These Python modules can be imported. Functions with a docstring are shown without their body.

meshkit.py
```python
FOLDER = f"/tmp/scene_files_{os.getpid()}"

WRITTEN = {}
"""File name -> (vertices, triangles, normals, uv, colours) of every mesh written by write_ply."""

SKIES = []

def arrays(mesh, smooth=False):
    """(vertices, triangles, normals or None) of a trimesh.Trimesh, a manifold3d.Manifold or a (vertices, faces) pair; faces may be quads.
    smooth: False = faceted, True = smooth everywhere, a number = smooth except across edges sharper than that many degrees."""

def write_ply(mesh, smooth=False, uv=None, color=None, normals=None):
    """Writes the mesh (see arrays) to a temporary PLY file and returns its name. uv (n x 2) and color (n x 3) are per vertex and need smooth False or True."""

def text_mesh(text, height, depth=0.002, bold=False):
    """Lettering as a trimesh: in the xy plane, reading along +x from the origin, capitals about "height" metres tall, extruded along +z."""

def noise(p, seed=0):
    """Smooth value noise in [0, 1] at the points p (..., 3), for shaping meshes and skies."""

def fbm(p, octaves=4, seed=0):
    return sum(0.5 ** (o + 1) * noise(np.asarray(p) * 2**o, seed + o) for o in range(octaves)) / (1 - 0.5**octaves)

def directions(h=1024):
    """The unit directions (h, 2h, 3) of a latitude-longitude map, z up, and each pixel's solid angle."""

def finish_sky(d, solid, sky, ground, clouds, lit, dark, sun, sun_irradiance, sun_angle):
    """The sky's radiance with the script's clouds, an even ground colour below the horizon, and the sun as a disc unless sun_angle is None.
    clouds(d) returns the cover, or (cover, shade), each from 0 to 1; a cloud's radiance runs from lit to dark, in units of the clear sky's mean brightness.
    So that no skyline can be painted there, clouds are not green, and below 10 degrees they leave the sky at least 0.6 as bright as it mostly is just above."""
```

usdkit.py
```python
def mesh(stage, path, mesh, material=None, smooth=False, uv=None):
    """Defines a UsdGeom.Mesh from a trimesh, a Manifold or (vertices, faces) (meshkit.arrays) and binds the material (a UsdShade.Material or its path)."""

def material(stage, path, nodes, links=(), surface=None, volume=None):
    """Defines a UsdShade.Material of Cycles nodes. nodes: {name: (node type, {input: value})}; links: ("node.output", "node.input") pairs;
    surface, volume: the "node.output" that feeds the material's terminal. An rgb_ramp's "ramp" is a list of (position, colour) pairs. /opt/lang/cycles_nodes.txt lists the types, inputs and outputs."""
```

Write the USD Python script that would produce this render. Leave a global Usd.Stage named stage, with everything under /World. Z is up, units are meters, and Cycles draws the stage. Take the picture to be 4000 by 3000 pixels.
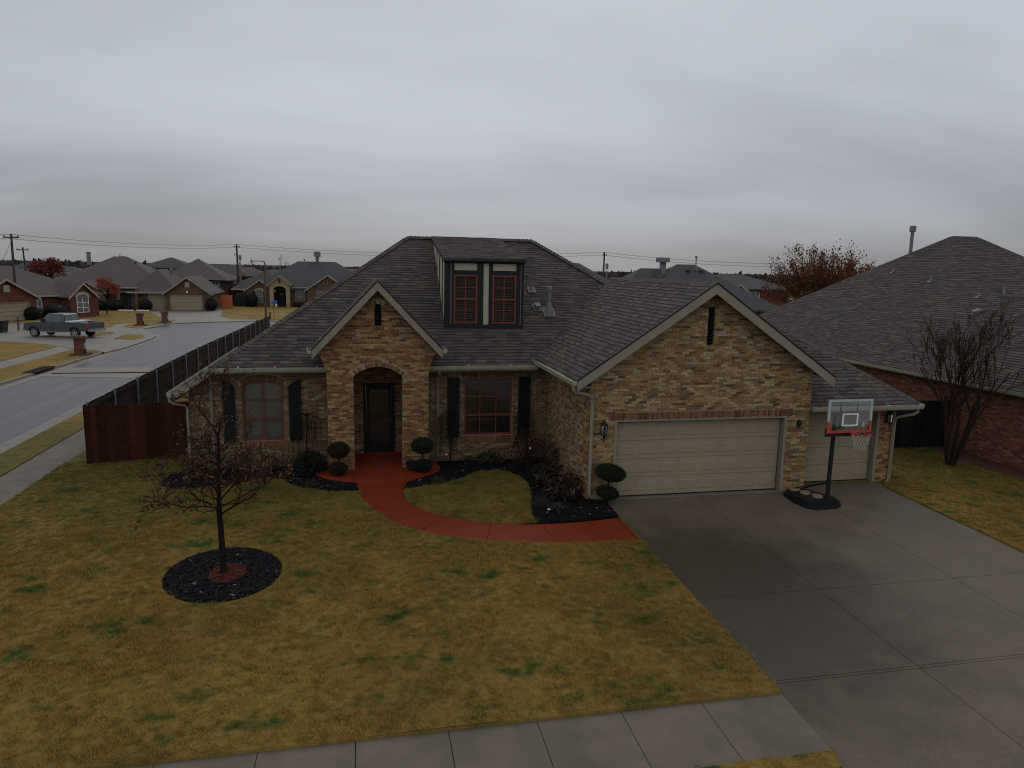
import math, random
import numpy as np, trimesh, usdkit, meshkit
from pxr import Usd, UsdGeom, UsdLux, UsdShade, Gf, Sdf, Vt
from shapely.geometry import Polygon, MultiPolygon, LineString, Point, box as sbox
from shapely.ops import unary_union
from shapely.prepared import prep
from shapely import affinity

stage = Usd.Stage.CreateInMemory()
UsdGeom.SetStageUpAxis(stage, UsdGeom.Tokens.z)
UsdGeom.Xform.Define(stage, '/World')
UsdGeom.Scope.Define(stage, '/World/Looks')

# ------------------------------------------------------------------ camera
CAM_POS = (-6.41, -17.27, 5.98)
YAW, PITCH, ROLL = math.radians(-11.86), math.radians(9.15), math.radians(1.1)


def camera_axes():
    cy, sy, cp, sp = math.cos(YAW), math.sin(YAW), math.cos(PITCH), math.sin(PITCH)
    r, f0 = np.array([cy, sy, 0]), np.array([-sy, cy, 0])
    f, u = f0 * cp + np.array([0, 0, -sp]), f0 * sp + np.array([0, 0, cp])
    cr, sr = math.cos(ROLL), math.sin(ROLL)
    return r * cr + u * sr, -r * sr + u * cr, f


_r, _u, _f = camera_axes()
cam = UsdGeom.Camera.Define(stage, '/World/camera')
cam.CreateProjectionAttr('perspective')
cam.CreateHorizontalApertureAttr(36.0)
cam.CreateVerticalApertureAttr(27.0)
cam.CreateFocalLengthAttr(25.2)
cam.CreateFStopAttr(0.0)
cam.CreateClippingRangeAttr(Gf.Vec2f(0.1, 8000.0))
cam.CreateExposureAttr(0.0)
cam.AddTransformOp().Set(Gf.Matrix4d(*_r, 0, *_u, 0, *(-_f), 0, *CAM_POS, 1))

# ------------------------------------------------------------------ sky and sun (overcast)
SUN_EL, SUN_AZ = math.radians(38), math.radians(8)      # azimuth = atan2(x, y): behind the house, veiled by cloud
SKY_STRENGTH = 0.1
sky_mat = usdkit.material(stage, '/World/Looks/overcast_sky', {
    'sky': ('sky_texture', {'sky_type': 'single_scattering', 'sun_disc': False, 'sun_elevation': SUN_EL, 'sun_rotation': SUN_AZ}),
    'tc': ('texture_coordinate', {}),
    'sep': ('separate_xyz', {}),
    'up': ('math', {'math_type': 'maximum', 'value2': 0.0}),
    'den': ('math', {'math_type': 'add', 'value2': 0.16}),
    'px': ('math', {'math_type': 'divide'}), 'py': ('math', {'math_type': 'divide'}),
    'flat': ('combine_xyz', {'z': 0.0}),
    'map': ('mapping', {'scale': (0.55, 0.9, 1.0), 'location': (3.1, 1.7, 0.0), 'rotation': (0, 0, 0.25)}),
    'n1': ('noise_texture', {'scale': 0.55, 'detail': 5.0, 'roughness': 0.5, 'distortion': 0.3}),
    'n1r': ('map_range', {'from_min': 0.34, 'from_max': 0.68, 'to_min': 0.83, 'to_max': 1.16, 'clamp': True, 'range_type': 'smoothstep'}),
    'grad': ('rgb_ramp', {'ramp': [(0.0, (2.80, 2.86, 3.06)), (0.035, (3.05, 3.14, 3.40)), (0.075, (3.55, 3.68, 4.02)), (0.13, (4.25, 4.45, 4.88)), (0.2, (4.85, 5.12, 5.6)), (0.4, (5.3, 5.65, 6.2)), (1.0, (5.4, 5.7, 6.25))]}),
    'mul': ('mix', {'mix_type': 'multiply', 'fac': 1.0}),
    'mixsky': ('mix', {'mix_type': 'mix', 'fac': 0.96}),
    'bg': ('background_shader', {'strength': SKY_STRENGTH}),
}, [('tc.generated', 'sep.vector'), ('sep.z', 'up.value1'), ('up.value', 'den.value1'), ('sep.x', 'px.value1'), ('den.value', 'px.value2'),
    ('sep.y', 'py.value1'), ('den.value', 'py.value2'), ('px.value', 'flat.x'), ('py.value', 'flat.y'), ('flat.vector', 'map.vector'),
    ('map.vector', 'n1.vector'), ('n1.fac', 'n1r.value'), ('up.value', 'grad.fac'), ('grad.color', 'mul.color1'), ('n1r.result', 'mul.color2'),
    ('sky.color', 'mixsky.color1'), ('mul.color', 'mixsky.color2'), ('mixsky.color', 'bg.color')], surface='bg.background')
dome = UsdLux.DomeLight.Define(stage, '/World/sky')
UsdShade.MaterialBindingAPI.Apply(dome.GetPrim()).Bind(sky_mat)
dome.GetPrim().SetCustomDataByKey('kind', 'structure')
sun = UsdLux.DistantLight.Define(stage, '/World/sun')
sun.CreateNormalizeAttr(True) if hasattr(sun, 'CreateNormalizeAttr') else UsdLux.LightAPI(sun).CreateNormalizeAttr(True)
sun.CreateIntensityAttr(0.12)
sun.CreateAngleAttr(30.0)
sun.CreateColorAttr(Gf.Vec3f(1.0, 0.97, 0.93))
_d = np.array([math.sin(SUN_AZ) * math.cos(SUN_EL), math.cos(SUN_AZ) * math.cos(SUN_EL), math.sin(SUN_EL)])
_x = np.cross([0, 0, 1.0], _d); _x /= np.linalg.norm(_x)
_y = np.cross(_d, _x)
sun.AddTransformOp().Set(Gf.Matrix4d(*_x, 0, *_y, 0, *_d, 0, 0, 0, 0, 1))

# ------------------------------------------------------------------ helpers
LOC, COUNT = {}, {}


def numbered(parent, name):
    k = (parent, name)
    n = COUNT.get(k, 0)
    COUNT[k] = n + 1
    return f'{parent}/{name}' if n == 0 else f'{parent}/{name}_{n:03d}'


def tag(p, label=None, cat=None, group=None, kind=None):
    p = p.GetPrim() if hasattr(p, 'GetPrim') else p
    for k, v in (('label', label), ('category', cat), ('group', group), ('kind', kind)):
        if v:
            p.SetCustomDataByKey(k, v)
    return p


def thing(name, label, cat, loc=(0, 0, 0), group=None):
    path = numbered('/World', name)
    x = UsdGeom.Xform.Define(stage, path)
    x.AddTranslateOp().Set(Gf.Vec3d(*map(float, loc)))
    LOC[path] = np.array(loc, float)
    tag(x, label, cat, group)
    return path


class MB:
    """Collects shapes in world coordinates; tint is a colour per vertex that the material reads."""

    def __init__(self):
        self.V, self.F, self.T, self.n = [], [], [], 0

    def add(self, v, f, tint=(1, 1, 1)):
        v, f = np.asarray(v, float).reshape(-1, 3), np.asarray(f, int)
        if f.shape[1] == 4:
            f = np.vstack([f[:, [0, 1, 2]], f[:, [0, 2, 3]]])
        self.V.append(v); self.F.append(f + self.n); self.n += len(v)
        self.T.append(np.broadcast_to(np.asarray(tint, float), (len(v), 3)))
        return self

    def tm(self, m, tint=(1, 1, 1)):
        return self.add(m.vertices, m.faces, tint)

    def box(self, x0, x1, y0, y1, z0, z1, tint=(1, 1, 1)):
        v = [(x, y, z) for x in (x0, x1) for y in (y0, y1) for z in (z0, z1)]
        return self.add(v, BOXF, tint)

    def obox(self, c, half, axes, tint=(1, 1, 1)):
        a = np.asarray(axes, float)
        v = [np.asarray(c) + sx * half[0] * a[0] + sy * half[1] * a[1] + sz * half[2] * a[2] for sx in (-1, 1) for sy in (-1, 1) for sz in (-1, 1)]
        return self.add(v, BOXF, tint)

    def tube(self, pts, r, sides=8, cap=True, tint=(1, 1, 1)):
        p = np.asarray(pts, float)
        r = np.broadcast_to(np.asarray(r, float), (len(p),))
        t = np.gradient(p, axis=0)
        t /= np.linalg.norm(t, axis=1, keepdims=True) + 1e-12
        a = np.cross(t, np.where(np.abs(t[:, 2:]) < 0.9, [0, 0, 1.0], [1.0, 0, 0]))
        a /= np.linalg.norm(a, axis=1, keepdims=True) + 1e-12
        for i in range(1, len(a)):      # keep the frame from flipping
            q = a[i - 1] - t[i] * np.dot(a[i - 1], t[i])
            a[i] = q / (np.linalg.norm(q) + 1e-12)
        b = np.cross(t, a)
        ang = np.arange(sides) * 2 * np.pi / sides
        v = p[:, None] + r[:, None, None] * (np.cos(ang)[None, :, None] * a[:, None] + np.sin(ang)[None, :, None] * b[:, None])
        i, j = np.meshgrid(np.arange(len(p) - 1), np.arange(sides), indexing='ij')
        f = np.stack([i * sides + j, i * sides + (j + 1) % sides, (i + 1) * sides + (j + 1) % sides, (i + 1) * sides + j], -1).reshape(-1, 4)
        f = np.vstack([f[:, [0, 1, 2]], f[:, [0, 2, 3]]])
        v = v.reshape(-1, 3)
        if cap:
            e = (len(p) - 1) * sides
            f = np.vstack([f, [(0, k + 1, k) for k in range(1, sides - 1)], [(e, e + k, e + k + 1) for k in range(1, sides - 1)]])
        return self.add(v, f, tint)

    def prism(self, poly, o, u, w, n, d0, d1, tint=(1, 1, 1)):
        """Extrudes a shapely polygon given in (u, w) about o from depth d0 to d1 along n."""
        o, u, w, n = (np.asarray(x, float) for x in (o, u, w, n))
        for g in getattr(poly, 'geoms', [poly]):
            if g.is_empty or g.area < 1e-7 or g.geom_type != 'Polygon':
                continue
            m = trimesh.creation.extrude_polygon(g, d1 - d0, engine='earcut')
            q = m.vertices
            v = o + q[:, :1] * u + q[:, 1:2] * w + (q[:, 2:3] + d0) * n
            f = m.faces if np.dot(np.cross(u, w), n) > 0 else m.faces[:, ::-1]
            self.add(v, f, tint)
        return self

    def lathe(self, prof, c, sides=16, axis=(0, 0, 1), tint=(1, 1, 1)):
        """prof: (radius, height) pairs, turned about axis through c."""
        ax = np.asarray(axis, float) / np.linalg.norm(axis)
        a = np.cross(ax, [1, 0, 0] if abs(ax[0]) < 0.9 else [0, 1, 0]); a /= np.linalg.norm(a)
        b = np.cross(ax, a)
        ang = np.arange(sides) * 2 * np.pi / sides
        v = np.array([np.asarray(c) + h * ax + r * (math.cos(t) * a + math.sin(t) * b) for r, h in prof for t in ang])
        f = [(i * sides + j, i * sides + (j + 1) % sides, (i + 1) * sides + (j + 1) % sides, (i + 1) * sides + j) for i in range(len(prof) - 1) for j in range(sides)]
        return self.add(v, f, tint)

    def mesh(self):
        return np.vstack(self.V), np.vstack(self.F), np.vstack(self.T)


BOXF = [(0, 1, 3, 2), (4, 6, 7, 5), (0, 4, 5, 1), (2, 3, 7, 6), (0, 2, 6, 4), (1, 5, 7, 3)]


def put(path, v, f, mat, tint=None, smooth=False, loc=None):
    m = usdkit.mesh(stage, path, (np.asarray(v) - (loc if loc is not None else 0), f), mat, smooth=smooth)
    if tint is not None:
        UsdGeom.PrimvarsAPI(m).CreatePrimvar('tint', Sdf.ValueTypeNames.Color3fArray, 'vertex').Set(Vt.Vec3fArray.FromNumpy(np.asarray(tint, np.float32)))
    return m


def obj(name, mb, mat, parent='/World', smooth=False, tint=False, label=None, cat=None, group=None, kind=None):
    """One Mesh prim from a builder, a child of parent (world coordinates in, parent's own coordinates out). Returns its path."""
    path = numbered(parent, name)
    loc = LOC.get(parent)
    v, f, t = mb.mesh()
    m = put(path, v, f, M[mat] if isinstance(mat, str) else mat, t if tint else None, smooth, loc)
    LOC[path] = loc if loc is not None else np.zeros(3)
    tag(m, label, cat, group, kind)
    return path


def smooth01(t):
    t = np.clip(t, 0, 1)
    return t * t * (3 - 2 * t)


def H(x, y):
    """Height of the ground: the front yards fall to the street, the lot on the right lies lower, the cul-de-sac falls away."""
    return 0.038 * np.clip(y, -12, 0) - 0.5 * smooth01((np.asarray(x, float) - 8.3) / 4.5) - 0.012 * np.clip(y - 20, 0, 70)


X3, Y3, Z3 = np.eye(3)
# ------------------------------------------------------------------ materials
M = {}


def mat(name, col, rough=0.7, var=0.15, scale=6.0, detail=4.0, bump=0.0, bscale=None, spec=0.4, metal=0.0, col2=None, tint=False, coat=0.0):
    """A principled surface whose colour is broken up by noise in world space; tint multiplies in the mesh's own tint."""
    n = {'g': ('geometry', {}), 'n': ('noise_texture', {'scale': scale, 'detail': detail, 'roughness': 0.6}),
         'p': ('principled_bsdf', {'roughness': rough, 'specular_ior_level': spec, 'metallic': metal, 'coat_weight': coat})}
    l = [('g.position', 'n.vector')]
    c = np.array(col, float)
    lo, hi = (c * (1 - var), c * (1 + var)) if col2 is None else (c, np.array(col2, float))
    n['r'] = ('rgb_ramp', {'ramp': [(0.3, tuple(lo)), (0.7, tuple(hi))]})
    l.append(('n.fac', 'r.fac'))
    if tint:
        n['a'] = ('attribute', {'attribute': 'tint'})
        n['m'] = ('mix', {'mix_type': 'multiply', 'fac': 1.0})
        l += [('a.color', 'm.color1'), ('r.color', 'm.color2'), ('m.color', 'p.base_color')]
    else:
        l.append(('r.color', 'p.base_color'))
    if bump:
        n['bn'] = ('noise_texture', {'scale': bscale or scale * 4, 'detail': 4.0})
        n['b'] = ('bump', {'strength': bump, 'distance': 0.01})
        l += [('g.position', 'bn.vector'), ('bn.fac', 'b.height'), ('b.normal', 'p.normal')]
    M[name] = usdkit.material(stage, f'/World/Looks/{name}', n, l, surface='p.BSDF')


def glass(name, tintc=(0.9, 0.92, 0.92), refl=1.0):
    M[name] = usdkit.material(stage, f'/World/Looks/{name}', {
        'f': ('fresnel', {'IOR': 1.5}), 't': ('transparent_bsdf', {'color': tintc}), 'g': ('glossy_bsdf', {'color': (refl, refl, refl), 'roughness': 0.03}),
        'm': ('mix_closure', {})}, [('f.fac', 'm.fac'), ('t.BSDF', 'm.closure1'), ('g.BSDF', 'm.closure2')], surface='m.closure')


def leafmat(name, tr=0.3, rough=0.6):
    M[name] = usdkit.material(stage, f'/World/Looks/{name}', {
        'a': ('attribute', {'attribute': 'tint'}), 'p': ('principled_bsdf', {'roughness': rough, 'specular_ior_level': 0.3}), 't': ('translucent_bsdf', {}),
        'm': ('mix_closure', {'fac': tr})}, [('a.color', 'p.base_color'), ('a.color', 't.color'), ('p.BSDF', 'm.closure1'), ('t.BSDF', 'm.closure2')], surface='m.closure')


mat('mortar', (0.27, 0.215, 0.145), 0.9, 0.25, 9, bump=0.4)
mat('brick', (1, 1, 1), 0.92, 0.38, 22, bump=0.5, bscale=120, tint=True, spec=0.12)
mat('brick_deep', (0.10, 0.05, 0.035), 0.9, 0.3, 14)
mat('shingle', (1, 1, 1), 0.9, 0.25, 60, detail=3, bump=0.35, bscale=220, tint=True, spec=0.15)
mat('roof_deck', (0.05, 0.045, 0.042), 0.9, 0.2, 5)
mat('trim', (0.185, 0.158, 0.112), 0.55, 0.08, 3, bump=0.05)
mat('gutter', (0.21, 0.20, 0.145), 0.35, 0.10, 4, spec=0.6)
mat('gutter_inside', (0.34, 0.40, 0.17), 0.3, 0.2, 6, spec=0.7)
mat('garage_paint', (0.235, 0.188, 0.118), 0.5, 0.05, 2)
mat('black_paint', (0.010, 0.010, 0.010), 0.55, 0.15, 7, spec=0.2)
mat('shutter_paint', (0.009, 0.0095, 0.010), 0.6, 0.15, 7, spec=0.15)
mat('red_paint', (0.125, 0.022, 0.015), 0.45, 0.15, 7)
mat('stucco', (0.36, 0.325, 0.23), 0.85, 0.1, 12, bump=0.4, bscale=160)
mat('blind', (0.24, 0.145, 0.11), 0.5, 0.15, 5)
mat('blind_dark', (0.085, 0.058, 0.046), 0.5, 0.15, 5)
mat('shade_cloth', (0.20, 0.185, 0.16), 0.8, 0.12, 3)
mat('dark_room', (0.012, 0.010, 0.009), 0.9, 0.2, 3)
glass('pane')
glass('clear_board', (0.93, 0.95, 0.95))
mat('concrete', (0.105, 0.083, 0.060), 0.65, 0.0, 1.1, detail=8, bump=0.15, bscale=60, spec=0.16, col2=(0.165, 0.135, 0.10))
mat('concrete_joint', (0.024, 0.019, 0.015), 0.95, 0.2, 9, spec=0.05)
mat('kerb_concrete', (0.165, 0.14, 0.108), 0.55, 0.25, 2.0, detail=8, bump=0.15)
mat('red_concrete', (0.185, 0.027, 0.010), 0.6, 0.12, 1.6, detail=6, bump=0.08, bscale=70, spec=0.12)
mat('soil', (0.03, 0.022, 0.016), 0.9, 0.3, 10)
mat('mulch', (0.008, 0.008, 0.0082), 0.95, 0.5, 40, bump=1.0, bscale=70, spec=0.08)
mat('mulch_chip', (1, 1, 1), 0.85, 0.3, 40, tint=True, spec=0.12)
mat('red_mulch', (0.075, 0.02, 0.013), 0.85, 0.45, 45, bump=1.0, bscale=70)
mat('bark', (0.012, 0.0085, 0.007), 0.95, 0.35, 25, bump=0.8, spec=0.1)
mat('bark_brown', (0.026, 0.0155, 0.011), 0.95, 0.35, 25, bump=0.8, spec=0.1)
leafmat('leaf')
leafmat('grass_blade', 0.25, 0.75)
mat('fence_wood', (1, 1, 1), 0.9, 0.3, 7, bump=0.3, tint=True, spec=0.08)
mat('galvanised', (0.13, 0.13, 0.135), 0.55, 0.15, 8, metal=0.2)
mat('vent_metal', (0.13, 0.12, 0.115), 0.6, 0.15, 8, metal=0.1)
mat('pole_wood', (0.035, 0.027, 0.024), 0.85, 0.3, 8)
mat('wire', (0.03, 0.03, 0.033), 0.6, 0.1, 3)
mat('rust', (0.07, 0.035, 0.022), 0.8, 0.35, 5)
mat('plastic_black', (0.007, 0.007, 0.0075), 0.5, 0.2, 9, spec=0.22)
mat('paver', (0.26, 0.17, 0.11), 0.85, 0.2, 20)
mat('white_paint', (0.55, 0.56, 0.55), 0.45, 0.06, 5)
mat('board_grey', (0.28, 0.32, 0.30), 0.45, 0.06, 5)
mat('rim_red', (0.36, 0.032, 0.018), 0.35, 0.08, 5)
mat('net', (0.36, 0.34, 0.29), 0.8, 0.1, 9)
mat('truck_paint', (0.032, 0.034, 0.038), 0.35, 0.06, 2, spec=0.4, coat=0.25)
mat('tyre', (0.012, 0.012, 0.012), 0.8, 0.2, 12)
mat('alloy', (0.45, 0.45, 0.46), 0.3, 0.08, 6, metal=0.9)
mat('chrome', (0.6, 0.6, 0.6), 0.15, 0.05, 6, metal=1.0)
mat('dark_glass', (0.02, 0.028, 0.03), 0.06, 0.1, 2, spec=0.8)
mat('tail_lamp', (0.4, 0.01, 0.02), 0.2, 0.1, 2)
mat('sign_blue', (0.03, 0.11, 0.42), 0.4, 0.08, 5)
mat('far_roof_brown', (0.075, 0.057, 0.050), 0.85, 0.18, 2.5, detail=8)
mat('far_roof_grey', (0.045, 0.045, 0.044), 0.85, 0.18, 2.5, detail=8)
mat('far_roof_plum', (0.066, 0.053, 0.050), 0.85, 0.18, 2.5, detail=8)
mat('far_trim', (0.25, 0.21, 0.165), 0.6, 0.08, 3)
mat('far_stucco', (0.25, 0.19, 0.10), 0.85, 0.1, 3)
mat('far_window', (0.07, 0.075, 0.072), 0.25, 0.25, 1.5, spec=0.7)
mat('cedar', (0.36, 0.085, 0.03), 0.8, 0.3, 6)


def farbrick(name, c1, c2, mort):
    M[name] = usdkit.material(stage, f'/World/Looks/{name}', {
        'g': ('geometry', {}), 'sp': ('separate_xyz', {}), 'ad': ('math', {'math_type': 'add'}), 'cb': ('combine_xyz', {'z': 0.0}),
        'b': ('brick_texture', {'color1': c1, 'color2': c2, 'mortar': mort, 'scale': 1.0, 'brick_width': 0.21, 'row_height': 0.072, 'mortar_size': 0.006}),
        'n': ('noise_texture', {'scale': 1.4, 'detail': 5.0}), 'nr': ('map_range', {'from_min': 0.3, 'from_max': 0.7, 'to_min': 0.75, 'to_max': 1.25}),
        'm': ('mix', {'mix_type': 'multiply', 'fac': 1.0}), 'p': ('principled_bsdf', {'roughness': 0.9, 'specular_ior_level': 0.2})},
        [('g.position', 'sp.vector'), ('sp.x', 'ad.value1'), ('sp.y', 'ad.value2'), ('ad.value', 'cb.x'), ('sp.z', 'cb.y'), ('cb.vector', 'b.vector'),
         ('g.position', 'n.vector'), ('n.fac', 'nr.value'), ('b.color', 'm.color1'), ('nr.result', 'm.color2'), ('m.color', 'p.base_color')], surface='p.BSDF')


farbrick('far_brick_red', (0.115, 0.033, 0.02), (0.075, 0.024, 0.016), (0.10, 0.06, 0.045))
farbrick('far_brick_brown', (0.105, 0.055, 0.03), (0.07, 0.034, 0.02), (0.11, 0.08, 0.06))
farbrick('far_brick_tan', (0.13, 0.08, 0.047), (0.085, 0.047, 0.03), (0.13, 0.10, 0.075))

# lawn: straw-coloured dormant grass with scattered green clumps; one recipe for the turf sheet and for the blades


def lawn_nodes(extra=1.0):
    n = {'g': ('geometry', {}), 'mp': ('mapping', {'scale': (1.0, 1.5, 1.0)}),
         'a': ('noise_texture', {'scale': 0.35, 'detail': 3.0}), 'b': ('noise_texture', {'scale': 1.15, 'detail': 5.0, 'roughness': 0.62, 'distortion': 0.25}),
         'c': ('noise_texture', {'scale': 26.0, 'detail': 5.0, 'roughness': 0.75}), 'd': ('noise_texture', {'scale': 5.0, 'detail': 6.0, 'roughness': 0.7}),
         'base': ('rgb_ramp', {'ramp': [(0.30, (0.20 * extra, 0.128 * extra, 0.032 * extra)), (0.5, (0.28 * extra, 0.172 * extra, 0.040 * extra)), (0.72, (0.33 * extra, 0.212 * extra, 0.048 * extra))]}),
         'olive': ('rgb_ramp', {'ramp': [(0.46, (0, 0, 0)), (0.66, (0.6, 0.6, 0.6))]}),
         'ol': ('mix', {'mix_type': 'mix', 'color2': (0.14 * extra, 0.12 * extra, 0.025 * extra)}),
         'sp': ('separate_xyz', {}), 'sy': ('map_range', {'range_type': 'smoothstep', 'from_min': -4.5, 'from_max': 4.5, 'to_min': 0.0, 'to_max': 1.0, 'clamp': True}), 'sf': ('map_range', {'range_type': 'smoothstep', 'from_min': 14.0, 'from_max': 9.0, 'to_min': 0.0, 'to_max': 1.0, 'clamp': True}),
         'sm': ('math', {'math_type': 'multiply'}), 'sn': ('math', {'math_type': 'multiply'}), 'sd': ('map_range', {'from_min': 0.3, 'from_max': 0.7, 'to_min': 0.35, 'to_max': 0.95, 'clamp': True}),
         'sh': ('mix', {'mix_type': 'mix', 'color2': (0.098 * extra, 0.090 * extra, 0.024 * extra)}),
         'green': ('rgb_ramp', {'ramp': [(0.548, (0, 0, 0)), (0.685, (0.95, 0.95, 0.95))]}),
         'gr': ('mix', {'mix_type': 'mix', 'color2': (0.045 * extra, 0.082 * extra, 0.015 * extra)}),
         'fr': ('map_range', {'from_min': 0.25, 'from_max': 0.75, 'to_min': 0.72, 'to_max': 1.28}),
         'fm': ('mix', {'mix_type': 'multiply', 'fac': 1.0})}
    l = [('g.position', 'mp.vector'), ('g.position', 'a.vector'), ('mp.vector', 'b.vector'), ('g.position', 'c.vector'), ('g.position', 'd.vector'), ('a.fac', 'base.fac'),
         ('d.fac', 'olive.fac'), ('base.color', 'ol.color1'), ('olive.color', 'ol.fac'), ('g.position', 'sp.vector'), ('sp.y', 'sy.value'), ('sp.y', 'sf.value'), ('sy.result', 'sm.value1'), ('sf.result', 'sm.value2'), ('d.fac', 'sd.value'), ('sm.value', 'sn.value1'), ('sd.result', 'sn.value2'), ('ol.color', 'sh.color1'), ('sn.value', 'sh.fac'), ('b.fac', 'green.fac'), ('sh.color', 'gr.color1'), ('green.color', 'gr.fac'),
         ('c.fac', 'fr.value'), ('gr.color', 'fm.color1'), ('fr.result', 'fm.color2')]
    return n, l


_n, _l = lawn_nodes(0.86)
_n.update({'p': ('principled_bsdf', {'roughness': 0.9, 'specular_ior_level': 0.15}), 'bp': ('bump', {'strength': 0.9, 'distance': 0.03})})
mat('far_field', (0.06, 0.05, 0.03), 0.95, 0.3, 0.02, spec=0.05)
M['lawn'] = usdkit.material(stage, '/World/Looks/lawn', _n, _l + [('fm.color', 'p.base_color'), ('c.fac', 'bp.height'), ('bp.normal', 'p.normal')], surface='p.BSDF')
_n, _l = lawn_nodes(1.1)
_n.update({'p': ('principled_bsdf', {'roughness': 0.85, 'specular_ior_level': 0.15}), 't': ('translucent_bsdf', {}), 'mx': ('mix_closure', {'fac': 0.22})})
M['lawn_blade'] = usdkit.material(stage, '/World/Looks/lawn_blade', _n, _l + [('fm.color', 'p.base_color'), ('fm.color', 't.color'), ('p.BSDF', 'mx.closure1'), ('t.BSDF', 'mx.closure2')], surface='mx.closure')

# wet asphalt: dark, slightly glossy, with long pale streaks along the street
M['asphalt'] = usdkit.material(stage, '/World/Looks/asphalt', {
    'g': ('geometry', {}), 'mp': ('mapping', {'scale': (1.6, 0.11, 1.0)}), 'n': ('noise_texture', {'scale': 1.0, 'detail': 5.0}), 'k': ('noise_texture', {'scale': 30.0, 'detail': 4.0}),
    'r': ('rgb_ramp', {'ramp': [(0.35, (0.052, 0.049, 0.045)), (0.55, (0.068, 0.064, 0.059)), (0.68, (0.115, 0.108, 0.10))]}),
    'rr': ('map_range', {'from_min': 0.3, 'from_max': 0.7, 'to_min': 0.30, 'to_max': 0.48}), 'b': ('bump', {'strength': 0.25, 'distance': 0.006}),
    'p': ('principled_bsdf', {'specular_ior_level': 0.22})},
    [('g.position', 'mp.vector'), ('mp.vector', 'n.vector'), ('g.position', 'k.vector'), ('n.fac', 'r.fac'), ('r.color', 'p.base_color'), ('n.fac', 'rr.value'), ('rr.result', 'p.roughness'),
     ('k.fac', 'b.height'), ('b.normal', 'p.normal')], surface='p.BSDF')

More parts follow.
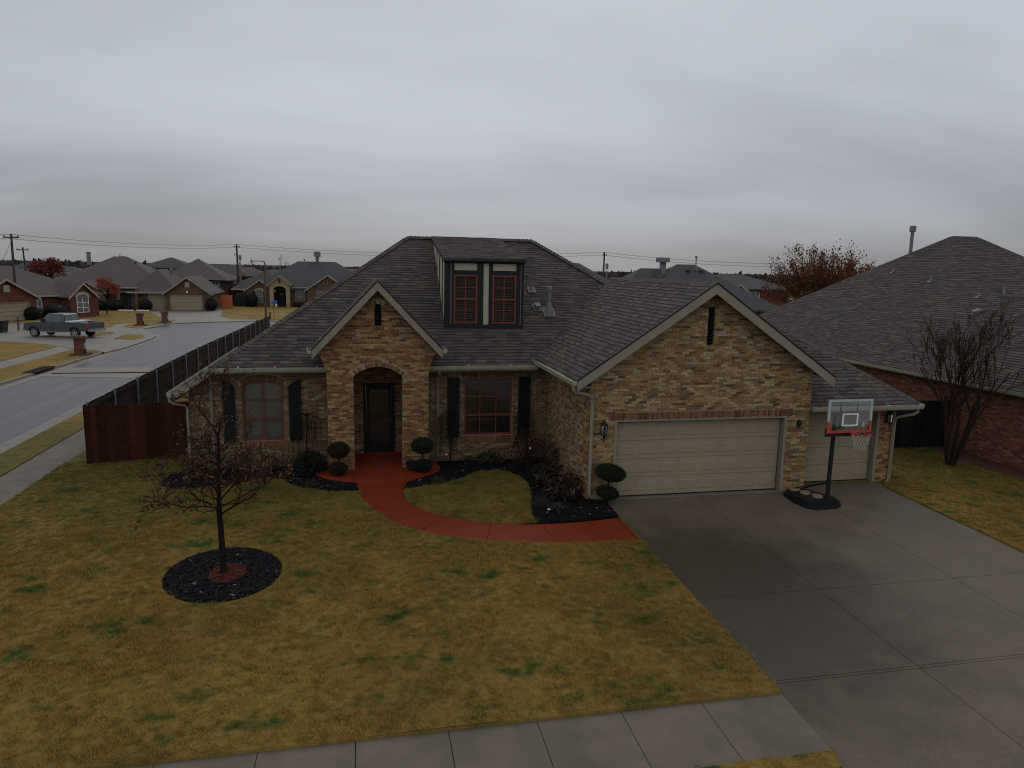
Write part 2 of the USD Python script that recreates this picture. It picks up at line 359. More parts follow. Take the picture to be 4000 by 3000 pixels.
# driveway: damp concrete, a darker oily stain near the left-hand garage bay and rusty mottling towards the street
M['driveway'] = usdkit.material(stage, '/World/Looks/driveway', {
    'g': ('geometry', {}), 'n': ('noise_texture', {'scale': 0.9, 'detail': 8.0, 'roughness': 0.6}), 'f': ('noise_texture', {'scale': 14.0, 'detail': 6.0, 'roughness': 0.7}),
    'base': ('rgb_ramp', {'ramp': [(0.28, (0.090, 0.070, 0.048)), (0.72, (0.158, 0.126, 0.090))]}),
    'rust': ('rgb_ramp', {'ramp': [(0.50, (0, 0, 0)), (0.78, (0.75, 0.75, 0.75))]}), 'ru': ('mix', {'mix_type': 'mix', 'color2': (0.185, 0.122, 0.068)}),
    'mp': ('mapping', {'location': (-0.66, 1.15, 0.0), 'scale': (0.36, 0.30, 0.0)}), 'w': ('noise_texture', {'scale': 1.3, 'detail': 4.0}),
    'ws': ('vector_math', {'math_type': 'scale', 'scale': 0.9}), 'wa': ('vector_math', {'math_type': 'add'}), 'len': ('vector_math', {'math_type': 'length'}),
    'st': ('map_range', {'range_type': 'smoothstep', 'from_min': 1.7, 'from_max': 0.7, 'to_min': 0.0, 'to_max': 0.88, 'clamp': True}),
    'sm': ('mix', {'mix_type': 'mix', 'color2': (0.046, 0.034, 0.022)}),
    'fr': ('map_range', {'from_min': 0.25, 'from_max': 0.75, 'to_min': 0.86, 'to_max': 1.14}), 'fm': ('mix', {'mix_type': 'multiply', 'fac': 1.0}),
    'rr': ('map_range', {'from_min': 0.3, 'from_max': 0.7, 'to_min': 0.42, 'to_max': 0.65}), 'b': ('bump', {'strength': 0.12, 'distance': 0.004}),
    'p': ('principled_bsdf', {'specular_ior_level': 0.2})},
    [('g.position', 'n.vector'), ('g.position', 'f.vector'), ('n.fac', 'base.fac'), ('f.fac', 'rust.fac'), ('base.color', 'ru.color1'), ('rust.color', 'ru.fac'),
     ('g.position', 'mp.vector'), ('g.position', 'w.vector'), ('w.color', 'ws.vector1'), ('mp.vector', 'wa.vector1'), ('ws.vector', 'wa.vector2'), ('wa.vector', 'len.vector1'), ('len.value', 'st.value'),
     ('ru.color', 'sm.color1'), ('st.result', 'sm.fac'), ('f.fac', 'fr.value'), ('sm.color', 'fm.color1'), ('fr.result', 'fm.color2'), ('fm.color', 'p.base_color'),
     ('n.fac', 'rr.value'), ('rr.result', 'p.roughness'), ('f.fac', 'b.height'), ('b.normal', 'p.normal')], surface='p.BSDF')
# ------------------------------------------------------------------ bricks and shingles, one piece at a time
class Pieces:
    def __init__(self):
        self.items = []

    def add(self, v, f, tint, area, n):
        c = v.mean(0)
        to = np.array(CAM_POS) - c
        d = np.linalg.norm(to)
        self.items.append((area * max(0.0, float(np.dot(to / d, n))) / d ** 2, v, f, tint))

    def emit(self, parent, name, rest, matname, most=300, keep=lambda v: True):
        order = sorted(range(len(self.items)), key=lambda i: -self.items[i][0])
        loc, single, mb = LOC.get(parent), set(), MB()
        for i in order:
            if len(single) == most:
                break
            if keep(self.items[i][1].mean(0)):
                single.add(i)
        for i, (s, v, f, t) in enumerate(self.items):
            if i in single:
                put(numbered(parent, name), v, f, M[matname], np.broadcast_to(t, (len(v), 3)), loc=loc)
            else:
                mb.add(v, f, t)
        if mb.n:
            obj(rest, mb, matname, parent, tint=True, kind='stuff')


def poly_piece(c, o, u, w, n, d0, d1):
    k = len(c)
    base = o + c[:, :1] * u + c[:, 1:2] * w
    v = np.vstack([base + n * d1, base + n * d0])
    f = [(0, i, i + 1) for i in range(1, k - 1)]
    for i in range(k):
        j = (i + 1) % k
        f += [(i, k + i, k + j), (i, k + j, j)]
    return v, np.array(f)


def ccw(c):
    a = np.sum(c[:, 0] * np.roll(c[:, 1], -1) - np.roll(c[:, 0], -1) * c[:, 1])
    return c if a > 0 else c[::-1]


def dull(pal, k=0.80, sat=0.80):
    out = []
    for c, w in pal:
        c = np.array(c); g = c.mean()
        out.append((tuple((g + (c - g) * sat) * k * np.array([1.0, 0.94, 0.70])), w))
    return out


TAN = dull([((0.345, 0.215, 0.105), 5), ((0.29, 0.165, 0.075), 5), ((0.23, 0.125, 0.058), 4), ((0.37, 0.27, 0.165), 2), ((0.165, 0.092, 0.052), 2), ((0.105, 0.062, 0.042), 1.0), ((0.22, 0.105, 0.055), 1.2), ((0.32, 0.26, 0.19), 1.6)], 0.88, 0.78)
WING = dull([((0.175, 0.105, 0.062), 5), ((0.14, 0.08, 0.05), 4), ((0.21, 0.135, 0.08), 3), ((0.10, 0.06, 0.042), 2.5), ((0.16, 0.078, 0.048), 2), ((0.25, 0.19, 0.13), 1.2)], 0.95, 0.8)
RUST = dull([((0.26, 0.125, 0.052), 5), ((0.31, 0.18, 0.08), 3.5), ((0.215, 0.085, 0.038), 4), ((0.15, 0.062, 0.034), 2.5), ((0.34, 0.22, 0.11), 2), ((0.11, 0.056, 0.036), 0.9), ((0.32, 0.26, 0.18), 1.1)], 0.80, 0.82)
SOLDIER = dull([((0.19, 0.085, 0.045), 4), ((0.145, 0.062, 0.036), 3), ((0.24, 0.12, 0.06), 2), ((0.10, 0.05, 0.035), 1)], 0.9)
REDBRICK = [((0.17, 0.055, 0.035), 4), ((0.125, 0.042, 0.03), 3), ((0.205, 0.08, 0.05), 2), ((0.08, 0.035, 0.028), 1.5), ((0.20, 0.12, 0.085), 0.6)]


def pick(pal, rng, q):
    """A colour of the palette; q in 0..1 pulls towards the light (low) or the dark end."""
    w = np.array([p[1] * math.exp(1.5 * (q - 0.5) * (0.45 - sum(p[0]))) for p in pal])
    c = np.array(pal[rng.choice(len(pal), p=w / w.sum())][0])
    return c * rng.uniform(0.86, 1.14)


def brick_fill(ps, poly, o, u, w, n, pal, seed, course=0.0677, length=0.203):
    o, u, w, n = (np.asarray(x, float) for x in (o, u, w, n))
    rng, pp = np.random.default_rng(seed), prep(poly)
    x0, z0, x1, z1 = poly.bounds
    for k in range(int(z0 / course) - 1, int(z1 / course) + 2):
        za, zb = k * course + 0.005, k * course + 0.0625
        if zb < z0 or za > z1:
            continue
        off = (k % 2) * length / 2
        for i in range(int((x0 - off) / length) - 1, int((x1 - off) / length) + 2):
            xa = i * length + off + rng.uniform(-0.003, 0.003)
            xb = xa + length - 0.0105
            if xb < x0 or xa > x1:
                continue
            r = sbox(xa, za, xb, zb)
            if pp.contains(r):
                cs = [np.array([(xa, za), (xb, za), (xb, zb), (xa, zb)])]
            elif pp.intersects(r):
                q = poly.intersection(r)
                cs = [ccw(np.array(g.convex_hull.exterior.coords)[:-1]) for g in getattr(q, 'geoms', [q]) if g.geom_type == 'Polygon' and g.area > 4e-4]
            else:
                continue
            p = o + u * xa + w * za
            nz = 0.62 * meshkit.noise(np.array([p[0] * 1.1 + p[1], p[2] * 4.2, seed])) + 0.38 * meshkit.noise(np.array([p[0] * 3.1 + p[1] * 3, p[2] * 9, seed + 5]))
            t = pick(pal, rng, nz)
            d = 0.009 + rng.uniform(-0.003, 0.003)
            for c in cs:
                v, f = poly_piece(c, o, u, w, n, 0.0, d)
                ps.add(v, f, t, (xb - xa) * (zb - za), n)


def brick_row(ps, quads, o, u, w, n, pal, seed, depth=0.013):
    """Soldiers, rowlocks and arch bricks: each a quad in (u, w)."""
    o, u, w, n = (np.asarray(x, float) for x in (o, u, w, n))
    rng = np.random.default_rng(seed)
    for c in quads:
        c = ccw(np.asarray(c, float))
        v, f = poly_piece(c, o, u, w, n, 0.0, depth + rng.uniform(-0.003, 0.003))
        ps.add(v, f, pick(pal, rng, rng.uniform(0.2, 0.9)), Polygon(c).area, n)


def soldier_line(x0, x1, z0, z1, step=0.0677):
    k = max(1, round((x1 - x0) / step)); s = (x1 - x0) / k
    return [[(x0 + i * s + 0.005, z0), (x0 + (i + 1) * s - 0.005, z0), (x0 + (i + 1) * s - 0.005, z1), (x0 + i * s + 0.005, z1)] for i in range(k)]


def arch_points(x0, x1, zs, zr, k):
    """Points of a segmental arch that springs at zs and rises to zr."""
    w, r = (x1 - x0) / 2, zr - zs
    R = (w * w + r * r) / (2 * r)
    a = math.asin(min(1, w / R))
    return [((x0 + x1) / 2 + R * math.sin(t), zr - R + R * math.cos(t)) for t in np.linspace(-a, a, k)], ((x0 + x1) / 2, zr - R)


def arch_bricks(x0, x1, zs, zr, h, step=0.0677):
    pts, c = arch_points(x0, x1, zs, zr, 60)
    n = int(sum(math.dist(a, b) for a, b in zip(pts, pts[1:])) / step)
    pts, c = arch_points(x0, x1, zs, zr, n + 1)
    out = []
    for a, b in zip(pts, pts[1:]):
        q = []
        for p, s in ((a, 0.92), (b, 0.92)):
            pass
        a_, b_ = np.array(a), np.array(b)
        g = (b_ - a_) * 0.07
        a_, b_ = a_ + g, b_ - g
        ra, rb = (a_ - c) / np.linalg.norm(a_ - c), (b_ - c) / np.linalg.norm(b_ - c)
        out.append([a_ + 0.004 * ra, b_ + 0.004 * rb, b_ + h * rb, a_ + h * ra])
    return out


SHINGLE = [((0.093, 0.071, 0.062), 4), ((0.083, 0.066, 0.060), 4), ((0.072, 0.058, 0.055), 3), ((0.101, 0.078, 0.065), 2), ((0.062, 0.052, 0.051), 1.2), ((0.086, 0.060, 0.056), 2), ((0.070, 0.068, 0.062), 1)]


def frame_of(pts, eave):
    p = np.asarray(pts, float)
    n = np.zeros(3)
    for i in range(len(p)):
        n += np.cross(p[i], p[(i + 1) % len(p)])
    n /= np.linalg.norm(n)
    n = n if n[2] > 0 else -n
    u = np.asarray(eave, float); u -= n * np.dot(u, n); u /= np.linalg.norm(u)
    v = np.cross(n, u)
    if v[2] < 0:
        u, v = -u, -v
    return p[0], u, v, n


def roof_poly(pts, eave):
    o, u, v, n = frame_of(pts, eave)
    d = np.asarray(pts, float) - o
    return Polygon(np.stack([d @ u, d @ v], 1)).buffer(0), o, u, v, n


bands = []


def shingle_fill(ps, pts, eave, seed, expo=0.145, bright=1.0, lo=0.16, hi=0.42):
    poly, o, u, v, n = roof_poly(pts, eave)
    rng, pp = np.random.default_rng(seed), prep(poly)
    x0, y0, x1, y1 = poly.bounds
    y0 -= 0.02
    k = 0
    while y0 + k * expo < y1:
        ya, yb = y0 + k * expo, y0 + (k + 1) * expo + 0.03
        x = x0 - rng.uniform(0, hi)
        while x < x1:
            wd = rng.uniform(lo, hi)
            r = sbox(x, ya, x + wd - 0.004, yb)
            c = None
            if pp.contains(r):
                c = np.array([(x, ya), (x + wd - 0.004, ya), (x + wd - 0.004, yb), (x, yb)])
            elif pp.intersects(r):
                q = poly.intersection(r)
                q = max(getattr(q, 'geoms', [q]), key=lambda g: g.area)
                if q.geom_type == 'Polygon' and q.area > 1e-3:
                    c = ccw(np.array(q.convex_hull.exterior.coords)[:-1])
            if c is not None:
                up = rng.random() < 0.5
                t0 = 0.024 if up else 0.010
                hgt = 0.003 + (t0 - 0.003) * np.clip((yb - c[:, 1]) / (yb - ya), 0, 1) + 0.001
                m = len(c)
                base = o + c[:, :1] * u + c[:, 1:2] * v
                vv = np.vstack([base + n * hgt[:, None], base - n * 0.001])
                f = [(0, i, i + 1) for i in range(1, m - 1)]
                for i in range(m):
                    j = (i + 1) % m
                    f += [(i, m + i, m + j), (i, m + j, j)]
                ctr = base.mean(0)
                q = meshkit.noise(ctr * np.array([0.8, 0.8, 1.6]) + seed)
                t = pick(SHINGLE, rng, 0.55 * q + 0.3 * rng.random()) * bright
                ps.add(vv, np.array(f), t, wd * expo, n)
                if not up and m == 4 and len(c) == 4:      # the dark granule band printed on the under layer
                    yc = ya + expo * 0.40
                    cc = np.array([(c[:, 0].min(), ya - 0.001), (c[:, 0].max(), ya - 0.001), (c[:, 0].max(), yc), (c[:, 0].min(), yc)])
                    hh = 0.003 + (t0 - 0.003) * np.clip((yb - cc[:, 1]) / (yb - ya), 0, 1) + 0.0025
                    bands.append((o + cc[:, :1] * u + cc[:, 1:2] * v + n * hh[:, None], t * 0.42))
            x += wd
        k += 1


def caps(parent, a, b, n1, n2, seed, width=0.13, expo=0.15, bright=1.0, name='ridge_cap', joined=None):
    """Cap shingles folded over the ridge or hip from a (low) to b (high); n1 and n2 are the roof normals on both sides."""
    rng = np.random.default_rng(seed)
    a, b, n1, n2 = (np.asarray(x, float) for x in (a, b, n1, n2))
    L = np.linalg.norm(b - a); t = (b - a) / L
    s1 = np.cross(n1, t); s1 /= np.linalg.norm(s1)
    s2 = np.cross(n2, t); s2 /= np.linalg.norm(s2)
    mid = n1 + n2; mid /= np.linalg.norm(mid)
    if np.dot(s1, n2) > 0: s1 = -s1
    if np.dot(s2, n1) > 0: s2 = -s2
    k = int(L / expo)
    for i in range(k):
        p0, p1 = a + t * (i * expo), a + t * min(L, (i + 1.25) * expo)
        lo_, hi_ = 0.036, 0.017
        v = [p0 + s1 * width + n1 * lo_ * 0.7, p0 + mid * lo_ * 1.15, p0 + s2 * width + n2 * lo_ * 0.7, p1 + s1 * width + n1 * hi_ * 0.7, p1 + mid * hi_ * 1.15, p1 + s2 * width + n2 * hi_ * 0.7]
        v += [p0 + s1 * width, p0, p0 + s2 * width, p1 + s1 * width, p1, p1 + s2 * width]
        f = [(0, 1, 4), (0, 4, 3), (1, 2, 5), (1, 5, 4), (0, 7, 1), (0, 6, 7), (1, 8, 2), (1, 7, 8), (0, 3, 9), (0, 9, 6), (2, 8, 11), (2, 11, 5)]
        tint = np.array(pick(SHINGLE, rng, rng.random() * 0.7)) * bright
        if joined is not None:
            joined.add(v, f, tint)
        else:
            put(numbered(parent, name), np.array(v), np.array(f), M['shingle'], np.broadcast_to(tint, (12, 3)), loc=LOC.get(parent))


def board(mb, p0, p1, height, thick, down=(0, 0, -1), out=(0, -1, 0), tint=(1, 1, 1)):
    """A board whose top edge runs p0 -> p1 and whose back lies on that line."""
    p0, p1, out = np.asarray(p0, float), np.asarray(p1, float), np.asarray(out, float)
    t = (p1 - p0) / np.linalg.norm(p1 - p0)
    d = np.asarray(down, float) - t * np.dot(down, t); d /= np.linalg.norm(d)
    v = [p + d * a + out * b for p in (p0, p1) for a in (0, height) for b in (0, thick)]
    mb.add(v, BOXF, tint)


GUT = Polygon([(0, 0), (0.105, 0), (0.128, 0.07), (0.132, 0.125), (0.118, 0.125), (0.112, 0.075), (0.095, 0.012), (0.012, 0.012), (0.012, 0.118), (0, 0.118)])


def gutter(mb, p0, p1, out):
    """A gutter whose rim stands at the height of p0, p1; it hangs on that line and projects along out."""
    p0, p1, out = np.asarray(p0, float), np.asarray(p1, float), np.asarray(out, float)
    t = p1 - p0; L = np.linalg.norm(t); t /= L
    mb.prism(GUT, p0 - Z3 * 0.12, out, Z3, t, 0, L)
    for k in (0, L - 0.012):
        mb.prism(Polygon([(0, 0), (0.105, 0), (0.131, 0.124), (0, 0.117)]), p0 - Z3 * 0.121 + t * k, out * 1.0, Z3, t, 0, 0.012)


def bolts_on_gutter(house, p0, p1, out, ks):
    p0, p1, out = np.asarray(p0, float), np.asarray(p1, float), np.asarray(out, float)
    for k in ks:
        mb = MB(); c = p0 + (p1 - p0) * k + out * 0.06
        mb.obox(c + Z3 * 0.008, (0.018, 0.07, 0.006), [(p1 - p0) / np.linalg.norm(p1 - p0), out, Z3])
        obj('gutter_strap', mb, 'white_paint', house)
# ------------------------------------------------------------------ the brick house
HOUSE = thing('brick_house', 'tan brick house with a half-timbered dormer, arched entry and two garage doors', 'house', (-2.0, 4.0, 0.0))
S = 0.681
EZ, EY, RY = 3.1, 3.8, 9.6                       # main eave height and line, ridge line
RZ = EZ + S * (RY - EY)
house_bricks, house_shingles = Pieces(), Pieces()


def wall(poly, o, u, w, n, pal, seed, thick=0.2, fill=None, name='wall', matname='mortar', bricks=True):
    mb = MB(); mb.prism(poly, o, u, w, n, -thick, 0.0)
    p = obj(name, mb, matname, HOUSE)
    if bricks:
        brick_fill(house_bricks, fill if fill is not None else poly, o, u, w, n, pal, seed)
    return p


def rect(x0, x1, z0, z1):
    return sbox(x0, z0, x1, z1)


FRONT = (X3, Z3, -Y3)
# garage front
g_open = rect(0, 4.88, -0.1, 2.13)
g_poly = Polygon([(-0.73, -0.12), (5.6, -0.12), (5.6, 3.42), (2.41, 5.585), (-0.73, 3.44)]).difference(g_open)
slot_g = unary_union([rect(2.40, 2.60, 4.08, 5.02), Point(2.5, 5.02).buffer(0.1)])
head = rect(-0.19, 5.07, 2.13, 2.36)
g_poly = g_poly.difference(slot_g)
soldier_g = soldier_line(-0.19, 5.07, 2.14, 2.335)
arch_g = arch_bricks(2.38, 2.62, 5.02, 5.10, 0.12, 0.06)
g_fill = g_poly.difference(head).difference(rect(2.32, 2.68, 5.0, 5.24))
garage_wall = wall(g_poly, (0, 0, 0), *FRONT, TAN, 11, fill=g_fill)
brick_row(house_bricks, soldier_g, (0, 0, 0), *FRONT, SOLDIER, 12)
brick_row(house_bricks, arch_g, (0, 0, 0), *FRONT, TAN, 13)
# garage left side, facing the entry court
wall(rect(-0.0, 4.3, -0.12, 3.05), (-0.73, 0, 0), Y3, Z3, -X3, TAN, 21)
wall(rect(0.0, 1.2, 2.2, 3.1), (5.6, 0, 0), Y3, Z3, X3, TAN, 22)
# single garage
s_open = rect(5.8, 8.15, -0.1, 2.12)
wall(rect(5.6, 8.72, -0.12, 2.34).difference(s_open), (0, 0.45, 0), *FRONT, REDBRICK[:3] + TAN[:3], 23)
wall(rect(0.45, 10.5, -0.6, 2.3), (8.72, 0, 0), Y3, Z3, X3, TAN, 24)
# left wing and middle wall (arched window, flat window)
wl_pts, _ = arch_points(-9.87, -8.71, 2.50, 2.64, 15)
win_l = Polygon([(-9.87, 0.85), (-8.71, 0.85)] + wl_pts[::-1])
lw = Polygon([(-11.3, -0.12), (-7.2, -0.12), (-7.2, 2.97), (-10.72, 2.97), (-11.3, 2.58)]).difference(win_l)
band_l = Polygon(arch_points(-9.93, -8.65, 2.5, 2.66, 15)[0] + arch_points(-9.93, -8.65, 2.66, 2.86, 15)[0][::-1]).buffer(0.01)
lw_fill = lw.difference(band_l).difference(rect(-9.98, -8.60, 0.62, 0.85))
wall(lw, (0, 4.3, 0), *FRONT, WING, 31, fill=lw_fill)
brick_row(house_bricks, arch_bricks(-9.87, -8.71, 2.50, 2.64, 0.17), (0, 4.3, 0), *FRONT, SOLDIER, 32)
brick_row(house_bricks, soldier_line(-9.97, -8.61, 0.64, 0.84), (0, 4.3, 0), *FRONT, SOLDIER, 33, 0.03)
win_m = rect(-3.37, -1.86, 0.82, 2.62)
mw = rect(-4.7, -0.73, -0.12, 2.97).difference(win_m)
mw_fill = mw.difference(rect(-3.45, -1.78, 2.62, 2.84)).difference(rect(-3.47, -1.76, 0.6, 0.82))
wall(mw, (0, 4.3, 0), *FRONT, WING, 34, fill=mw_fill)
brick_row(house_bricks, soldier_line(-3.45, -1.78, 2.63, 2.83), (0, 4.3, 0), *FRONT, SOLDIER, 35)
brick_row(house_bricks, soldier_line(-3.46, -1.77, 0.61, 0.81), (0, 4.3, 0), *FRONT, SOLDIER, 36, 0.03)
wall(rect(4.3, 15.2, -0.3, 2.3), (-11.3, 0, 0), Y3, Z3, -X3, TAN, 37, bricks=False)
# entry front with flared shoulders and an arched doorway
door_pts, _ = arch_points(-6.69, -5.31, 2.86, 3.13, 17)
e_open = Polygon([(-6.69, -0.1), (-5.31, -0.1)] + door_pts[::-1])
flare_l = [(-7.42 - 0.40 * (1 - math.cos(t)), 2.62 + 1.0 * math.sin(t)) for t in np.linspace(0, math.pi / 2, 12)]
flare_r = [(-4.56 + 0.40 * (1 - math.cos(t)), 2.62 + 1.0 * math.sin(t)) for t in np.linspace(0, math.pi / 2, 12)]
slot_e = unary_union([rect(-6.075, -5.885, 4.3, 4.84), Point(-5.98, 4.84).buffer(0.095)])
entry = Polygon([(-7.42, -0.12), (-4.56, -0.12)] + flare_r + [(-5.99, 5.44)] + flare_l[::-1]).difference(e_open).difference(slot_e)
e_fill = entry.difference(Polygon(arch_points(-6.69, -5.31, 2.86, 3.13, 17)[0] + [(-5.31 + 0.19, 2.92), (-5.31 + 0.15, 2.98)] + arch_points(-6.85, -5.15, 2.98, 3.27, 17)[0][::-1]).buffer(0)).difference(rect(-6.16, -5.80, 4.82, 5.05)).difference(rect(-6.16, -5.80, 4.19, 4.3))
wall(entry, (0, 3.4, 0), *FRONT, RUST, 41, thick=0.24, fill=e_fill)
brick_row(house_bricks, arch_bricks(-6.69, -5.31, 2.86, 3.13, 0.12), (0, 3.4, 0), *FRONT, RUST, 42)
brick_row(house_bricks, arch_bricks(-6.085, -5.875, 4.84, 4.92, 0.1, 0.055), (0, 3.4, 0), *FRONT, RUST, 43)
brick_row(house_bricks, soldier_line(-6.14, -5.82, 4.2, 4.29), (0, 3.4, 0), *FRONT, SOLDIER, 44, 0.03)
# the porch behind the doorway: brick cheeks, back wall and a plastered ceiling
wall(rect(3.64, 5.2, -0.1, 3.2), (-6.76, 0, 0), Y3, Z3, X3, RUST, 45)
wall(rect(3.64, 5.2, -0.1, 3.2), (-5.22, 0, 0), Y3, Z3, -X3, RUST, 46)
wall(rect(-6.76, -5.22, -0.1, 3.2).difference(rect(-6.42, -5.46, 0.16, 2.38)), (0, 5.2, 0), *FRONT, RUST, 47)
wall(rect(3.64, 4.3, -0.1, 3.1), (-7.42, 0, 0), Y3, Z3, -X3, RUST, 48)
wall(rect(3.64, 4.3, -0.1, 3.1), (-4.56, 0, 0), Y3, Z3, X3, RUST, 49)
mb = MB(); mb.box(-6.76, -5.22, 3.64, 5.2, 3.18, 3.24); obj('porch_ceiling', mb, 'trim', HOUSE)
house_bricks.emit(garage_wall, 'brick', 'brickwork', 'brick', 300, keep=lambda c: abs(c[1]) < 0.05 or True)

# louvre slits in the gables
for (xa, xb, za, zb, y) in ((2.40, 2.60, 4.08, 5.08, 0.0), (-6.075, -5.885, 4.3, 4.93, 3.4)):
    mb = MB(); mb.box(xa - 0.005, xb + 0.005, y + 0.12, y + 0.16, za - 0.02, zb + 0.04)
    lv = obj('louvre_vent', mb, 'black_paint', HOUSE)
    z = za + 0.03
    while z < zb:
        mb = MB(); mb.obox(((xa + xb) / 2, y + 0.06, z), ((xb - xa) / 2 - 0.004, 0.045, 0.007), [X3, np.array([0, 0.8, 0.6]), np.array([0, -0.6, 0.8])])
        obj('louvre_slat', mb, 'shutter_paint', lv); z += 0.085

# ---------------------------------------------------------------- roof
RIDGE_L, RIDGE_R = (-4.77, RY, RZ), (-0.10, RY, RZ)
GX, GZ, GY = 2.41, 5.72, 7.65                    # garage ridge
vl = GX - 3.64                                   # garage eave, left
planes = {
    'front': ([(-10.57, EY, EZ), (-1.25, EY, EZ), (-1.23, 4.0, 3.236), (GX, GY, GZ), (5.6, 4.46, 3.55), (5.7, EY + 0.1, EZ), (-0.1, RY, RZ), (-4.77, RY, RZ)], X3),
    'left': ([(-11.62, EY, 2.385), (-11.62, 15.4, 2.385), (-10.57, 15.4, EZ), (-4.77, RY, RZ), (-10.57, EY, EZ)], Y3),
    'right': ([(5.7, EY, EZ), (5.7, 15.4, EZ), (-0.1, RY, RZ)], Y3),
    'back': ([(-10.57, 15.4, EZ), (5.7, 15.4, EZ), (-0.1, RY, RZ), (-4.77, RY, RZ)], X3),
    'garage_l': ([(-1.22, -0.35, 3.25), (-1.22, 4.02, 3.25), (GX, GY, GZ), (GX, -0.35, GZ)], Y3),
    'garage_r': ([(6.05, -0.35, 3.245), (6.05, 4.0, 3.245), (GX, GY, GZ), (GX, -0.35, GZ)], Y3),
    'wing_f': ([(5.62, 0.0, 2.4), (9.12, 0.0, 2.4), (5.59, 3.53, 4.8), (3.76, 3.53, 4.8), (6.05, 1.25, 3.25), (5.62, 1.25, 3.25)], X3),
    'wing_r': ([(9.12, 0.0, 2.4), (9.12, 10.6, 2.4), (5.59, 7.07, 4.8), (5.59, 3.53, 4.8)], Y3),
    'entry_l': ([(-7.81, 3.12, 3.66), (-7.81, 4.62, 3.66), (-5.99, 7.45, 5.58), (-5.99, 3.12, 5.58)], Y3),
    'entry_r': ([(-4.19, 3.12, 3.66), (-4.19, 4.62, 3.66), (-5.99, 7.45, 5.58), (-5.99, 3.12, 5.58)], Y3),
}
mb = MB(); normals = {}
for i, (k, (pts, ev)) in enumerate(planes.items()):
    poly, o, u, v, n = roof_poly(pts, ev); normals[k] = n
    mb.prism(poly, o, u, v, n, -0.07, -0.001)
ROOF = obj('roof', mb, 'roof_deck', HOUSE)
for i, (k, (pts, ev)) in enumerate(planes.items()):
    if k not in ('back', 'right'):
        pts = [tuple(p) for p in pts]
        shingle_fill(house_shingles, pts, ev, 100 + i)
# dormer roof: a shallow shed
dpts = [(-3.93, 5.12, 6.27), (-1.31, 5.12, 6.27), (-1.42, 9.62, 7.085), (-3.90, 9.62, 7.085)]
poly, o, u, v, n = roof_poly(dpts, X3)
mb = MB(); mb.prism(poly, o, u, v, n, -0.06, -0.001); obj('dormer_roof', mb, 'roof_deck', HOUSE)
shingle_fill(house_shingles, dpts, X3, 140, bright=1.12)
house_shingles.emit(ROOF, 'shingle', 'shingle_field', 'shingle', 300)
mb = MB()
for q, t in bands:
    mb.add(q, [(0, 1, 2, 3)], t)
obj('granule_band', mb, 'shingle', ROOF, tint=True, kind='stuff'); bands.clear()
caps(ROOF, (-10.57, EY, EZ), RIDGE_L, normals['front'], normals['left'], 1)
caps(ROOF, RIDGE_R, RIDGE_L, normals['front'], normals['back'], 2)
caps(ROOF, (3.0, 6.5, 4.94), RIDGE_R, normals['front'], normals['right'], 3)
caps(ROOF, (GX, GY, GZ), (GX, -0.36, GZ), normals['garage_l'], normals['garage_r'], 4)
caps(ROOF, (9.12, 0, 2.4), (5.59, 3.53, 4.8), normals['wing_f'], normals['wing_r'], 5)
caps(ROOF, (-5.99, 7.45, 5.58), (-5.99, 3.11, 5.58), normals['entry_l'], normals['entry_r'], 6)

# rakes, fascias and soffits
def gable_trim(xc, zc, xl, xr, ze, y_out, y_wall, hgt):
    for xe, s in ((xl, -1), (xr, 1)):
        hv = hgt / abs(xe - xc) * math.hypot(xe - xc, ze - zc)
        mb = MB(); mb.prism(Polygon([(xc + s * 0.002, zc - 0.03), (xe, ze - 0.03), (xe, ze - 0.03 - hv), (xc + s * 0.002, zc - 0.03 - hv)]), (0, y_out, 0), X3, Z3, -Y3, 0.0, 0.028)
        obj('rake_board', mb, 'trim', HOUSE)
        mb = MB(); d = np.array([xe - xc, 0, ze - zc]); d /= np.linalg.norm(d); nn = np.array([-d[2] * s, 0, abs(d[0])])
        p0, p1 = np.array([xc, 0, zc - 0.15]), np.array([xe, 0, ze - 0.15])
        mb.add([p0 + Y3 * (y_out + 0.005), p1 + Y3 * (y_out + 0.005), p1 + Y3 * (y_wall + 0.05), p0 + Y3 * (y_wall + 0.05), p0 + Y3 * (y_out + 0.005) + Z3 * 0.02, p1 + Y3 * (y_out + 0.005) + Z3 * 0.02, p1 + Y3 * (y_wall + 0.05) + Z3 * 0.02, p0 + Y3 * (y_wall + 0.05) + Z3 * 0.02],
               [(0, 1, 2, 3), (4, 7, 6, 5), (0, 4, 5, 1), (3, 2, 6, 7)])
        obj('soffit', mb, 'trim', HOUSE)
        mb = MB(); mb.prism(Polygon([(xc, zc + 0.022), (xe, ze + 0.022), (xe, ze - 0.03), (xc, zc - 0.03)]), (0, y_out, 0), X3, Z3, -Y3, 0.004, 0.034)
        obj('drip_edge', mb, 'black_paint', HOUSE)


gable_trim(GX, GZ, -1.20, 6.03, 3.26, -0.35, 0.0, 0.21)
gable_trim(-5.99, 5.58, -7.80, -4.18, 3.67, 3.12, 3.4, 0.165)
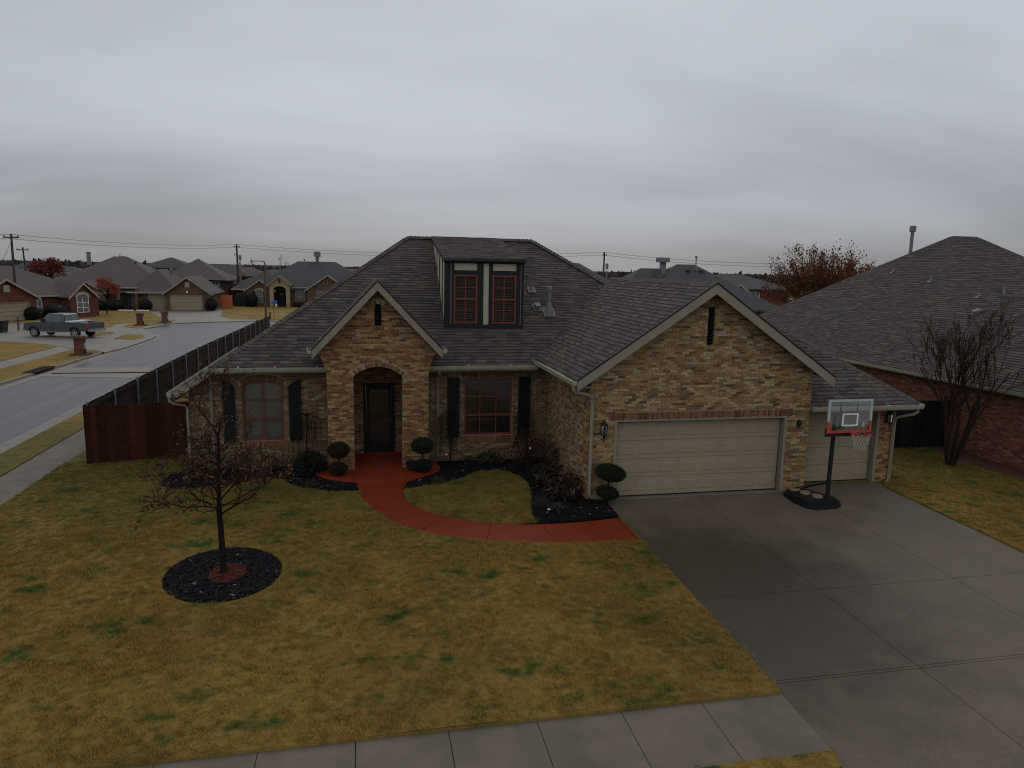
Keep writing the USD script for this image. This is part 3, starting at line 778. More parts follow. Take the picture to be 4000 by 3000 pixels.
# rake of the low left eave
mb = MB(); board(mb, (-10.60, EY, 3.07), (-11.60, EY, 2.39), 0.17, 0.03, out=-Y3); obj('rake_board', mb, 'trim', HOUSE)
mb = MB(); mb.add([(-10.6, EY, 2.95), (-11.6, EY, 2.27), (-11.6, 4.35, 2.27), (-10.6, 4.35, 2.95), (-10.6, EY, 2.97), (-11.6, EY, 2.29), (-11.6, 4.35, 2.29), (-10.6, 4.35, 2.97)], BOXF[:1] and [(0, 1, 2, 3), (4, 7, 6, 5), (0, 4, 5, 1), (3, 2, 6, 7)]); obj('soffit', mb, 'trim', HOUSE)
for x0, x1 in ((-10.72, -7.45), (-4.53, -1.20)):
    mb = MB(); mb.box(x0, x1, EY, EY + 0.025, EZ - 0.19, EZ - 0.012); obj('fascia', mb, 'trim', HOUSE)
    mb = MB(); mb.box(x0, x1, EY + 0.025, 4.3, EZ - 0.17, EZ - 0.15); obj('soffit', mb, 'trim', HOUSE)
    mb = MB(); gutter(mb, (x0, EY - 0.002, EZ - 0.012), (x1, EY - 0.002, EZ - 0.012), -Y3); obj('gutter', mb, 'gutter', HOUSE)
bolts_on_gutter(HOUSE, (-10.72, EY, EZ), (-7.45, EY, EZ), -Y3, (0.27, 0.57, 0.92))
bolts_on_gutter(HOUSE, (-4.53, EY, EZ), (-1.20, EY, EZ), -Y3, (0.36, 0.74))
mb = MB(); mb.box(-1.2, -1.175, -0.33, 4.0, 3.06, 3.235); obj('fascia', mb, 'trim', HOUSE)
mb = MB(); mb.box(-1.175, -0.73, -0.33, 4.28, 3.06, 3.08); obj('soffit', mb, 'trim', HOUSE)
mb = MB(); gutter(mb, (-1.202, -0.38, 3.235), (-1.202, 4.0, 3.235), -X3); obj('gutter', mb, 'gutter', HOUSE)
mb = MB(); mb.box(-1.318, -1.21, -0.36, 3.6, 3.19, 3.222); obj('gutter_bed', mb, 'gutter_inside', HOUSE, label='pale yellow-green strip lying in the gutter')  # flat strip in a paler, greener colour than the gutter round it
mb = MB(); mb.box(5.63, 9.1, 0.0, 0.025, 2.22, 2.385); obj('fascia', mb, 'trim', HOUSE)
mb = MB(); mb.box(5.61, 9.1, 0.025, 0.45, 2.23, 2.25); obj('soffit', mb, 'trim', HOUSE)
mb = MB(); gutter(mb, (5.62, -0.002, 2.385), (9.14, -0.002, 2.385), -Y3); obj('gutter', mb, 'gutter', HOUSE)
bolts_on_gutter(HOUSE, (5.62, 0, 2.385), (9.14, 0, 2.385), -Y3, (0.68, 0.97))
mb = MB(); mb.box(9.1, 9.125, 0.0, 10.6, 2.22, 2.385); obj('fascia', mb, 'trim', HOUSE)
mb = MB(); gutter(mb, (9.126, 0.0, 2.385), (9.126, 10.6, 2.385), X3); obj('gutter', mb, 'gutter', HOUSE)
mb = MB(); mb.box(8.72, 9.1, 0.45, 10.6, 2.23, 2.25); obj('soffit', mb, 'trim', HOUSE)
mb = MB(); gutter(mb, (-11.62, 3.72, 2.40), (-11.62, 15.4, 2.40), -X3); obj('gutter', mb, 'gutter', HOUSE)
mb = MB(); mb.box(-11.62, -11.6, EY, 15.4, 2.22, 2.39); obj('fascia', mb, 'trim', HOUSE)
# small returns at the feet of the entry gable
for x, s in ((-7.81, -1), (-4.17, 1)):
    mb = MB(); gutter(mb, (x, 3.10, 3.66), (x, 3.75, 3.66), X3 * s); obj('gutter', mb, 'gutter', HOUSE)


def downspout(pts, r=0.05):
    mb = MB(); mb.tube(pts, r, sides=4); return obj('downspout', mb, 'trim', HOUSE)


def bent(*p):
    return [np.array(q, float) for q in p]


downspout(bent((-11.68, 3.76, 2.29), (-11.68, 3.78, 2.16), (-11.60, 3.85, 2.08), (-11.40, 4.13, 1.98), (-11.33, 4.22, 1.90), (-11.33, 4.23, 0.1)), 0.042)
downspout(bent((-10.69, 3.76, 2.98), (-10.69, 3.80, 2.86), (-10.69, 4.14, 2.72), (-10.69, 4.22, 2.6), (-10.69, 4.23, 0.2)), 0.045)
downspout(bent((-4.20, 3.76, 2.98), (-4.20, 3.80, 2.86), (-4.20, 4.14, 2.74), (-4.20, 4.22, 2.6), (-4.20, 4.23, 0.2)), 0.045)
downspout(bent((-1.26, -0.28, 3.12), (-1.25, -0.27, 3.02), (-1.18, -0.24, 2.94), (-0.80, -0.11, 2.83), (-0.70, -0.07, 2.74), (-0.68, -0.06, 2.6), (-0.68, -0.06, 0.28), (-0.67, -0.06, 0.17), (-0.58, -0.06, 0.11), (-0.33, -0.07, 0.09)), 0.056)
mb = MB(); mb.tube([(-0.27, -0.08, 0.085), (-0.02, -0.09, 0.07)], 0.06, sides=4); obj('downspout', mb, 'trim', HOUSE)
downspout(bent((9.02, -0.06, 2.27), (9.02, -0.03, 2.18), (8.94, 0.02, 2.1), (8.72, 0.30, 1.97), (8.66, 0.38, 1.9), (8.65, 0.39, 1.78), (8.65, 0.39, 0.25), (8.63, 0.37, 0.13), (8.52, 0.28, 0.08), (8.36, 0.14, 0.06)), 0.05)

# garage doors: four sections, each with a row of raised panels
def garage_door(x0, x1, z0, z1, y, cols):
    hgt = (z1 - z0) / 4
    mb = MB()
    for r in range(4):
        mb.box(x0, x1, y, y + 0.045, z0 + r * hgt + 0.004, z0 + (r + 1) * hgt - 0.004)
    d = obj('garage_door', mb, 'garage_paint', HOUSE)
    w = (x1 - x0) / cols
    for r in range(4):
        for c in range(cols):
            xa, xb, za, zb = x0 + c * w + 0.055, x0 + (c + 1) * w - 0.055, z0 + r * hgt + 0.115, z0 + (r + 1) * hgt - 0.115
            o_, i_ = 0.0, 0.02
            v = [(xa, y + 0.001, za), (xb, y + 0.001, za), (xb, y + 0.001, zb), (xa, y + 0.001, zb), (xa + i_, y - 0.012, za + i_), (xb - i_, y - 0.012, za + i_), (xb - i_, y - 0.012, zb - i_), (xa + i_, y - 0.012, zb - i_)]
            mb = MB(); mb.add(v, [(4, 5, 6, 7), (0, 1, 5, 4), (1, 2, 6, 5), (2, 3, 7, 6), (3, 0, 4, 7)])
            obj('panel', mb, 'garage_paint', d)
    mb = MB(); mb.box(x0, x1, y + 0.004, y + 0.04, z0 - 0.035, z0 + 0.003); obj('weather_strip', mb, 'black_paint', d)


garage_door(0.07, 4.81, 0.05, 2.05, 0.16, 8)
garage_door(5.87, 8.08, 0.05, 2.05, 0.62, 4)
for x0, x1, y0, y1, zt in ((0.0, 4.88, -0.012, 0.2, 2.13), (5.8, 8.15, 0.438, 0.66, 2.12)):
    mb = MB(); mb.box(x0 - 0.045, x0 + 0.03, y0, y1, 0.0, zt - 0.03); obj('door_jamb', mb, 'trim', HOUSE)
    mb = MB(); mb.box(x1 - 0.03, x1 + 0.045, y0, y1, 0.0, zt - 0.03); obj('door_jamb', mb, 'trim', HOUSE)
    mb = MB(); mb.box(x0 - 0.045, x1 + 0.045, y0, y1, zt - 0.03, zt + 0.025); obj('door_head', mb, 'trim', HOUSE)
    mb = MB(); mb.box(x0 + 0.03, x1 - 0.03, y0 + 0.02, y1 + 0.12, -0.1, 0.014); obj('door_sill', mb, 'kerb_concrete', HOUSE)

# windows
def slats(parent, x0, x1, z0, z1, y, step, matname, tilt=0.55):
    z = z0 + step * 0.6
    while z < z1:
        mb = MB(); mb.obox(((x0 + x1) / 2, y, z), ((x1 - x0) / 2, step * 0.48, 0.002), [X3, np.array([0, math.cos(tilt), math.sin(tilt)]), np.array([0, -math.sin(tilt), math.cos(tilt)])])
        obj('blind_slat', mb, matname, parent); z += step


# arched window, left: six lights, pale shade behind
outer = win_l
inner = win_l.buffer(-0.055)
mb = MB(); mb.prism(outer.difference(inner), (0, 4.36, 0), *FRONT, -0.06, 0.0)
W = obj('window', mb, 'red_paint', HOUSE)
mb = MB(); mb.box(-9.315, -9.265, 4.352, 4.39, 0.88, 2.6); mb.box(-9.84, -9.317, 4.355, 4.39, 1.48, 1.52); mb.box(-9.263, -8.74, 4.355, 4.39, 1.48, 1.52)
mb.box(-9.84, -9.317, 4.355, 4.39, 2.04, 2.08); mb.box(-9.263, -8.74, 4.355, 4.39, 2.04, 2.08); obj('muntin', mb, 'red_paint', W)
for cx in ((-9.82, -9.32), (-9.26, -8.76)):
    for cz in ((0.9, 1.475), (1.525, 2.035), (2.085, 2.55)):
        mb = MB(); mb.box(cx[0], cx[1], 4.385, 4.389, cz[0], cz[1]); obj('pane', mb, 'pane', W)
mb = MB(); mb.box(-9.86, -8.72, 4.47, 4.5, 0.86, 2.63); obj('roller_shade', mb, 'shade_cloth', W)
mb = MB(); mb.box(-9.9, -8.68, 4.315, 4.36, 0.835, 0.885); obj('sill', mb, 'red_paint', W)
# flat window, middle
mb = MB(); mb.prism(win_m.difference(win_m.buffer(-0.06)), (0, 4.37, 0), *FRONT, -0.06, 0.0)
W = obj('window', mb, 'red_paint', HOUSE)
mb = MB(); mb.box(-2.89, -2.86, 4.36, 4.40, 0.88, 1.43); mb.box(-2.89, -2.86, 4.36, 4.40, 1.49, 2.56); mb.box(-2.38, -2.35, 4.36, 4.40, 0.88, 1.43); mb.box(-2.38, -2.35, 4.36, 4.40, 1.49, 2.56); mb.box(-3.32, -1.91, 4.355, 4.40, 1.43, 1.49)
mb.box(-3.32, -1.91, 4.362, 4.40, 2.02, 2.045); obj('muntin', mb, 'red_paint', W)
for cx in ((-3.31, -2.89), (-2.86, -2.38), (-2.35, -1.92)):
    for cz in ((0.88, 1.43), (1.49, 2.02), (2.045, 2.56)):
        mb = MB(); mb.box(cx[0], cx[1], 4.394, 4.398, cz[0], cz[1]); obj('pane', mb, 'pane', W)
slats(W, -3.31, -1.92, 0.88, 2.56, 4.44, 0.05, 'blind_dark')
mb = MB(); mb.box(-3.5, -1.75, 4.55, 4.6, 0.75, 2.7); obj('room_dark', mb, 'dark_room', W)
# shutters
for x0, x1, z0, z1, arch in ((-10.38, -10.05, 0.84, 2.66, -1), (-8.56, -8.21, 0.84, 2.66, 1), (-3.9, -3.53, 0.8, 2.66, 0), (-1.68, -1.30, 0.74, 2.66, 0)):
    if arch:
        top = [(x0 + (x1 - x0) * k, z1 - 0.19 * ((1 - k) if arch > 0 else k) ** 1.6) for k in np.linspace(0, 1, 7)]
    else:
        top = [(x0, z1), (x1, z1)]
    P = Polygon([(x0, z0), (x1, z0)] + top[::-1])
    mb = MB(); mb.prism(P, (0, 4.285, 0), *FRONT, 0.0, 0.025)
    s = obj('shutter', mb, 'shutter_paint', HOUSE)
    z = z0 + 0.1
    q = P.buffer(-0.045)
    mb = MB(); mb.prism(P.difference(q), (0, 4.285, 0), *FRONT, 0.026, 0.04); mb.box(x0 + 0.02, x1 - 0.02, 4.247, 4.258, (z0 + z1) / 2 - 0.15, (z0 + z1) / 2 - 0.08)
    obj('shutter_frame', mb, 'shutter_paint', s)
    while z < z1 - 0.25:
        mb = MB(); mb.obox(((x0 + x1) / 2, 4.252, z), ((x1 - x0) / 2 - 0.05, 0.017, 0.004), [X3, np.array([0, 0.6, 0.8]), np.array([0, -0.8, 0.6])])
        obj('shutter_slat', mb, 'shutter_paint', s); z += 0.06

# front door: black storm door with one tall light
mb = MB(); mb.prism(rect(-6.42, -5.46, 0.16, 2.38).difference(rect(-6.34, -5.54, 0.16, 2.30)), (0, 5.16, 0), *FRONT, -0.14, 0.0); D_ = obj('front_door', mb, 'black_paint', HOUSE)
mb = MB(); mb.prism(rect(-6.335, -5.545, 0.175, 2.295).difference(rect(-6.235, -5.645, 0.36, 2.2)), (0, 5.2, 0), *FRONT, -0.035, 0.0); obj('storm_frame', mb, 'black_paint', D_)
mb = MB(); mb.box(-6.24, -5.64, 5.213, 5.217, 0.355, 2.205); obj('pane', mb, 'pane', D_)
mb = MB(); mb.box(-6.33, -5.55, 5.3, 5.34, 0.17, 2.3); mb.box(-6.2, -5.98, 5.285, 5.3, 0.4, 1.1); mb.box(-5.9, -5.68, 5.285, 5.3, 0.4, 1.1); mb.box(-6.2, -5.98, 5.285, 5.3, 1.25, 2.1); mb.box(-5.9, -5.68, 5.285, 5.3, 1.25, 2.1); obj('door_leaf', mb, 'black_paint', D_)
mb = MB(); mb.tube([(-5.60, 5.19, 1.12), (-5.60, 5.14, 1.12), (-5.60, 5.14, 1.26), (-5.60, 5.19, 1.26)], 0.01, 6); obj('handle', mb, 'galvanised', D_)
mb = MB(); mb.box(-6.44, -5.44, 4.98, 5.2, 0.10, 0.165); obj('threshold', mb, 'red_concrete', D_)

# dormer
DY = 5.3
dz0, dz1, dx0, dx1 = 4.08, 6.22, -3.86, -1.37
wins = [rect(-3.60, -2.85, 4.24, 5.76), rect(-2.37, -1.60, 4.23, 5.76)]
face = Polygon([(dx0, dz0), (dx1, dz0), (dx1, dz1), (dx0, dz1)])
mb = MB(); mb.prism(face.difference(unary_union(wins)), (0, DY, 0), *FRONT, -0.12, 0.0); DF = obj('dormer_front', mb, 'stucco', HOUSE)
for s, x in ((-1, dx0), (1, dx1)):
    mb = MB(); P = Polygon([(DY + 0.001, dz0), (9.62, 7.05), (DY + 0.001, dz1)])
    mb.prism(P, (x, 0, 0), Y3, Z3, X3 * s, -0.1, 0.0); c_ = obj('dormer_cheek', mb, 'stucco', HOUSE)
    for t0, t1 in ((DY - 0.002, DY + 0.12), (6.05, 6.11), (6.9, 6.96), (7.75, 7.81)):
        zb0, zb1 = EZ + S * (t0 - EY) - 0.05, dz1 + 0.19 * (t0 - DY)
        mb = MB(); mb.prism(Polygon([(t0, zb0), (t1, zb0 + S * (t1 - t0)), (t1, zb1), (t0, zb1)]), (x, 0, 0), Y3, Z3, X3 * s, 0.001, 0.022); obj('timber', mb, 'black_paint', c_)
    mb = MB(); mb.prism(Polygon([(DY, dz1 - 0.1), (9.2, dz1 - 0.1 + 0.19 * 3.9), (9.2, dz1 + 0.02 + 0.19 * 3.9), (DY, dz1 + 0.02)]), (x, 0, 0), Y3, Z3, X3 * s, 0.023, 0.04); obj('timber', mb, 'black_paint', c_)
# half-timbering on the face
panels_open = [rect(-3.585, -2.86, 5.90, 6.12), rect(-2.36, -1.60, 5.90, 6.12), rect(-2.66, -2.48, 4.20, 6.12), rect(-3.70, -3.672, 4.2, 6.12), rect(-1.46, -1.432, 4.2, 6.1)]
timber = face.difference(unary_union(panels_open + wins))
mb = MB(); mb.prism(timber, (0, DY, 0), *FRONT, 0.002, 0.03); obj('timber', mb, 'black_paint', DF)
mb = MB(); mb.box(dx0 - 0.06, dx1 + 0.06, DY - 0.17, DY - 0.14, 6.17, 6.262); obj('fascia', mb, 'black_paint', DF)
mb = MB(); mb.box(dx0 - 0.03, dx1 + 0.03, DY - 0.06, DY + 0.02, dz0 - 0.02, dz0 + 0.1); obj('flashing', mb, 'black_paint', DF)
for w_ in wins:
    xa, za, xb, zb = w_.bounds
    mb = MB(); mb.prism(w_.difference(w_.buffer(-0.055)), (0, DY, 0), *FRONT, -0.04, 0.04); W = obj('window', mb, 'red_paint', HOUSE)
    xm, zm = (xa + xb) / 2, (za + zb) / 2
    mb = MB(); mb.box(xm - 0.015, xm + 0.015, DY - 0.005, DY + 0.03, za + 0.06, zm - 0.03); mb.box(xm - 0.015, xm + 0.015, DY - 0.005, DY + 0.03, zm + 0.03, zb - 0.06)
    mb.box(xa + 0.05, xb - 0.05, DY - 0.015, DY + 0.03, zm - 0.03, zm + 0.03)
    for q in (za + (zm - za) * 0.55, zm + (zb - zm) * 0.48):
        mb.box(xa + 0.05, xm - 0.016, DY - 0.004, DY + 0.03, q - 0.013, q + 0.013); mb.box(xm + 0.016, xb - 0.05, DY - 0.004, DY + 0.03, q - 0.013, q + 0.013)
    obj('muntin', mb, 'red_paint', W)
    for sx in ((xa + 0.06, xm - 0.017), (xm + 0.017, xb - 0.06)):
        for sz in ((za + 0.06, zm - 0.032), (zm + 0.032, zb - 0.06)):
            mb = MB(); mb.box(sx[0], sx[1], DY + 0.022, DY + 0.026, sz[0], sz[1]); obj('pane', mb, 'pane', W)
    slats(W, xa + 0.06, xb - 0.06, za + 0.06, zb - 0.06, DY + 0.06, 0.055, 'blind')
    mb = MB(); mb.box(xa - 0.03, xb + 0.03, DY + 0.16, DY + 0.19, za - 0.05, zb + 0.05); obj('room_dark', mb, 'dark_room', W)

# roof vents and flues
def on_front(x, y):
    return EZ + S * (y - EY)


x, y = -0.33, 5.93; z = on_front(x, y)
mb = MB(); mb.obox((x, y, z + 0.02), (0.2, 0.24, 0.01), [X3, normals['front'][[0, 2, 1]] * [1, 1, -1], normals['front']]); obj('flue_flashing', mb, 'vent_metal', HOUSE)
mb = MB(); mb.lathe([(0.0, -0.1), (0.16, -0.1), (0.085, 0.30), (0.085, 0.32), (0.062, 0.33), (0.062, 0.72), (0.09, 0.73), (0.09, 0.86), (0.0, 0.88)], (x, y, z), 18); obj('flue', mb, 'vent_metal', HOUSE, smooth=35)
x, y = -0.68, 6.14; z = on_front(x, y)
mb = MB(); mb.obox((x, y - 0.03, z + 0.09), (0.09, 0.13, 0.05), [X3, np.array([0, 0.89, 0.45]), np.array([0, -0.45, 0.89])]); mb.obox((x, y + 0.02, z + 0.02), (0.15, 0.2, 0.008), [X3, np.array([0, 0.826, 0.563]), np.array([0, -0.563, 0.826])]); obj('roof_vent', mb, 'vent_metal', HOUSE)
x, y = -0.70, 6.96; z = on_front(x, y)
mb = MB(); mb.lathe([(0.0, -0.1), (0.10, -0.1), (0.05, 0.14), (0.035, 0.15), (0.035, 0.3), (0.0, 0.3)], (x, y, z), 12); mb.obox((x, y, z + 0.02), (0.14, 0.16, 0.008), [X3, np.array([0, 0.826, 0.563]), np.array([0, -0.563, 0.826])]); obj('vent_pipe', mb, 'vent_metal', HOUSE, smooth=35)


# wall lanterns and the house-number plaque
def lantern(x, y, z):
    c = np.array([x, y, z])
    mb = MB(); mb.lathe([(0, 0.26), (0.02, 0.25), (0.03, 0.2), (0.10, 0.14), (0.10, 0.12), (0, 0.12)], c + (0, -0.15, 0), 8)
    mb.lathe([(0, -0.16), (0.05, -0.16), (0.075, -0.13), (0, -0.13)], c + (0, -0.15, 0), 8)
    mb.lathe([(0, -0.36), (0.012, -0.3), (0.02, -0.2), (0.035, -0.17), (0, -0.16)], c + (0, -0.15, 0), 8)
    for a in range(6):
        t = a * math.pi / 3
        mb.tube([c + (0.072 * math.cos(t), -0.15 + 0.072 * math.sin(t), -0.13), c + (0.09 * math.cos(t), -0.15 + 0.09 * math.sin(t), 0.12)], 0.008, 4)
    mb.tube([c + (0, -0.01, 0.12), c + (0, -0.06, 0.2), c + (0, -0.15, 0.26)], 0.012, 6); mb.box(x - 0.05, x + 0.05, y - 0.03, y - 0.01, z - 0.12, z + 0.16)
    l = obj('wall_lantern', mb, 'black_paint', HOUSE)
    mb = MB(); mb.lathe([(0.06, -0.12), (0.078, 0.115)], c + (0, -0.15, 0), 6); obj('lantern_glass', mb, 'pane', l)


lantern(-0.37, 0.0, 1.93)
lantern(8.42, 0.45, 1.93)
mb = MB(); mb.prism(affinity.scale(Point(5.28, 1.93).buffer(0.1, 12), 0.75, 1.05), (0, 0, 0), *FRONT, 0.015, 0.045); obj('number_plaque', mb, 'black_paint', HOUSE)
# ------------------------------------------------------------------ ground, streets, paving, lawns
def sheet(poly, cell, z=lambda x, y: H(x, y), skirt=0.0, jitter=None):
    """A draped sheet over a plan polygon, cut on a grid so that it follows the ground."""
    V, F, index = [], [], {}
    pp = prep(poly)
    x0, y0, x1, y1 = poly.bounds

    def vid(x, y):
        k = (round(x, 4), round(y, 4))
        if k not in index:
            index[k] = len(V); V.append((x, y))
        return index[k]

    for i in range(math.floor(x0 / cell), math.ceil(x1 / cell)):
        for j in range(math.floor(y0 / cell), math.ceil(y1 / cell)):
            c = sbox(i * cell, j * cell, (i + 1) * cell, (j + 1) * cell)
            if pp.contains(c):
                q = [vid((i + a) * cell, (j + b) * cell) for a, b in ((0, 0), (1, 0), (1, 1), (0, 1))]
                F += [(q[0], q[1], q[2]), (q[0], q[2], q[3])]
            elif pp.intersects(c):
                g = poly.intersection(c)
                for s in getattr(g, 'geoms', [g]):
                    if s.geom_type == 'Polygon' and s.area > 1e-5:
                        v, f = trimesh.creation.triangulate_polygon(s, engine='earcut')
                        ids = [vid(*p) for p in v]
                        for t in f:
                            a, b, d = (v[t[0]], v[t[1]], v[t[2]])
                            cr = (b[0] - a[0]) * (d[1] - a[1]) - (b[1] - a[1]) * (d[0] - a[0])
                            F.append(tuple(ids[k] for k in (t if cr > 0 else t[::-1])))
    V = np.array(V)
    zz = z(V[:, 0], V[:, 1])
    out = np.column_stack([V, zz])
    if jitter:
        out[:, 2] += jitter(out)
    mb = MB(); mb.add(out, np.array(F))
    if skirt:
        for g in getattr(poly, 'geoms', [poly]):
            for ring in ([g.exterior, *g.interiors] if g.geom_type == 'Polygon' else []):
                r = np.array(ring.segmentize(cell).coords)
                t = np.column_stack([r, z(r[:, 0], r[:, 1])])
                b = t - [0, 0, skirt]
                k = len(r)
                mb.add(np.vstack([t, b]), [(i, i + 1, k + i + 1, k + i) for i in range(k - 1)])
    return mb


P_ = lambda *p: Polygon(p).buffer(0)
street = P_((-23.7, -60), (-23.7, 30), (-23.75, 36), (-23.6, 39.5), (-23.8, 47.4), (-24.15, 49.8), (-26.2, 54.3), (-27.5, 58), (-27.9, 62.9), (-27.0, 65.6), (-24.4, 67.9), (-18.6, 71.2),
            (-14.5, 70), (-12, 66), (-12.2, 61), (-14.6, 57.6), (-16.9, 56.2), (-17.6, 53), (-17.6, -60))
front_street = P_((-60, -13.2), (60, -13.2), (60, -21.5), (-60, -21.5))
side_walk = P_((-16.32, -9.6), (-16.32, 52), (-15.1, 52), (-15.1, -9.6))
front_walk = P_((-16.32, -9.6), (-16.32, -8.32), (-0.26, -8.32), (-0.26, -9.6))
front_walk_r = P_((8.25, -9.6), (8.25, -8.32), (40, -8.32), (40, -9.6))
drive = P_((-0.26, 0.16), (-0.26, -9.6), (-1.6, -13.2), (9.6, -13.2), (8.25, -9.6), (8.15, 0.0), (8.7, 0.42), (5.6, 0.42), (5.6, 0.16))
walk_L = P_((-27.8, -60), (-27.8, 30.8), (-28.1, 40.5), (-26.4, 38.4), (-26.2, 27.1), (-26.2, -60))
island1 = P_((-26.4, 46.6), (-26.8, 50.8), (-25.4, 51.0), (-24.6, 48.6), (-24.6, 45.8))
island2 = P_((-28.9, 48.0), (-28.1, 51.9), (-28.5, 53.6), (-30.0, 54.3))
island3 = P_((-29.7, 60.3), (-30.3, 63.6), (-29.1, 71.5), (-27.25, 70.6), (-26.8, 64.7), (-28.1, 61.1), (-27.8, 58.2))
drive_L = P_((-23.7, 36), (-24.7, 37.5), (-26.3, 38), (-28.2, 40.4), (-30.7, 42.9), (-33.7, 44.4), (-46, 50), (-56, 60), (-47, 69), (-40, 65), (-36, 58), (-32.0, 60.2), (-30.65, 59.4), (-31.66, 64.5), (-28.8, 70.5), (-27.2, 70.6), (-26.5, 64.6),
             (-27.3, 58), (-26.0, 54.3), (-24.0, 49.8), (-23.6, 47.4), (-23.4, 39.5)).difference(unary_union([island1, island2, island3]))
drive_H = P_((-36.0, 92.5), (-34.0, 96), (-27.3, 100), (-24.3, 80.4), (-21.8, 73.6), (-18.9, 73.2), (-18.6, 71.2), (-24.4, 67.9), (-27, 65.6), (-27.25, 70.6), (-29.1, 71.5), (-29.8, 74.9))
walk_curve_out = [(-6.84, 2.55), (-6.7, 2.31), (-6.5, 1.1), (-6.3, 0.3), (-6.06, -0.3), (-5.66, -0.98), (-4.96, -1.62), (-4.17, -2.06), (-3.27, -2.36), (-2.24, -2.54), (-1.2, -2.63), (-0.275, -2.68)]
walk_curve_in = [(-0.275, -1.21), (-1.43, -1.37), (-2.15, -1.37), (-2.72, -1.31), (-3.26, -1.18), (-4.0, -0.88), (-4.62, -0.45), (-4.95, -0.13), (-5.22, 0.35), (-5.38, 0.84), (-5.40, 1.4), (-5.33, 1.95), (-5.16, 2.5)]


def spline(p, k=6):
    from scipy.interpolate import CubicSpline
    p = np.array(p); t = np.r_[0, np.cumsum(np.linalg.norm(np.diff(p, axis=0), axis=1))]
    return [tuple(q) for q in CubicSpline(t, p)(np.linspace(0, t[-1], (len(p) - 1) * k + 1))]


red_walk = Polygon(spline(walk_curve_out) + spline(walk_curve_in)).buffer(0)
porch = P_(*spline([(-7.80, 3.58), (-7.70, 3.08), (-7.38, 2.72), (-6.97, 2.47), (-6.5, 2.28), (-6.05, 2.2), (-5.6, 2.24), (-5.15, 2.38), (-4.7, 2.68), (-4.36, 3.02), (-4.22, 3.3)], 4), (-4.3, 3.8), (-4.4, 4.29), (-5.2, 4.29), (-5.2, 5.18), (-6.78, 5.18), (-6.78, 4.29), (-7.6, 4.29))
bed_left = Polygon(spline([(-11.85, 3.25), (-11.75, 2.72), (-11.05, 2.38), (-10.25, 2.66), (-9.5, 3.02), (-8.84, 3.12), (-8.34, 2.36), (-7.82, 1.94), (-7.2, 1.74), (-6.62, 1.68)]) + [(-6.62, 4.3), (-11.4, 4.3), (-11.8, 3.9)]).buffer(0)
oval = Polygon(spline([(-5.40, 1.5), (-5.0, 1.72), (-4.5, 1.9), (-3.95, 2.15), (-3.26, 2.85), (-2.68, 3.05), (-2.2, 2.7), (-1.95, 1.95), (-1.98, 1.17), (-2.22, 0.1), (-2.36, -0.65), (-2.36, -1.33)]) + walk_curve_in[3:12]).buffer(0)
bed_right = Polygon([(-5.16, 2.2)] + walk_curve_in[::-1] + [(-0.27, -0.1), (-0.5, 0.0), (-0.73, 0.0), (-0.73, 4.3), (-4.56, 4.3)]).buffer(0).difference(oval)
ring = affinity.rotate(affinity.scale(Point(-9.17, -3.02).buffer(1.0, 32), 1.10, 1.22), 15)
red_bed = P_((14.9, 8.0), (14.7, 5.5), (14.25, 3.2), (14.5, 1.3), (14.55, -4), (15.6, -4), (15.6, 8))
lot = P_((-15.1, -8.32), (-15.1, 5.6), (-14.4, 5.6), (-11.4, 5.9), (-11.4, 4.3), (-0.7, 4.3), (-0.7, 0.1), (-0.26, 0.1), (-0.26, -8.32))
paved = unary_union([street, front_street, side_walk, front_walk, front_walk_r, drive, walk_L, drive_L, drive_H])
front_lawn = lot.difference(unary_union([red_walk.buffer(0.0), porch, bed_left, bed_right, ring, oval, drive, front_walk, side_walk, sbox(-7.4, 1.6, -4.5, 4.4)])).buffer(-0.005)
front_lawn = max(getattr(front_lawn, 'geoms', [front_lawn]), key=lambda g: g.area)
oval = oval.difference(red_walk).buffer(-0.01)
right_lawn = P_((8.17, 0.0), (8.26, -8.32), (22, -8.32), (22, -4), (14.56, -4), (14.5, 1.3), (14.25, 3.2), (14.7, 5.5), (14.9, 8.0), (8.72, 8.0), (8.72, 0.42)).difference(drive).buffer(-0.01)
verge = P_((-15, -13.05), (-15, -9.61), (-0.27, -9.61), (-1.55, -13.05)).buffer(-0.02)

# deep soil under everything, out to the horizon
far = MB()
R = 4000.0
xs = np.array([-R, -800, -250, -120, -60, -28, -20, -16, -12, -8, -4, 0, 4, 8.3, 9.5, 10.5, 11.5, 12.8, 16, 24, 40, 80, 160, 400, R])
ys = np.array([-R, -800, -200, -60, -30, -20, -16, -12, -8, -4, 0, 4, 10, 20, 40, 60, 90, 120, 180, 300, 800, R])
gx, gy = np.meshgrid(xs, ys, indexing='ij')
far.add(np.stack([gx, gy, H(gx, gy) - 0.16], -1).reshape(-1, 3), [(i * len(ys) + j, (i + 1) * len(ys) + j, (i + 1) * len(ys) + j + 1, i * len(ys) + j + 1) for i in range(len(xs) - 1) for j in range(len(ys) - 1)])
obj('ground', far, 'soil', kind='structure', label='bare earth under the lawns and paving')
yard = sbox(-140, -40, 130, 260).difference(unary_union([paved, lot, right_lawn.buffer(0.02), red_bed, verge]))
yard_near, yard_far = yard.intersection(sbox(-30, -40, 30, 60)), yard.difference(sbox(-30, -40, 30, 60))
mb = sheet(yard_near, 2.0, lambda x, y: H(x, y) + 0.02); m2 = sheet(yard_far, 10.0, lambda x, y: H(x, y) + 0.02)
mb.add(m2.V[0], m2.F[0])
outer = MB()
obj('yard_grass', mb, 'lawn', kind='structure', label='dormant yellow grass of the yards beyond the side street')
mb = MB()
oxs = np.array(sorted(set(xs) | {-140, 130})); oys = np.array(sorted(set(ys) | {-40, 260}))
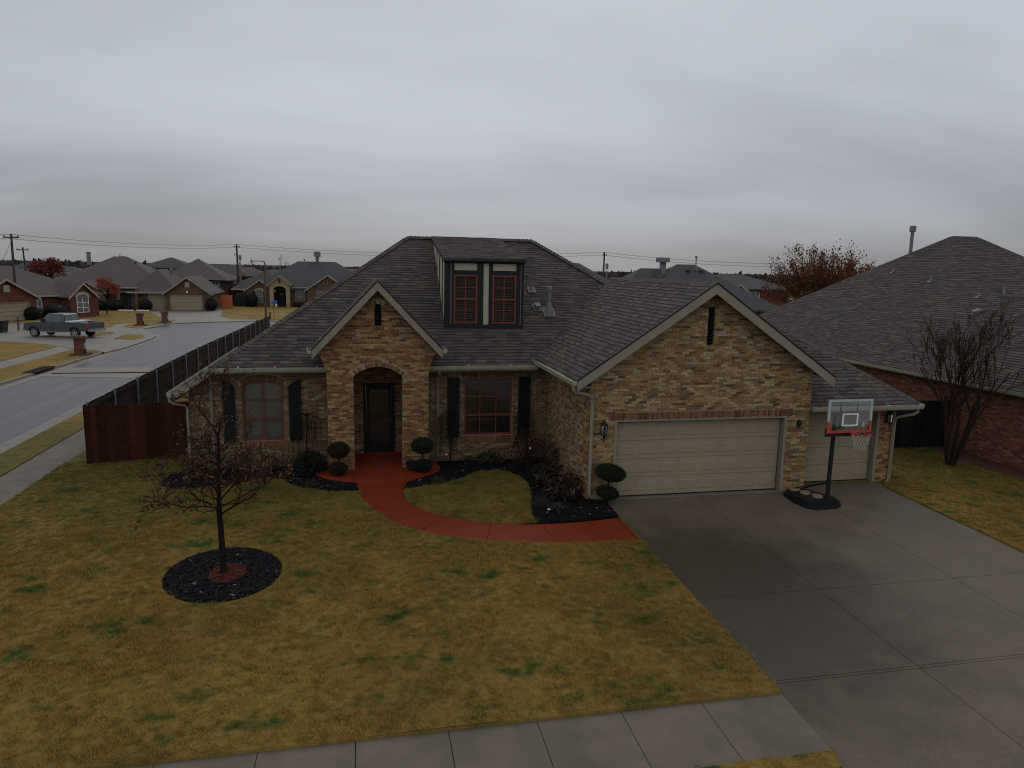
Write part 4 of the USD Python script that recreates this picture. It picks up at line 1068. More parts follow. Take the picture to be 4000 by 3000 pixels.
for i in range(len(oxs) - 1):
    for j in range(len(oys) - 1):
        if not (oxs[i] >= -140 and oxs[i + 1] <= 130 and oys[j] >= -40 and oys[j + 1] <= 260):
            mb.add([(x, y, float(H(x, y)) + 0.0) for x, y in ((oxs[i], oys[j]), (oxs[i + 1], oys[j]), (oxs[i + 1], oys[j + 1]), (oxs[i], oys[j + 1]))], [(0, 1, 2, 3)])
obj('far_field', mb, 'far_field', kind='structure', label='dull fields out to the horizon')

lumps = lambda p: (meshkit.fbm(np.column_stack([p[:, 0] * 2.2, p[:, 1] * 2.2, p[:, 0] * 0]), 3) - 0.5) * 0.035
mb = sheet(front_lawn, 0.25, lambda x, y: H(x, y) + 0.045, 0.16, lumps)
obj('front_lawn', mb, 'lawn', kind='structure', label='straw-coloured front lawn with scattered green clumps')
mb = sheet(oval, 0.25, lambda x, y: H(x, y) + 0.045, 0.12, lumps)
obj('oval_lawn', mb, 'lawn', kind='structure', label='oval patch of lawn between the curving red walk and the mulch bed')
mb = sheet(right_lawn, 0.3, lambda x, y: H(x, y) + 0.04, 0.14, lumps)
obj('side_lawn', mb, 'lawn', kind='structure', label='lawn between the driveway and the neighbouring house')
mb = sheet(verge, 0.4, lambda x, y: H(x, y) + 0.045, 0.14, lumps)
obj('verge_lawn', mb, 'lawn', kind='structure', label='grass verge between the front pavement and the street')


def slab(poly, top, thick=0.1, cell=2.0):
    return sheet(poly, cell, lambda x, y: H(x, y) + top, thick)


# driveway: slabs between recessed joints
DRV = obj('driveway', sheet(drive, 1.0, lambda x, y: H(x, y) - 0.022), 'concrete_joint', kind='structure', label='wide damp concrete driveway in front of both garage doors')
for xa, xb in ((-2.5, 2.39), (2.39, 5.56), (5.56, 11)):
    for ya, yb in ((0.5, -5.37), (-5.37, -8.02), (-8.02, -8.09), (-8.09, -13.3)):
        g = drive.intersection(sbox(xa + 0.007, yb + 0.007, xb - 0.007, ya - 0.007))
        if not g.is_empty and g.area > 0.01:
            obj('driveway_slab', slab(g, 0.0, 0.022, 1.0), 'driveway', DRV)
WK = obj('pavement', sheet(unary_union([front_walk, front_walk_r]), 1.0, lambda x, y: H(x, y) - 0.02), 'concrete_joint', kind='structure', label='concrete pavement along the bottom of the front lawn')
x = -0.26 - 0.09
k = -1.58
edges = sorted([-0.26, -1.58, -2.83, -4.08, -5.33, -6.58, -7.83, -9.08, -10.33, -11.58, -12.83, -14.08, -15.33, -16.3], reverse=True)
for a, b in zip(edges, edges[1:]):
    obj('paving_slab', slab(sbox(b + 0.006, -9.595, a - 0.006, -8.325), 0.0, 0.02), 'concrete', WK)
for i in range(12):
    obj('paving_slab', slab(sbox(8.27 + i * 1.25 + 0.006, -9.595, 8.27 + (i + 1) * 1.25 - 0.006, -8.325), 0.0, 0.02, 1.0), 'concrete', WK)
SW = obj('side_pavement', sheet(side_walk, 2.0, lambda x, y: H(x, y) - 0.02), 'concrete_joint', kind='structure', label='concrete pavement along the side street beyond the fence')
for i in range(40):
    g = sbox(-16.315, -8.3 + i * 1.5 + 0.006, -15.105, -8.3 + (i + 1) * 1.5 - 0.006)
    obj('paving_slab', slab(g, 0.0, 0.02), 'concrete', SW)
WL = obj('far_pavement', sheet(walk_L, 2.0, lambda x, y: H(x, y) - 0.02), 'concrete_joint', kind='structure', label='pavement on the far side of the side street')
for i in range(28):
    g = walk_L.intersection(sbox(-29, 8 + i * 1.5 + 0.01, -26, 8 + (i + 1) * 1.5 - 0.01))
    if g.area > 0.05:
        obj('paving_slab', slab(g, 0.0, 0.02), 'kerb_concrete', WL)

# red walk and porch
RW = obj('red_walk', sheet(red_walk, 0.5, lambda x, y: H(x, y) - 0.018), 'concrete_joint', kind='structure', label='curving walk of red-stained concrete from the driveway to the porch')
cuts = [((-1.13, -1.2), (-0.72, -2.9)), ((-2.26, -1.2), (-2.20, -2.8)), ((-3.42, -1.0), (-3.86, -2.5)), ((-4.4, -0.4), (-5.35, -1.6)), ((-5.0, 0.55), (-6.6, 0.25))]
rest = red_walk
for (a, b) in cuts:
    rest = rest.difference(LineString([a, b]).buffer(0.006))
for g in sorted(getattr(rest, 'geoms', [rest]), key=lambda g: -g.centroid.x):
    if g.area > 0.02:
        obj('walk_slab', slab(g, 0.004, 0.025, 0.5), 'red_concrete', RW)
PO = obj('porch', sheet(porch.buffer(-0.03), 0.6, lambda x, y: x * 0 + 0.112), 'concrete_joint', kind='structure', label='red-stained porch platform with a curved front step')
rest = porch
for (a, b) in (((-6.70, 4.0), (-6.72, 2.0)), ((-5.30, 4.0), (-5.28, 2.0))):
    rest = rest.difference(LineString([a, b]).buffer(0.006))
for g in getattr(rest, 'geoms', [rest]):
    if g.area > 0.02:
        obj('porch_slab', sheet(g, 0.6, lambda x, y: x * 0 + 0.13, 0.16), 'red_concrete', PO)

# streets
S_ = obj('street', sheet(unary_union([street, front_street]).buffer(-0.45), 4.0, lambda x, y: H(x, y) - 0.10), 'asphalt', kind='structure', label='wet asphalt side street bending into a cul-de-sac')
gut = unary_union([street, front_street]); gut = gut.difference(gut.buffer(-0.62)).intersection(sbox(-60, -40, 60, 90))
obj('street_gutter', sheet(gut, 4.0, lambda x, y: H(x, y) - 0.094), 'kerb_concrete', kind='structure', label='pale concrete gutter strips along both sides of the street')
allst = unary_union([street, front_street])
mouths = unary_union([drive, drive_L, drive_H]).buffer(0.35)
kerb = allst.buffer(0.16, join_style=2).difference(allst).difference(mouths).intersection(sbox(-60, -40, 60, 90))
obj('kerb', sheet(kerb, 4.0, lambda x, y: H(x, y) + 0.024, 0.15), 'kerb_concrete', kind='structure', label='concrete kerb along the street')
xg = P_((-23.65, 24.7), (-20.0, 23.95), (-17.62, 23.4), (-17.62, 27.9), (-20, 28.3), (-23.65, 28.3))
xg1 = xg.difference(LineString([(-23.8, 25.75), (-20, 25.85), (-17.4, 25.75)]).buffer(0.24))
obj('valley_gutter', sheet(xg1, 2.0, lambda x, y: H(x, y) - 0.088, 0.03), 'kerb_concrete', kind='structure', label='pale concrete strip laid across the side street')
obj('valley_gutter_joint', sheet(xg.difference(xg1), 2.0, lambda x, y: H(x, y) - 0.096), 'concrete_joint', kind='structure', label='dark wet channel in the concrete strip across the street')
mb = MB(); mb.box(-23.90, -23.66, 25.3, 27.6, -0.2, -0.075); mb.box(-24.3, -23.62, 25.1, 27.8, -0.045, -0.02)
obj('storm_inlet', mb, 'concrete_joint', kind='structure', label='dark storm drain mouth in the far kerb')
obj('neighbour_driveway', sheet(drive_L, 2.0, lambda x, y: H(x, y) + 0.0, 0.08), 'kerb_concrete', kind='structure', label='concrete driveway under the grey pickup')
obj('far_driveway', sheet(drive_H, 3.0, lambda x, y: H(x, y) + 0.004, 0.08), 'kerb_concrete', kind='structure', label='wide concrete driveway of the house at the end of the street')

# mulch beds
for nm, pl, lb in (('mulch_bed', bed_left, 'black mulch bed below the arched window'), ('mulch_bed', bed_right, 'black mulch bed between the red walk and the garage wall'), ('mulch_ring', ring, 'oval black mulch ring round the young tree')):
    obj(nm, sheet(pl, 0.2, lambda x, y: H(x, y) + 0.02, 0.08, lambda p: meshkit.noise(p * 6.0) * 0.035), 'mulch', kind='structure', label=lb)
obj('red_mulch_bed', sheet(red_bed, 0.3, lambda x, y: H(x, y) + 0.03, 0.08, lambda p: meshkit.noise(p * 5.0) * 0.05), 'red_mulch', kind='structure', label='red mulch bed along the neighbouring brick wall')
rm = affinity.scale(Point(-9.08, -3.10).buffer(1, 20), 0.34, 0.42)
obj('red_mulch_patch', sheet(rm, 0.12, lambda x, y: H(x, y) + 0.05, 0.05, lambda p: meshkit.noise(p * 9.0) * 0.04), 'red_mulch', kind='structure', label='patch of red mulch at the foot of the young tree')

rng = np.random.default_rng(5)


def scatter(poly, n, rng):
    x0, y0, x1, y1 = poly.bounds
    from shapely import contains_xy
    q = np.empty((0, 2))
    while len(q) < n:
        c = rng.uniform((x0, y0), (x1, y1), (int(n * 2) + 50, 2))
        q = np.vstack([q, c[contains_xy(poly, c[:, 0], c[:, 1])]])
    return q[:n]


def chips(poly, n, cols, size, seed, z):
    rng = np.random.default_rng(seed); mb = MB()
    for x, y in scatter(poly, n, rng):
        s = size * rng.uniform(0.5, 1.4); a = rng.uniform(0, math.pi); t = rng.uniform(-0.5, 0.5)
        ax = np.array([math.cos(a), math.sin(a), t]); ax /= np.linalg.norm(ax); b = np.cross(ax, Z3); b /= np.linalg.norm(b)
        mb.obox((x, y, float(H(x, y)) + z + rng.uniform(0, 0.02)), (s, s * 0.45, s * 0.2), [ax, b, np.cross(ax, b)], np.array(cols[rng.integers(len(cols))]) * rng.uniform(0.7, 1.3))
    return mb


blk = [(0.010, 0.010, 0.012), (0.013, 0.013, 0.015), (0.007, 0.007, 0.008), (0.02, 0.019, 0.02)]
for nm, pl, n, s in (('mulch_chips', bed_left, 2600, 31), ('mulch_chips', bed_right, 3600, 32), ('mulch_chips', ring, 2600, 33)):
    mb = chips(pl.buffer(-0.03), n, blk * 22 + [(0.16, 0.155, 0.15)], 0.028, s, 0.045)
    obj(nm, mb, 'mulch_chip', tint=True, kind='stuff', label='loose black mulch chips with a few pale ones')
mb = chips(rm, 420, [(0.09, 0.022, 0.014), (0.065, 0.018, 0.012), (0.11, 0.03, 0.02)], 0.03, 34, 0.075)
obj('red_mulch_chips', mb, 'mulch_chip', tint=True, kind='stuff', label='loose red mulch chips round the trunk')

# grass blades on the near lawns (instanced tufts)
def tuft(seed, n=11, hgt=0.042, spread=0.055):
    rng = np.random.default_rng(seed); V, F = [], []
    for i in range(n):
        a, r = rng.uniform(0, 2 * math.pi), spread * math.sqrt(rng.random())
        p = np.array([r * math.cos(a), r * math.sin(a), 0.0])
        b = rng.uniform(0, 2 * math.pi); lean = rng.uniform(0.3, 1.1); h_ = hgt * rng.uniform(0.6, 1.3)
        d = np.array([math.cos(b), math.sin(b), 0]); s = np.array([-d[1], d[0], 0]) * 0.0035
        k = len(V)
        mid, tip = p + d * h_ * lean * 0.35 + Z3 * h_ * 0.7, p + d * h_ * lean + Z3 * h_ * 0.95
        V += [p - s * 1.2, p + s * 1.2, mid + s, mid - s, tip]
        F += [(k, k + 1, k + 2), (k, k + 2, k + 3), (k + 3, k + 2, k + 4)]
    return np.array(V), np.array(F)


def grass(name, polys, dens, seed, label, hgt=0.045):
    rng = np.random.default_rng(seed)
    path = numbered('/World', name)
    pi = UsdGeom.PointInstancer.Define(stage, path)
    tag(pi, label, 'grass', kind='stuff')
    protos = []
    for i in range(6):
        v, f = tuft(seed * 10 + i)
        m = usdkit.mesh(stage, f'{path}/tuft_{i:03d}' if i else f'{path}/tuft', (v, f), M['lawn_blade']); protos.append(m.GetPath())
    pi.CreatePrototypesRel().SetTargets(protos)
    pts = np.vstack([scatter(p, int(p.area * dens), rng) for p in polys])
    zz = H(pts[:, 0], pts[:, 1]) + 0.036
    p3 = np.column_stack([pts, zz]); p3[:, 2] += lumps(p3)
    n = len(p3)
    pi.CreatePositionsAttr(Vt.Vec3fArray.FromNumpy(p3.astype(np.float32)))
    pi.CreateProtoIndicesAttr(Vt.IntArray.FromNumpy(rng.integers(0, 6, n).astype(np.int32)))
    a = rng.uniform(0, math.pi, n)
    pi.CreateOrientationsAttr(Vt.QuathArray([Gf.Quath(float(math.cos(q)), 0, 0, float(math.sin(q))) for q in a]))
    s = rng.uniform(0.7, 1.35, n) * (0.75 + 0.5 * meshkit.noise(np.column_stack([pts * 1.5, pts[:, :1] * 0])))
    pi.CreateScalesAttr(Vt.Vec3fArray.FromNumpy(np.column_stack([s, s, s]).astype(np.float32)))


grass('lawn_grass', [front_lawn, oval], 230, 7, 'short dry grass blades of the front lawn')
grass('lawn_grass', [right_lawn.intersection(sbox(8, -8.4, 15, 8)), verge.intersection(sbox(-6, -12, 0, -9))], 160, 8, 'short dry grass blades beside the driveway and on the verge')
# ------------------------------------------------------------------ the neighbouring house on the right
NB = thing('brick_house', 'red-brown brick house with a large shingled roof, beyond the lawn right of the driveway', 'house', (15.5, 8.0, -0.5))
nb_bricks, nb_shingles = Pieces(), Pieces()
HN = HOUSE; HOUSE = NB
EX, EZN = 15.05, 2.24
mb = MB(); mb.prism(rect(-9.0, 23.4, -0.75, 2.13), (15.5, 0, 0), Y3, Z3, -X3, -0.2, 0.0)
nwall = obj('wall', mb, 'mortar', NB)
brick_fill(nb_bricks, rect(-2.6, 16.0, -0.6, 2.1), (15.5, 0, 0), Y3, Z3, -X3, REDBRICK, 61)
nb_bricks.emit(nwall, 'brick', 'brickwork', 'brick', 300)
mb = MB(); mb.box(15.7, 33.6, -9.0, -8.8, -0.75, 2.13); mb.box(24.0, 24.2, -8.8, 6.7, -0.75, 2.13); mb.box(24.2, 33.6, 6.9, 7.1, -0.75, 2.13); mb.box(15.7, 33.6, 23.2, 23.4, -0.75, 2.13); mb.box(33.4, 33.6, 7.1, 23.2, -0.75, 2.13)
obj('wall', mb, 'far_brick_red', NB)
AP, AR = (23.59, 15.26, 8.05), (25.14, 15.26, 8.05)
JX, JY, JZ = 19.55, 11.22, 5.30
nplanes = {
    'west': ([(EX, -9.4, EZN), (EX, 23.8, EZN), AP, (JX, JY, JZ), (JX, -9.4, JZ)], Y3),
    'south': ([(JX, JY, JZ), AP, AR, (33.68, 6.72, EZN), (24.05, 6.72, EZN)], X3),
    'north': ([(EX, 23.8, EZN), (33.68, 23.8, EZN), AR, AP], X3),
    'east': ([(33.68, 6.72, EZN), (33.68, 23.8, EZN), AR], Y3),
    'wing_east': ([(24.05, -9.4, EZN), (24.05, 6.72, EZN), (JX, JY, JZ), (JX, -9.4, JZ)], Y3),
}
mb = MB(); nn = {}
for k, (pts, ev) in nplanes.items():
    poly, o, u, v, n = roof_poly(pts, ev); nn[k] = n
    mb.prism(poly, o, u, v, n, -0.08, -0.001)
NROOF = obj('roof', mb, 'roof_deck', NB)
shingle_fill(nb_shingles, [(EX, -4.0, EZN), (EX, 23.8, EZN), AP, (JX, JY, JZ), (JX, -4.0, JZ)], Y3, 161, lo=0.2, hi=0.5)
shingle_fill(nb_shingles, nplanes['south'][0], X3, 162, lo=0.2, hi=0.5)
nb_shingles.emit(NROOF, 'shingle', 'shingle_field', 'shingle', 300)
mb = MB()
for q, t in bands:
    mb.add(q, [(0, 1, 2, 3)], t)
obj('granule_band', mb, 'shingle', NROOF, tint=True, kind='stuff'); bands.clear()
cj = MB()
caps(NROOF, (JX, JY, JZ), AP, nn['west'], nn['south'], 71, joined=cj); caps(NROOF, AR, AP, nn['south'], nn['north'], 72, joined=cj)
caps(NROOF, (EX, 23.8, EZN), AP, nn['west'], nn['north'], 73, joined=cj); caps(NROOF, (30, 10.4, 4.74), AR, nn['south'], nn['east'], 74, joined=cj)
caps(NROOF, (JX, -9.4, JZ), (JX, JY, JZ), nn['west'], nn['wing_east'], 75, joined=cj)
obj('ridge_caps', cj, 'shingle', NROOF, tint=True)
mb = MB(); gutter(mb, (EX - 0.002, -9.4, EZN - 0.012), (EX - 0.002, 23.8, EZN - 0.012), -X3); obj('gutter', mb, 'gutter', NB)
mb = MB(); mb.box(EX, EX + 0.025, -9.4, 23.8, EZN - 0.19, EZN - 0.012); obj('fascia', mb, 'trim', NB)
mb = MB(); mb.box(EX + 0.025, 15.5, -9.4, 23.8, EZN - 0.17, EZN - 0.15); obj('soffit', mb, 'trim', NB)
mb = MB(); mb.tube([(14.98, -2.0, 2.1), (15.0, -2.0, 1.98), (15.35, -2.0, 1.8), (15.43, -2.0, 1.65), (15.43, -2.0, -0.25), (15.38, -2.0, -0.34), (15.1, -2.05, -0.38)], 0.05, 4); obj('downspout', mb, 'white_paint', NB)


def on_west(y, z):
    return np.array([EX + (z - EZN) / 0.681, y, z])


nw = nn['west']
for (px, py, pz, hh) in ((None, 15.9, 6.15, 0.32), (None, 12.6, 5.75, 0.3), (None, 8.85, 5.15, 0.3)):
    c = on_west(py, pz)
    mb = MB(); mb.lathe([(0, -0.1), (0.09, -0.08), (0.04, 0.1), (0.03, hh * 0.8), (0, hh * 0.8)], c, 10); mb.obox(c + nw * 0.03, (0.12, 0.10, 0.006), [np.array([0.826, 0, 0.563]), Y3, nw]); obj('vent_pipe', mb, 'vent_metal', NB, smooth=35)
c = on_west(7.9, 4.55)
mb = MB(); mb.obox(c + nw * 0.09, (0.14, 0.13, 0.04), [np.array([0.9, 0, 0.43]), Y3, np.array([-0.43, 0, 0.9])]); mb.obox(c + nw * 0.03, (0.2, 0.18, 0.006), [np.array([0.826, 0, 0.563]), Y3, nw]); obj('roof_vent', mb, 'vent_metal', NB)
c = np.array([23.0, 11.2, 8.05 - 0.681 * (15.26 - 11.2)])
mb = MB(); mb.lathe([(0, -0.1), (0.11, -0.08), (0.05, 0.12), (0.045, 0.34), (0, 0.34)], c, 10); obj('vent_pipe', mb, 'vent_metal', NB, smooth=35)
c = np.array([22.35, 16.6, 7.0])
mb = MB(); mb.lathe([(0, -0.3), (0.085, -0.3), (0.085, 1.3), (0.15, 1.32), (0.16, 1.36), (0.16, 1.58), (0.15, 1.62), (0, 1.64)], c, 14); obj('flue', mb, 'galvanised', NB, smooth=35)
mb = MB(); mb.box(15.46, 15.5, 9.8, 11.0, 0.3, 1.6); nwin = obj('window', mb, 'black_paint', NB); mb = MB(); mb.box(15.44, 15.455, 9.9, 10.9, 0.4, 1.5); obj('pane', mb, 'dark_glass', nwin)

# gas meter on the neighbour's wall
GM = thing('gas_meter', 'grey gas meter with its pipes on the red brick wall at the right', 'gas meter', (15.2, 0.9, -0.4))
mb = MB(); mb.obox((15.2, 0.75, -0.02), (0.13, 0.17, 0.15), [X3, Y3, Z3]); mb.lathe([(0, -0.13), (0.15, -0.13), (0.16, -0.1), (0.16, 0.1), (0.15, 0.13), (0, 0.13)], (15.2, 0.75, -0.02), 14, axis=(1, 0, 0)); mb.obox((15.2, 0.75, 0.17), (0.1, 0.13, 0.05), [X3, Y3, Z3]); obj('meter_body', mb, 'galvanised', GM, smooth=30)
mb = MB(); mb.tube([(15.2, 0.87, 0.16), (15.2, 0.87, 0.3), (15.2, 1.15, 0.3), (15.2, 1.2, 0.26), (15.2, 1.2, -0.5)], 0.025, 8); mb.tube([(15.2, 0.63, 0.16), (15.2, 0.63, 0.32), (15.2, 0.4, 0.32), (15.45, 0.4, 0.32)], 0.025, 8); obj('pipe', mb, 'galvanised', GM, smooth=40)
mb = MB(); mb.lathe([(0, -0.02), (0.1, -0.02), (0.11, 0.0), (0.1, 0.03), (0.04, 0.05), (0, 0.05)], (15.2, 1.15, 0.3), 14, axis=(-1, 0, 0)); obj('regulator', mb, 'galvanised', GM, smooth=30)

# dark fence between the houses
HOUSE = HN
BF = thing('board_fence', 'nearly black board fence closing the gap between the two brick houses', 'fence', (12, 5.6, -0.5))
rng = np.random.default_rng(77)
x = 8.8
while x < 15.4:
    w_ = 0.138
    mb = MB(); zb = float(H(x, 5.6)); mb.box(x, x + w_, 5.6, 5.62, zb - 0.05, zb + 1.85 + rng.uniform(-0.01, 0.01), np.array((0.013, 0.011, 0.010)) * rng.uniform(0.7, 1.3))
    obj('picket', mb, 'fence_wood', BF, tint=True); x += 0.143
for z in (0.3, 1.0, 1.6):
    mb = MB(); mb.box(8.8, 15.4, 5.622, 5.66, z - 0.45, z - 0.36, (0.012, 0.010, 0.009)); obj('rail', mb, 'fence_wood', BF, tint=True)

# ------------------------------------------------------------------ fences of the brick house
FF = thing('board_fence', 'dark red-brown board fence panel between the house corner and the side pavement', 'fence', (-12.9, 5.5, 0))
a, b = np.array([-14.40, 5.36]), np.array([-11.32, 5.80])
L = np.linalg.norm(b - a); d = (b - a) / L; nrm = np.array([d[1], -d[0]])
k = 0
while k * 0.143 < L - 0.02:
    c = a + d * (k * 0.143 + 0.07); mb = MB()
    col = np.array((0.036, 0.0115, 0.0065)) * rng.uniform(0.62, 1.3)
    mb.obox((c[0], c[1], 0.875 + rng.uniform(-0.008, 0.008)), (0.0722, 0.009, 0.92), [np.array([d[0], d[1], 0]), np.array([nrm[0], nrm[1], 0]), Z3], col)
    obj('picket', mb, 'fence_wood', FF, tint=True); k += 1
for z in (0.3, 0.95, 1.6):
    mb = MB(); c = (a + b) / 2 - nrm * 0.035; mb.obox((c[0], c[1], z), (L / 2, 0.02, 0.045), [np.array([d[0], d[1], 0]), np.array([nrm[0], nrm[1], 0]), Z3], (0.03, 0.012, 0.009)); obj('rail', mb, 'fence_wood', FF, tint=True)
SF = thing('board_fence', 'long dark board fence running away beside the side street, steel posts on its inner face', 'fence', (-14.4, 28, 0))
n_p = int((49.0 - 5.36) / 0.155)
for i in range(n_p):
    y = 5.38 + i * 0.155; zb = float(H(-14.4, y))
    mb = MB(); col = np.array((0.020, 0.0145, 0.0115)) * rng.uniform(0.6, 1.35)
    mb.box(-14.45, -14.432, y, y + 0.150, zb - 0.02, zb + 1.80 + rng.uniform(-0.012, 0.012), col); obj('picket', mb, 'fence_wood', SF, tint=True)
for i in range(18):
    y0, y1 = 5.45 + i * 2.44, 5.45 + (i + 1) * 2.44 - 0.01; z0_, z1_ = float(H(-14.4, y0)), float(H(-14.4, y1))
    for z in (0.3, 1.0, 1.62):
        mb = MB(); mb.add([(x_, y_, zz + z + s) for x_ in (-14.431, -14.39) for y_, zz in ((y0, z0_), (y1, z1_)) for s in (0, 0.085)], BOXF, (0.021, 0.015, 0.012)); obj('rail', mb, 'fence_wood', SF, tint=True)
    mb = MB(); mb.lathe([(0.03, -0.1), (0.03, 1.86), (0.036, 1.86), (0.03, 1.89), (0, 1.905)], (-14.35, y0, z0_), 10); obj('post', mb, 'galvanised', SF, smooth=40)
# ------------------------------------------------------------------ trees and plants
def leaf_quads(mb, centers, dirs, size, cols, rng, aspect=0.55, droop=0.0):
    """A folded two-quad leaf at each centre."""
    n = len(centers)
    a = dirs + rng.normal(0, 0.55, (n, 3)); a[:, 2] -= droop
    a /= np.linalg.norm(a, axis=1, keepdims=True)
    b = np.cross(a, rng.normal(0, 1, (n, 3))); b /= np.linalg.norm(b, axis=1, keepdims=True) + 1e-9
    c = np.cross(a, b)
    s = size * rng.uniform(0.6, 1.35, n)[:, None]
    w = s * aspect * 0.5
    p0, p1 = centers - a * s * 0.5, centers + a * s * 0.5
    l, r = centers + b * w + c * w * 0.5, centers - b * w + c * w * 0.5
    V = np.stack([p0, l, p1, r], 1).reshape(-1, 3)
    F = (np.arange(n)[:, None, None] * 4 + np.array([[0, 1, 2], [0, 2, 3]])).reshape(-1, 3)
    cols = np.asarray(cols, float)
    T = cols[rng.integers(0, len(cols), n)] * rng.uniform(0.7, 1.3, (n, 1))
    mb.add(V, F, np.repeat(T, 4, axis=0))


def ellipsoid_leaves(mb, c, r, n, size, cols, rng, shell=0.55, tilt=None, lump=0.18, aspect=0.55):
    d = rng.normal(0, 1, (n, 3)); d /= np.linalg.norm(d, axis=1, keepdims=True)
    rad = (shell + (1 - shell) * rng.random(n) ** 0.5)[:, None]
    rad *= 1 + lump * (meshkit.fbm(d * 2.2 + np.array(c), 3)[:, None] - 0.5) * 2
    p = d * rad * np.asarray(r)
    if tilt is not None:
        p = p @ tilt.T
    leaf_quads(mb, p + np.asarray(c), d, size, cols, rng, aspect)


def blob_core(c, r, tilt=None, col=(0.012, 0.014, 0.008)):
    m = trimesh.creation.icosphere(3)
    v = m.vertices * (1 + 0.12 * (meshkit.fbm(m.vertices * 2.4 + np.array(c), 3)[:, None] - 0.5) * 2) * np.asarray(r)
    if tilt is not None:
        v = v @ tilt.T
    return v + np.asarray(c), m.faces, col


def grow(mb, p, d, length, rad, depth, rng, tips, spread=0.5, kids=(2, 3), up=0.15, shrink=0.72, seg=4, wob=0.12, rshrink=0.62, minr=0.002):
    pts = [np.asarray(p, float)]; d = np.asarray(d, float) / np.linalg.norm(d)
    for i in range(seg):
        d = d + rng.normal(0, wob, 3) + Z3 * up * 0.25; d /= np.linalg.norm(d)
        pts.append(pts[-1] + d * length / seg)
    radii = np.linspace(rad, max(minr, rad * rshrink), seg + 1)
    mb.tube(pts, radii, sides=6 if rad > 0.015 else 4, cap=False)
    tips.append((pts[-1], d, depth)); tips.append((pts[-2], d, depth))
    if depth <= 0:
        return
    for k in range(rng.integers(kids[0], kids[1] + 1)):
        t = rng.uniform(0.45, 1.0)
        i = min(seg, max(1, int(round(t * seg))))
        a = rng.normal(0, 1, 3); a -= d * np.dot(a, d); a /= np.linalg.norm(a)
        nd = d * (1 - spread * 0.5) + a * spread * rng.uniform(0.7, 1.3) + Z3 * up
        grow(mb, pts[i], nd, length * shrink * rng.uniform(0.75, 1.15), max(minr, radii[i] * rng.uniform(0.6, 0.85)), depth - 1, rng, tips, spread, kids, up, shrink, max(2, seg - 1), wob, rshrink, minr)


# the young oak in the front lawn
rng = np.random.default_rng(21)
OAK = thing('young_tree', 'young front-lawn tree in the mulch ring with a few brown leaves left', 'tree', (-9.16, -3.07, -0.1))
mb = MB(); tips = []
trunk = [(-9.16, -3.07, -0.15), (-9.16, -3.07, 0.0), (-9.165, -3.08, 0.5), (-9.175, -3.07, 0.95), (-9.19, -3.06, 1.16), (-9.18, -3.05, 1.72), (-9.15, -3.04, 2.3), (-9.14, -3.05, 2.75)]
mb.tube(trunk, [0.095, 0.07, 0.06, 0.056, 0.052, 0.036, 0.026, 0.02], 9, cap=False)
OAKT = obj('trunk', mb, 'bark', OAK, smooth=60)
mb = MB()
hand = [[(-9.19, -3.06, 1.16), (-9.24, -3.10, 1.3), (-9.4, -3.2, 1.38), (-9.7, -3.35, 1.42), (-9.95, -3.45, 1.52)], [(-9.3, -3.1, 1.37), (-9.58, -2.95, 1.45), (-9.8, -2.8, 1.62), (-10.07, -2.7, 1.66)],
        [(-9.18, -3.06, 1.14), (-8.95, -3.1, 1.3), (-8.6, -3.2, 1.5), (-8.28, -3.35, 1.80), (-8.15, -3.45, 1.95)], [(-9.18, -3.05, 1.42), (-9.05, -2.9, 1.55), (-8.93, -2.8, 1.68), (-8.8, -2.75, 1.88), (-8.75, -2.7, 2.0)],
        [(-8.93, -2.8, 1.66), (-8.7, -2.7, 1.75), (-8.55, -2.6, 1.78)], [(-9.14, -3.05, 2.72), (-9.25, -3.1, 2.95), (-9.44, -3.15, 3.25), (-9.52, -3.2, 3.5)], [(-9.14, -3.05, 2.72), (-9.08, -3.0, 3.0), (-9.02, -2.95, 3.3), (-9.0, -2.9, 3.5)]]
for h_ in hand:
    mb.tube(h_, np.linspace(0.024, 0.007, len(h_)), 6, cap=False); tips.append((np.array(h_[-1]), np.array(h_[-1]) - np.array(h_[-2]), 1))
    for k in range(8):
        i = rng.integers(1, len(h_)); dd_ = np.array(h_[i], float) - np.array(h_[i - 1], float); dd_ /= np.linalg.norm(dd_)
        grow(mb, h_[i], dd_ + rng.normal(0, 0.6, 3) + Z3 * 0.3, rng.uniform(0.22, 0.5), 0.010, 2, rng, tips, 0.7, (1, 3), 0.15, 0.7, 3, 0.15, 0.6, 0.004)
for z in np.linspace(1.25, 2.75, 34):
    a = rng.uniform(0, 2 * math.pi)
    grow(mb, (-9.17, -3.055, z), (math.cos(a), math.sin(a), rng.uniform(0.15, 0.7)), rng.uniform(0.4, 0.75) * (1.15 - (z - 1.2) / 2.8), 0.014, 3, rng, tips, 0.6, (1, 3), 0.2, 0.72, 4, 0.14, 0.6, 0.004)
obj('limbs', mb, 'bark_brown', OAK, smooth=60)
mb = MB()
P0 = np.array([t[0] for t in tips]); D0 = np.array([t[1] for t in tips])
sel = rng.choice(len(P0), 2000, replace=True)
sel = np.array([i for i in sel if rng.random() < 0.35 + 0.65 * (P0[i][2] < 2.2)])
leaf_quads(mb, P0[sel] + rng.normal(0, 0.05, (len(sel), 3)), D0[sel], 0.085, [(0.06, 0.022, 0.014), (0.085, 0.033, 0.016), (0.04, 0.016, 0.012), (0.12, 0.042, 0.016), (0.055, 0.034, 0.018), (0.20, 0.08, 0.03)], rng, 0.5, 0.5)
obj('leaves', mb, 'leaf', OAK, tint=True)

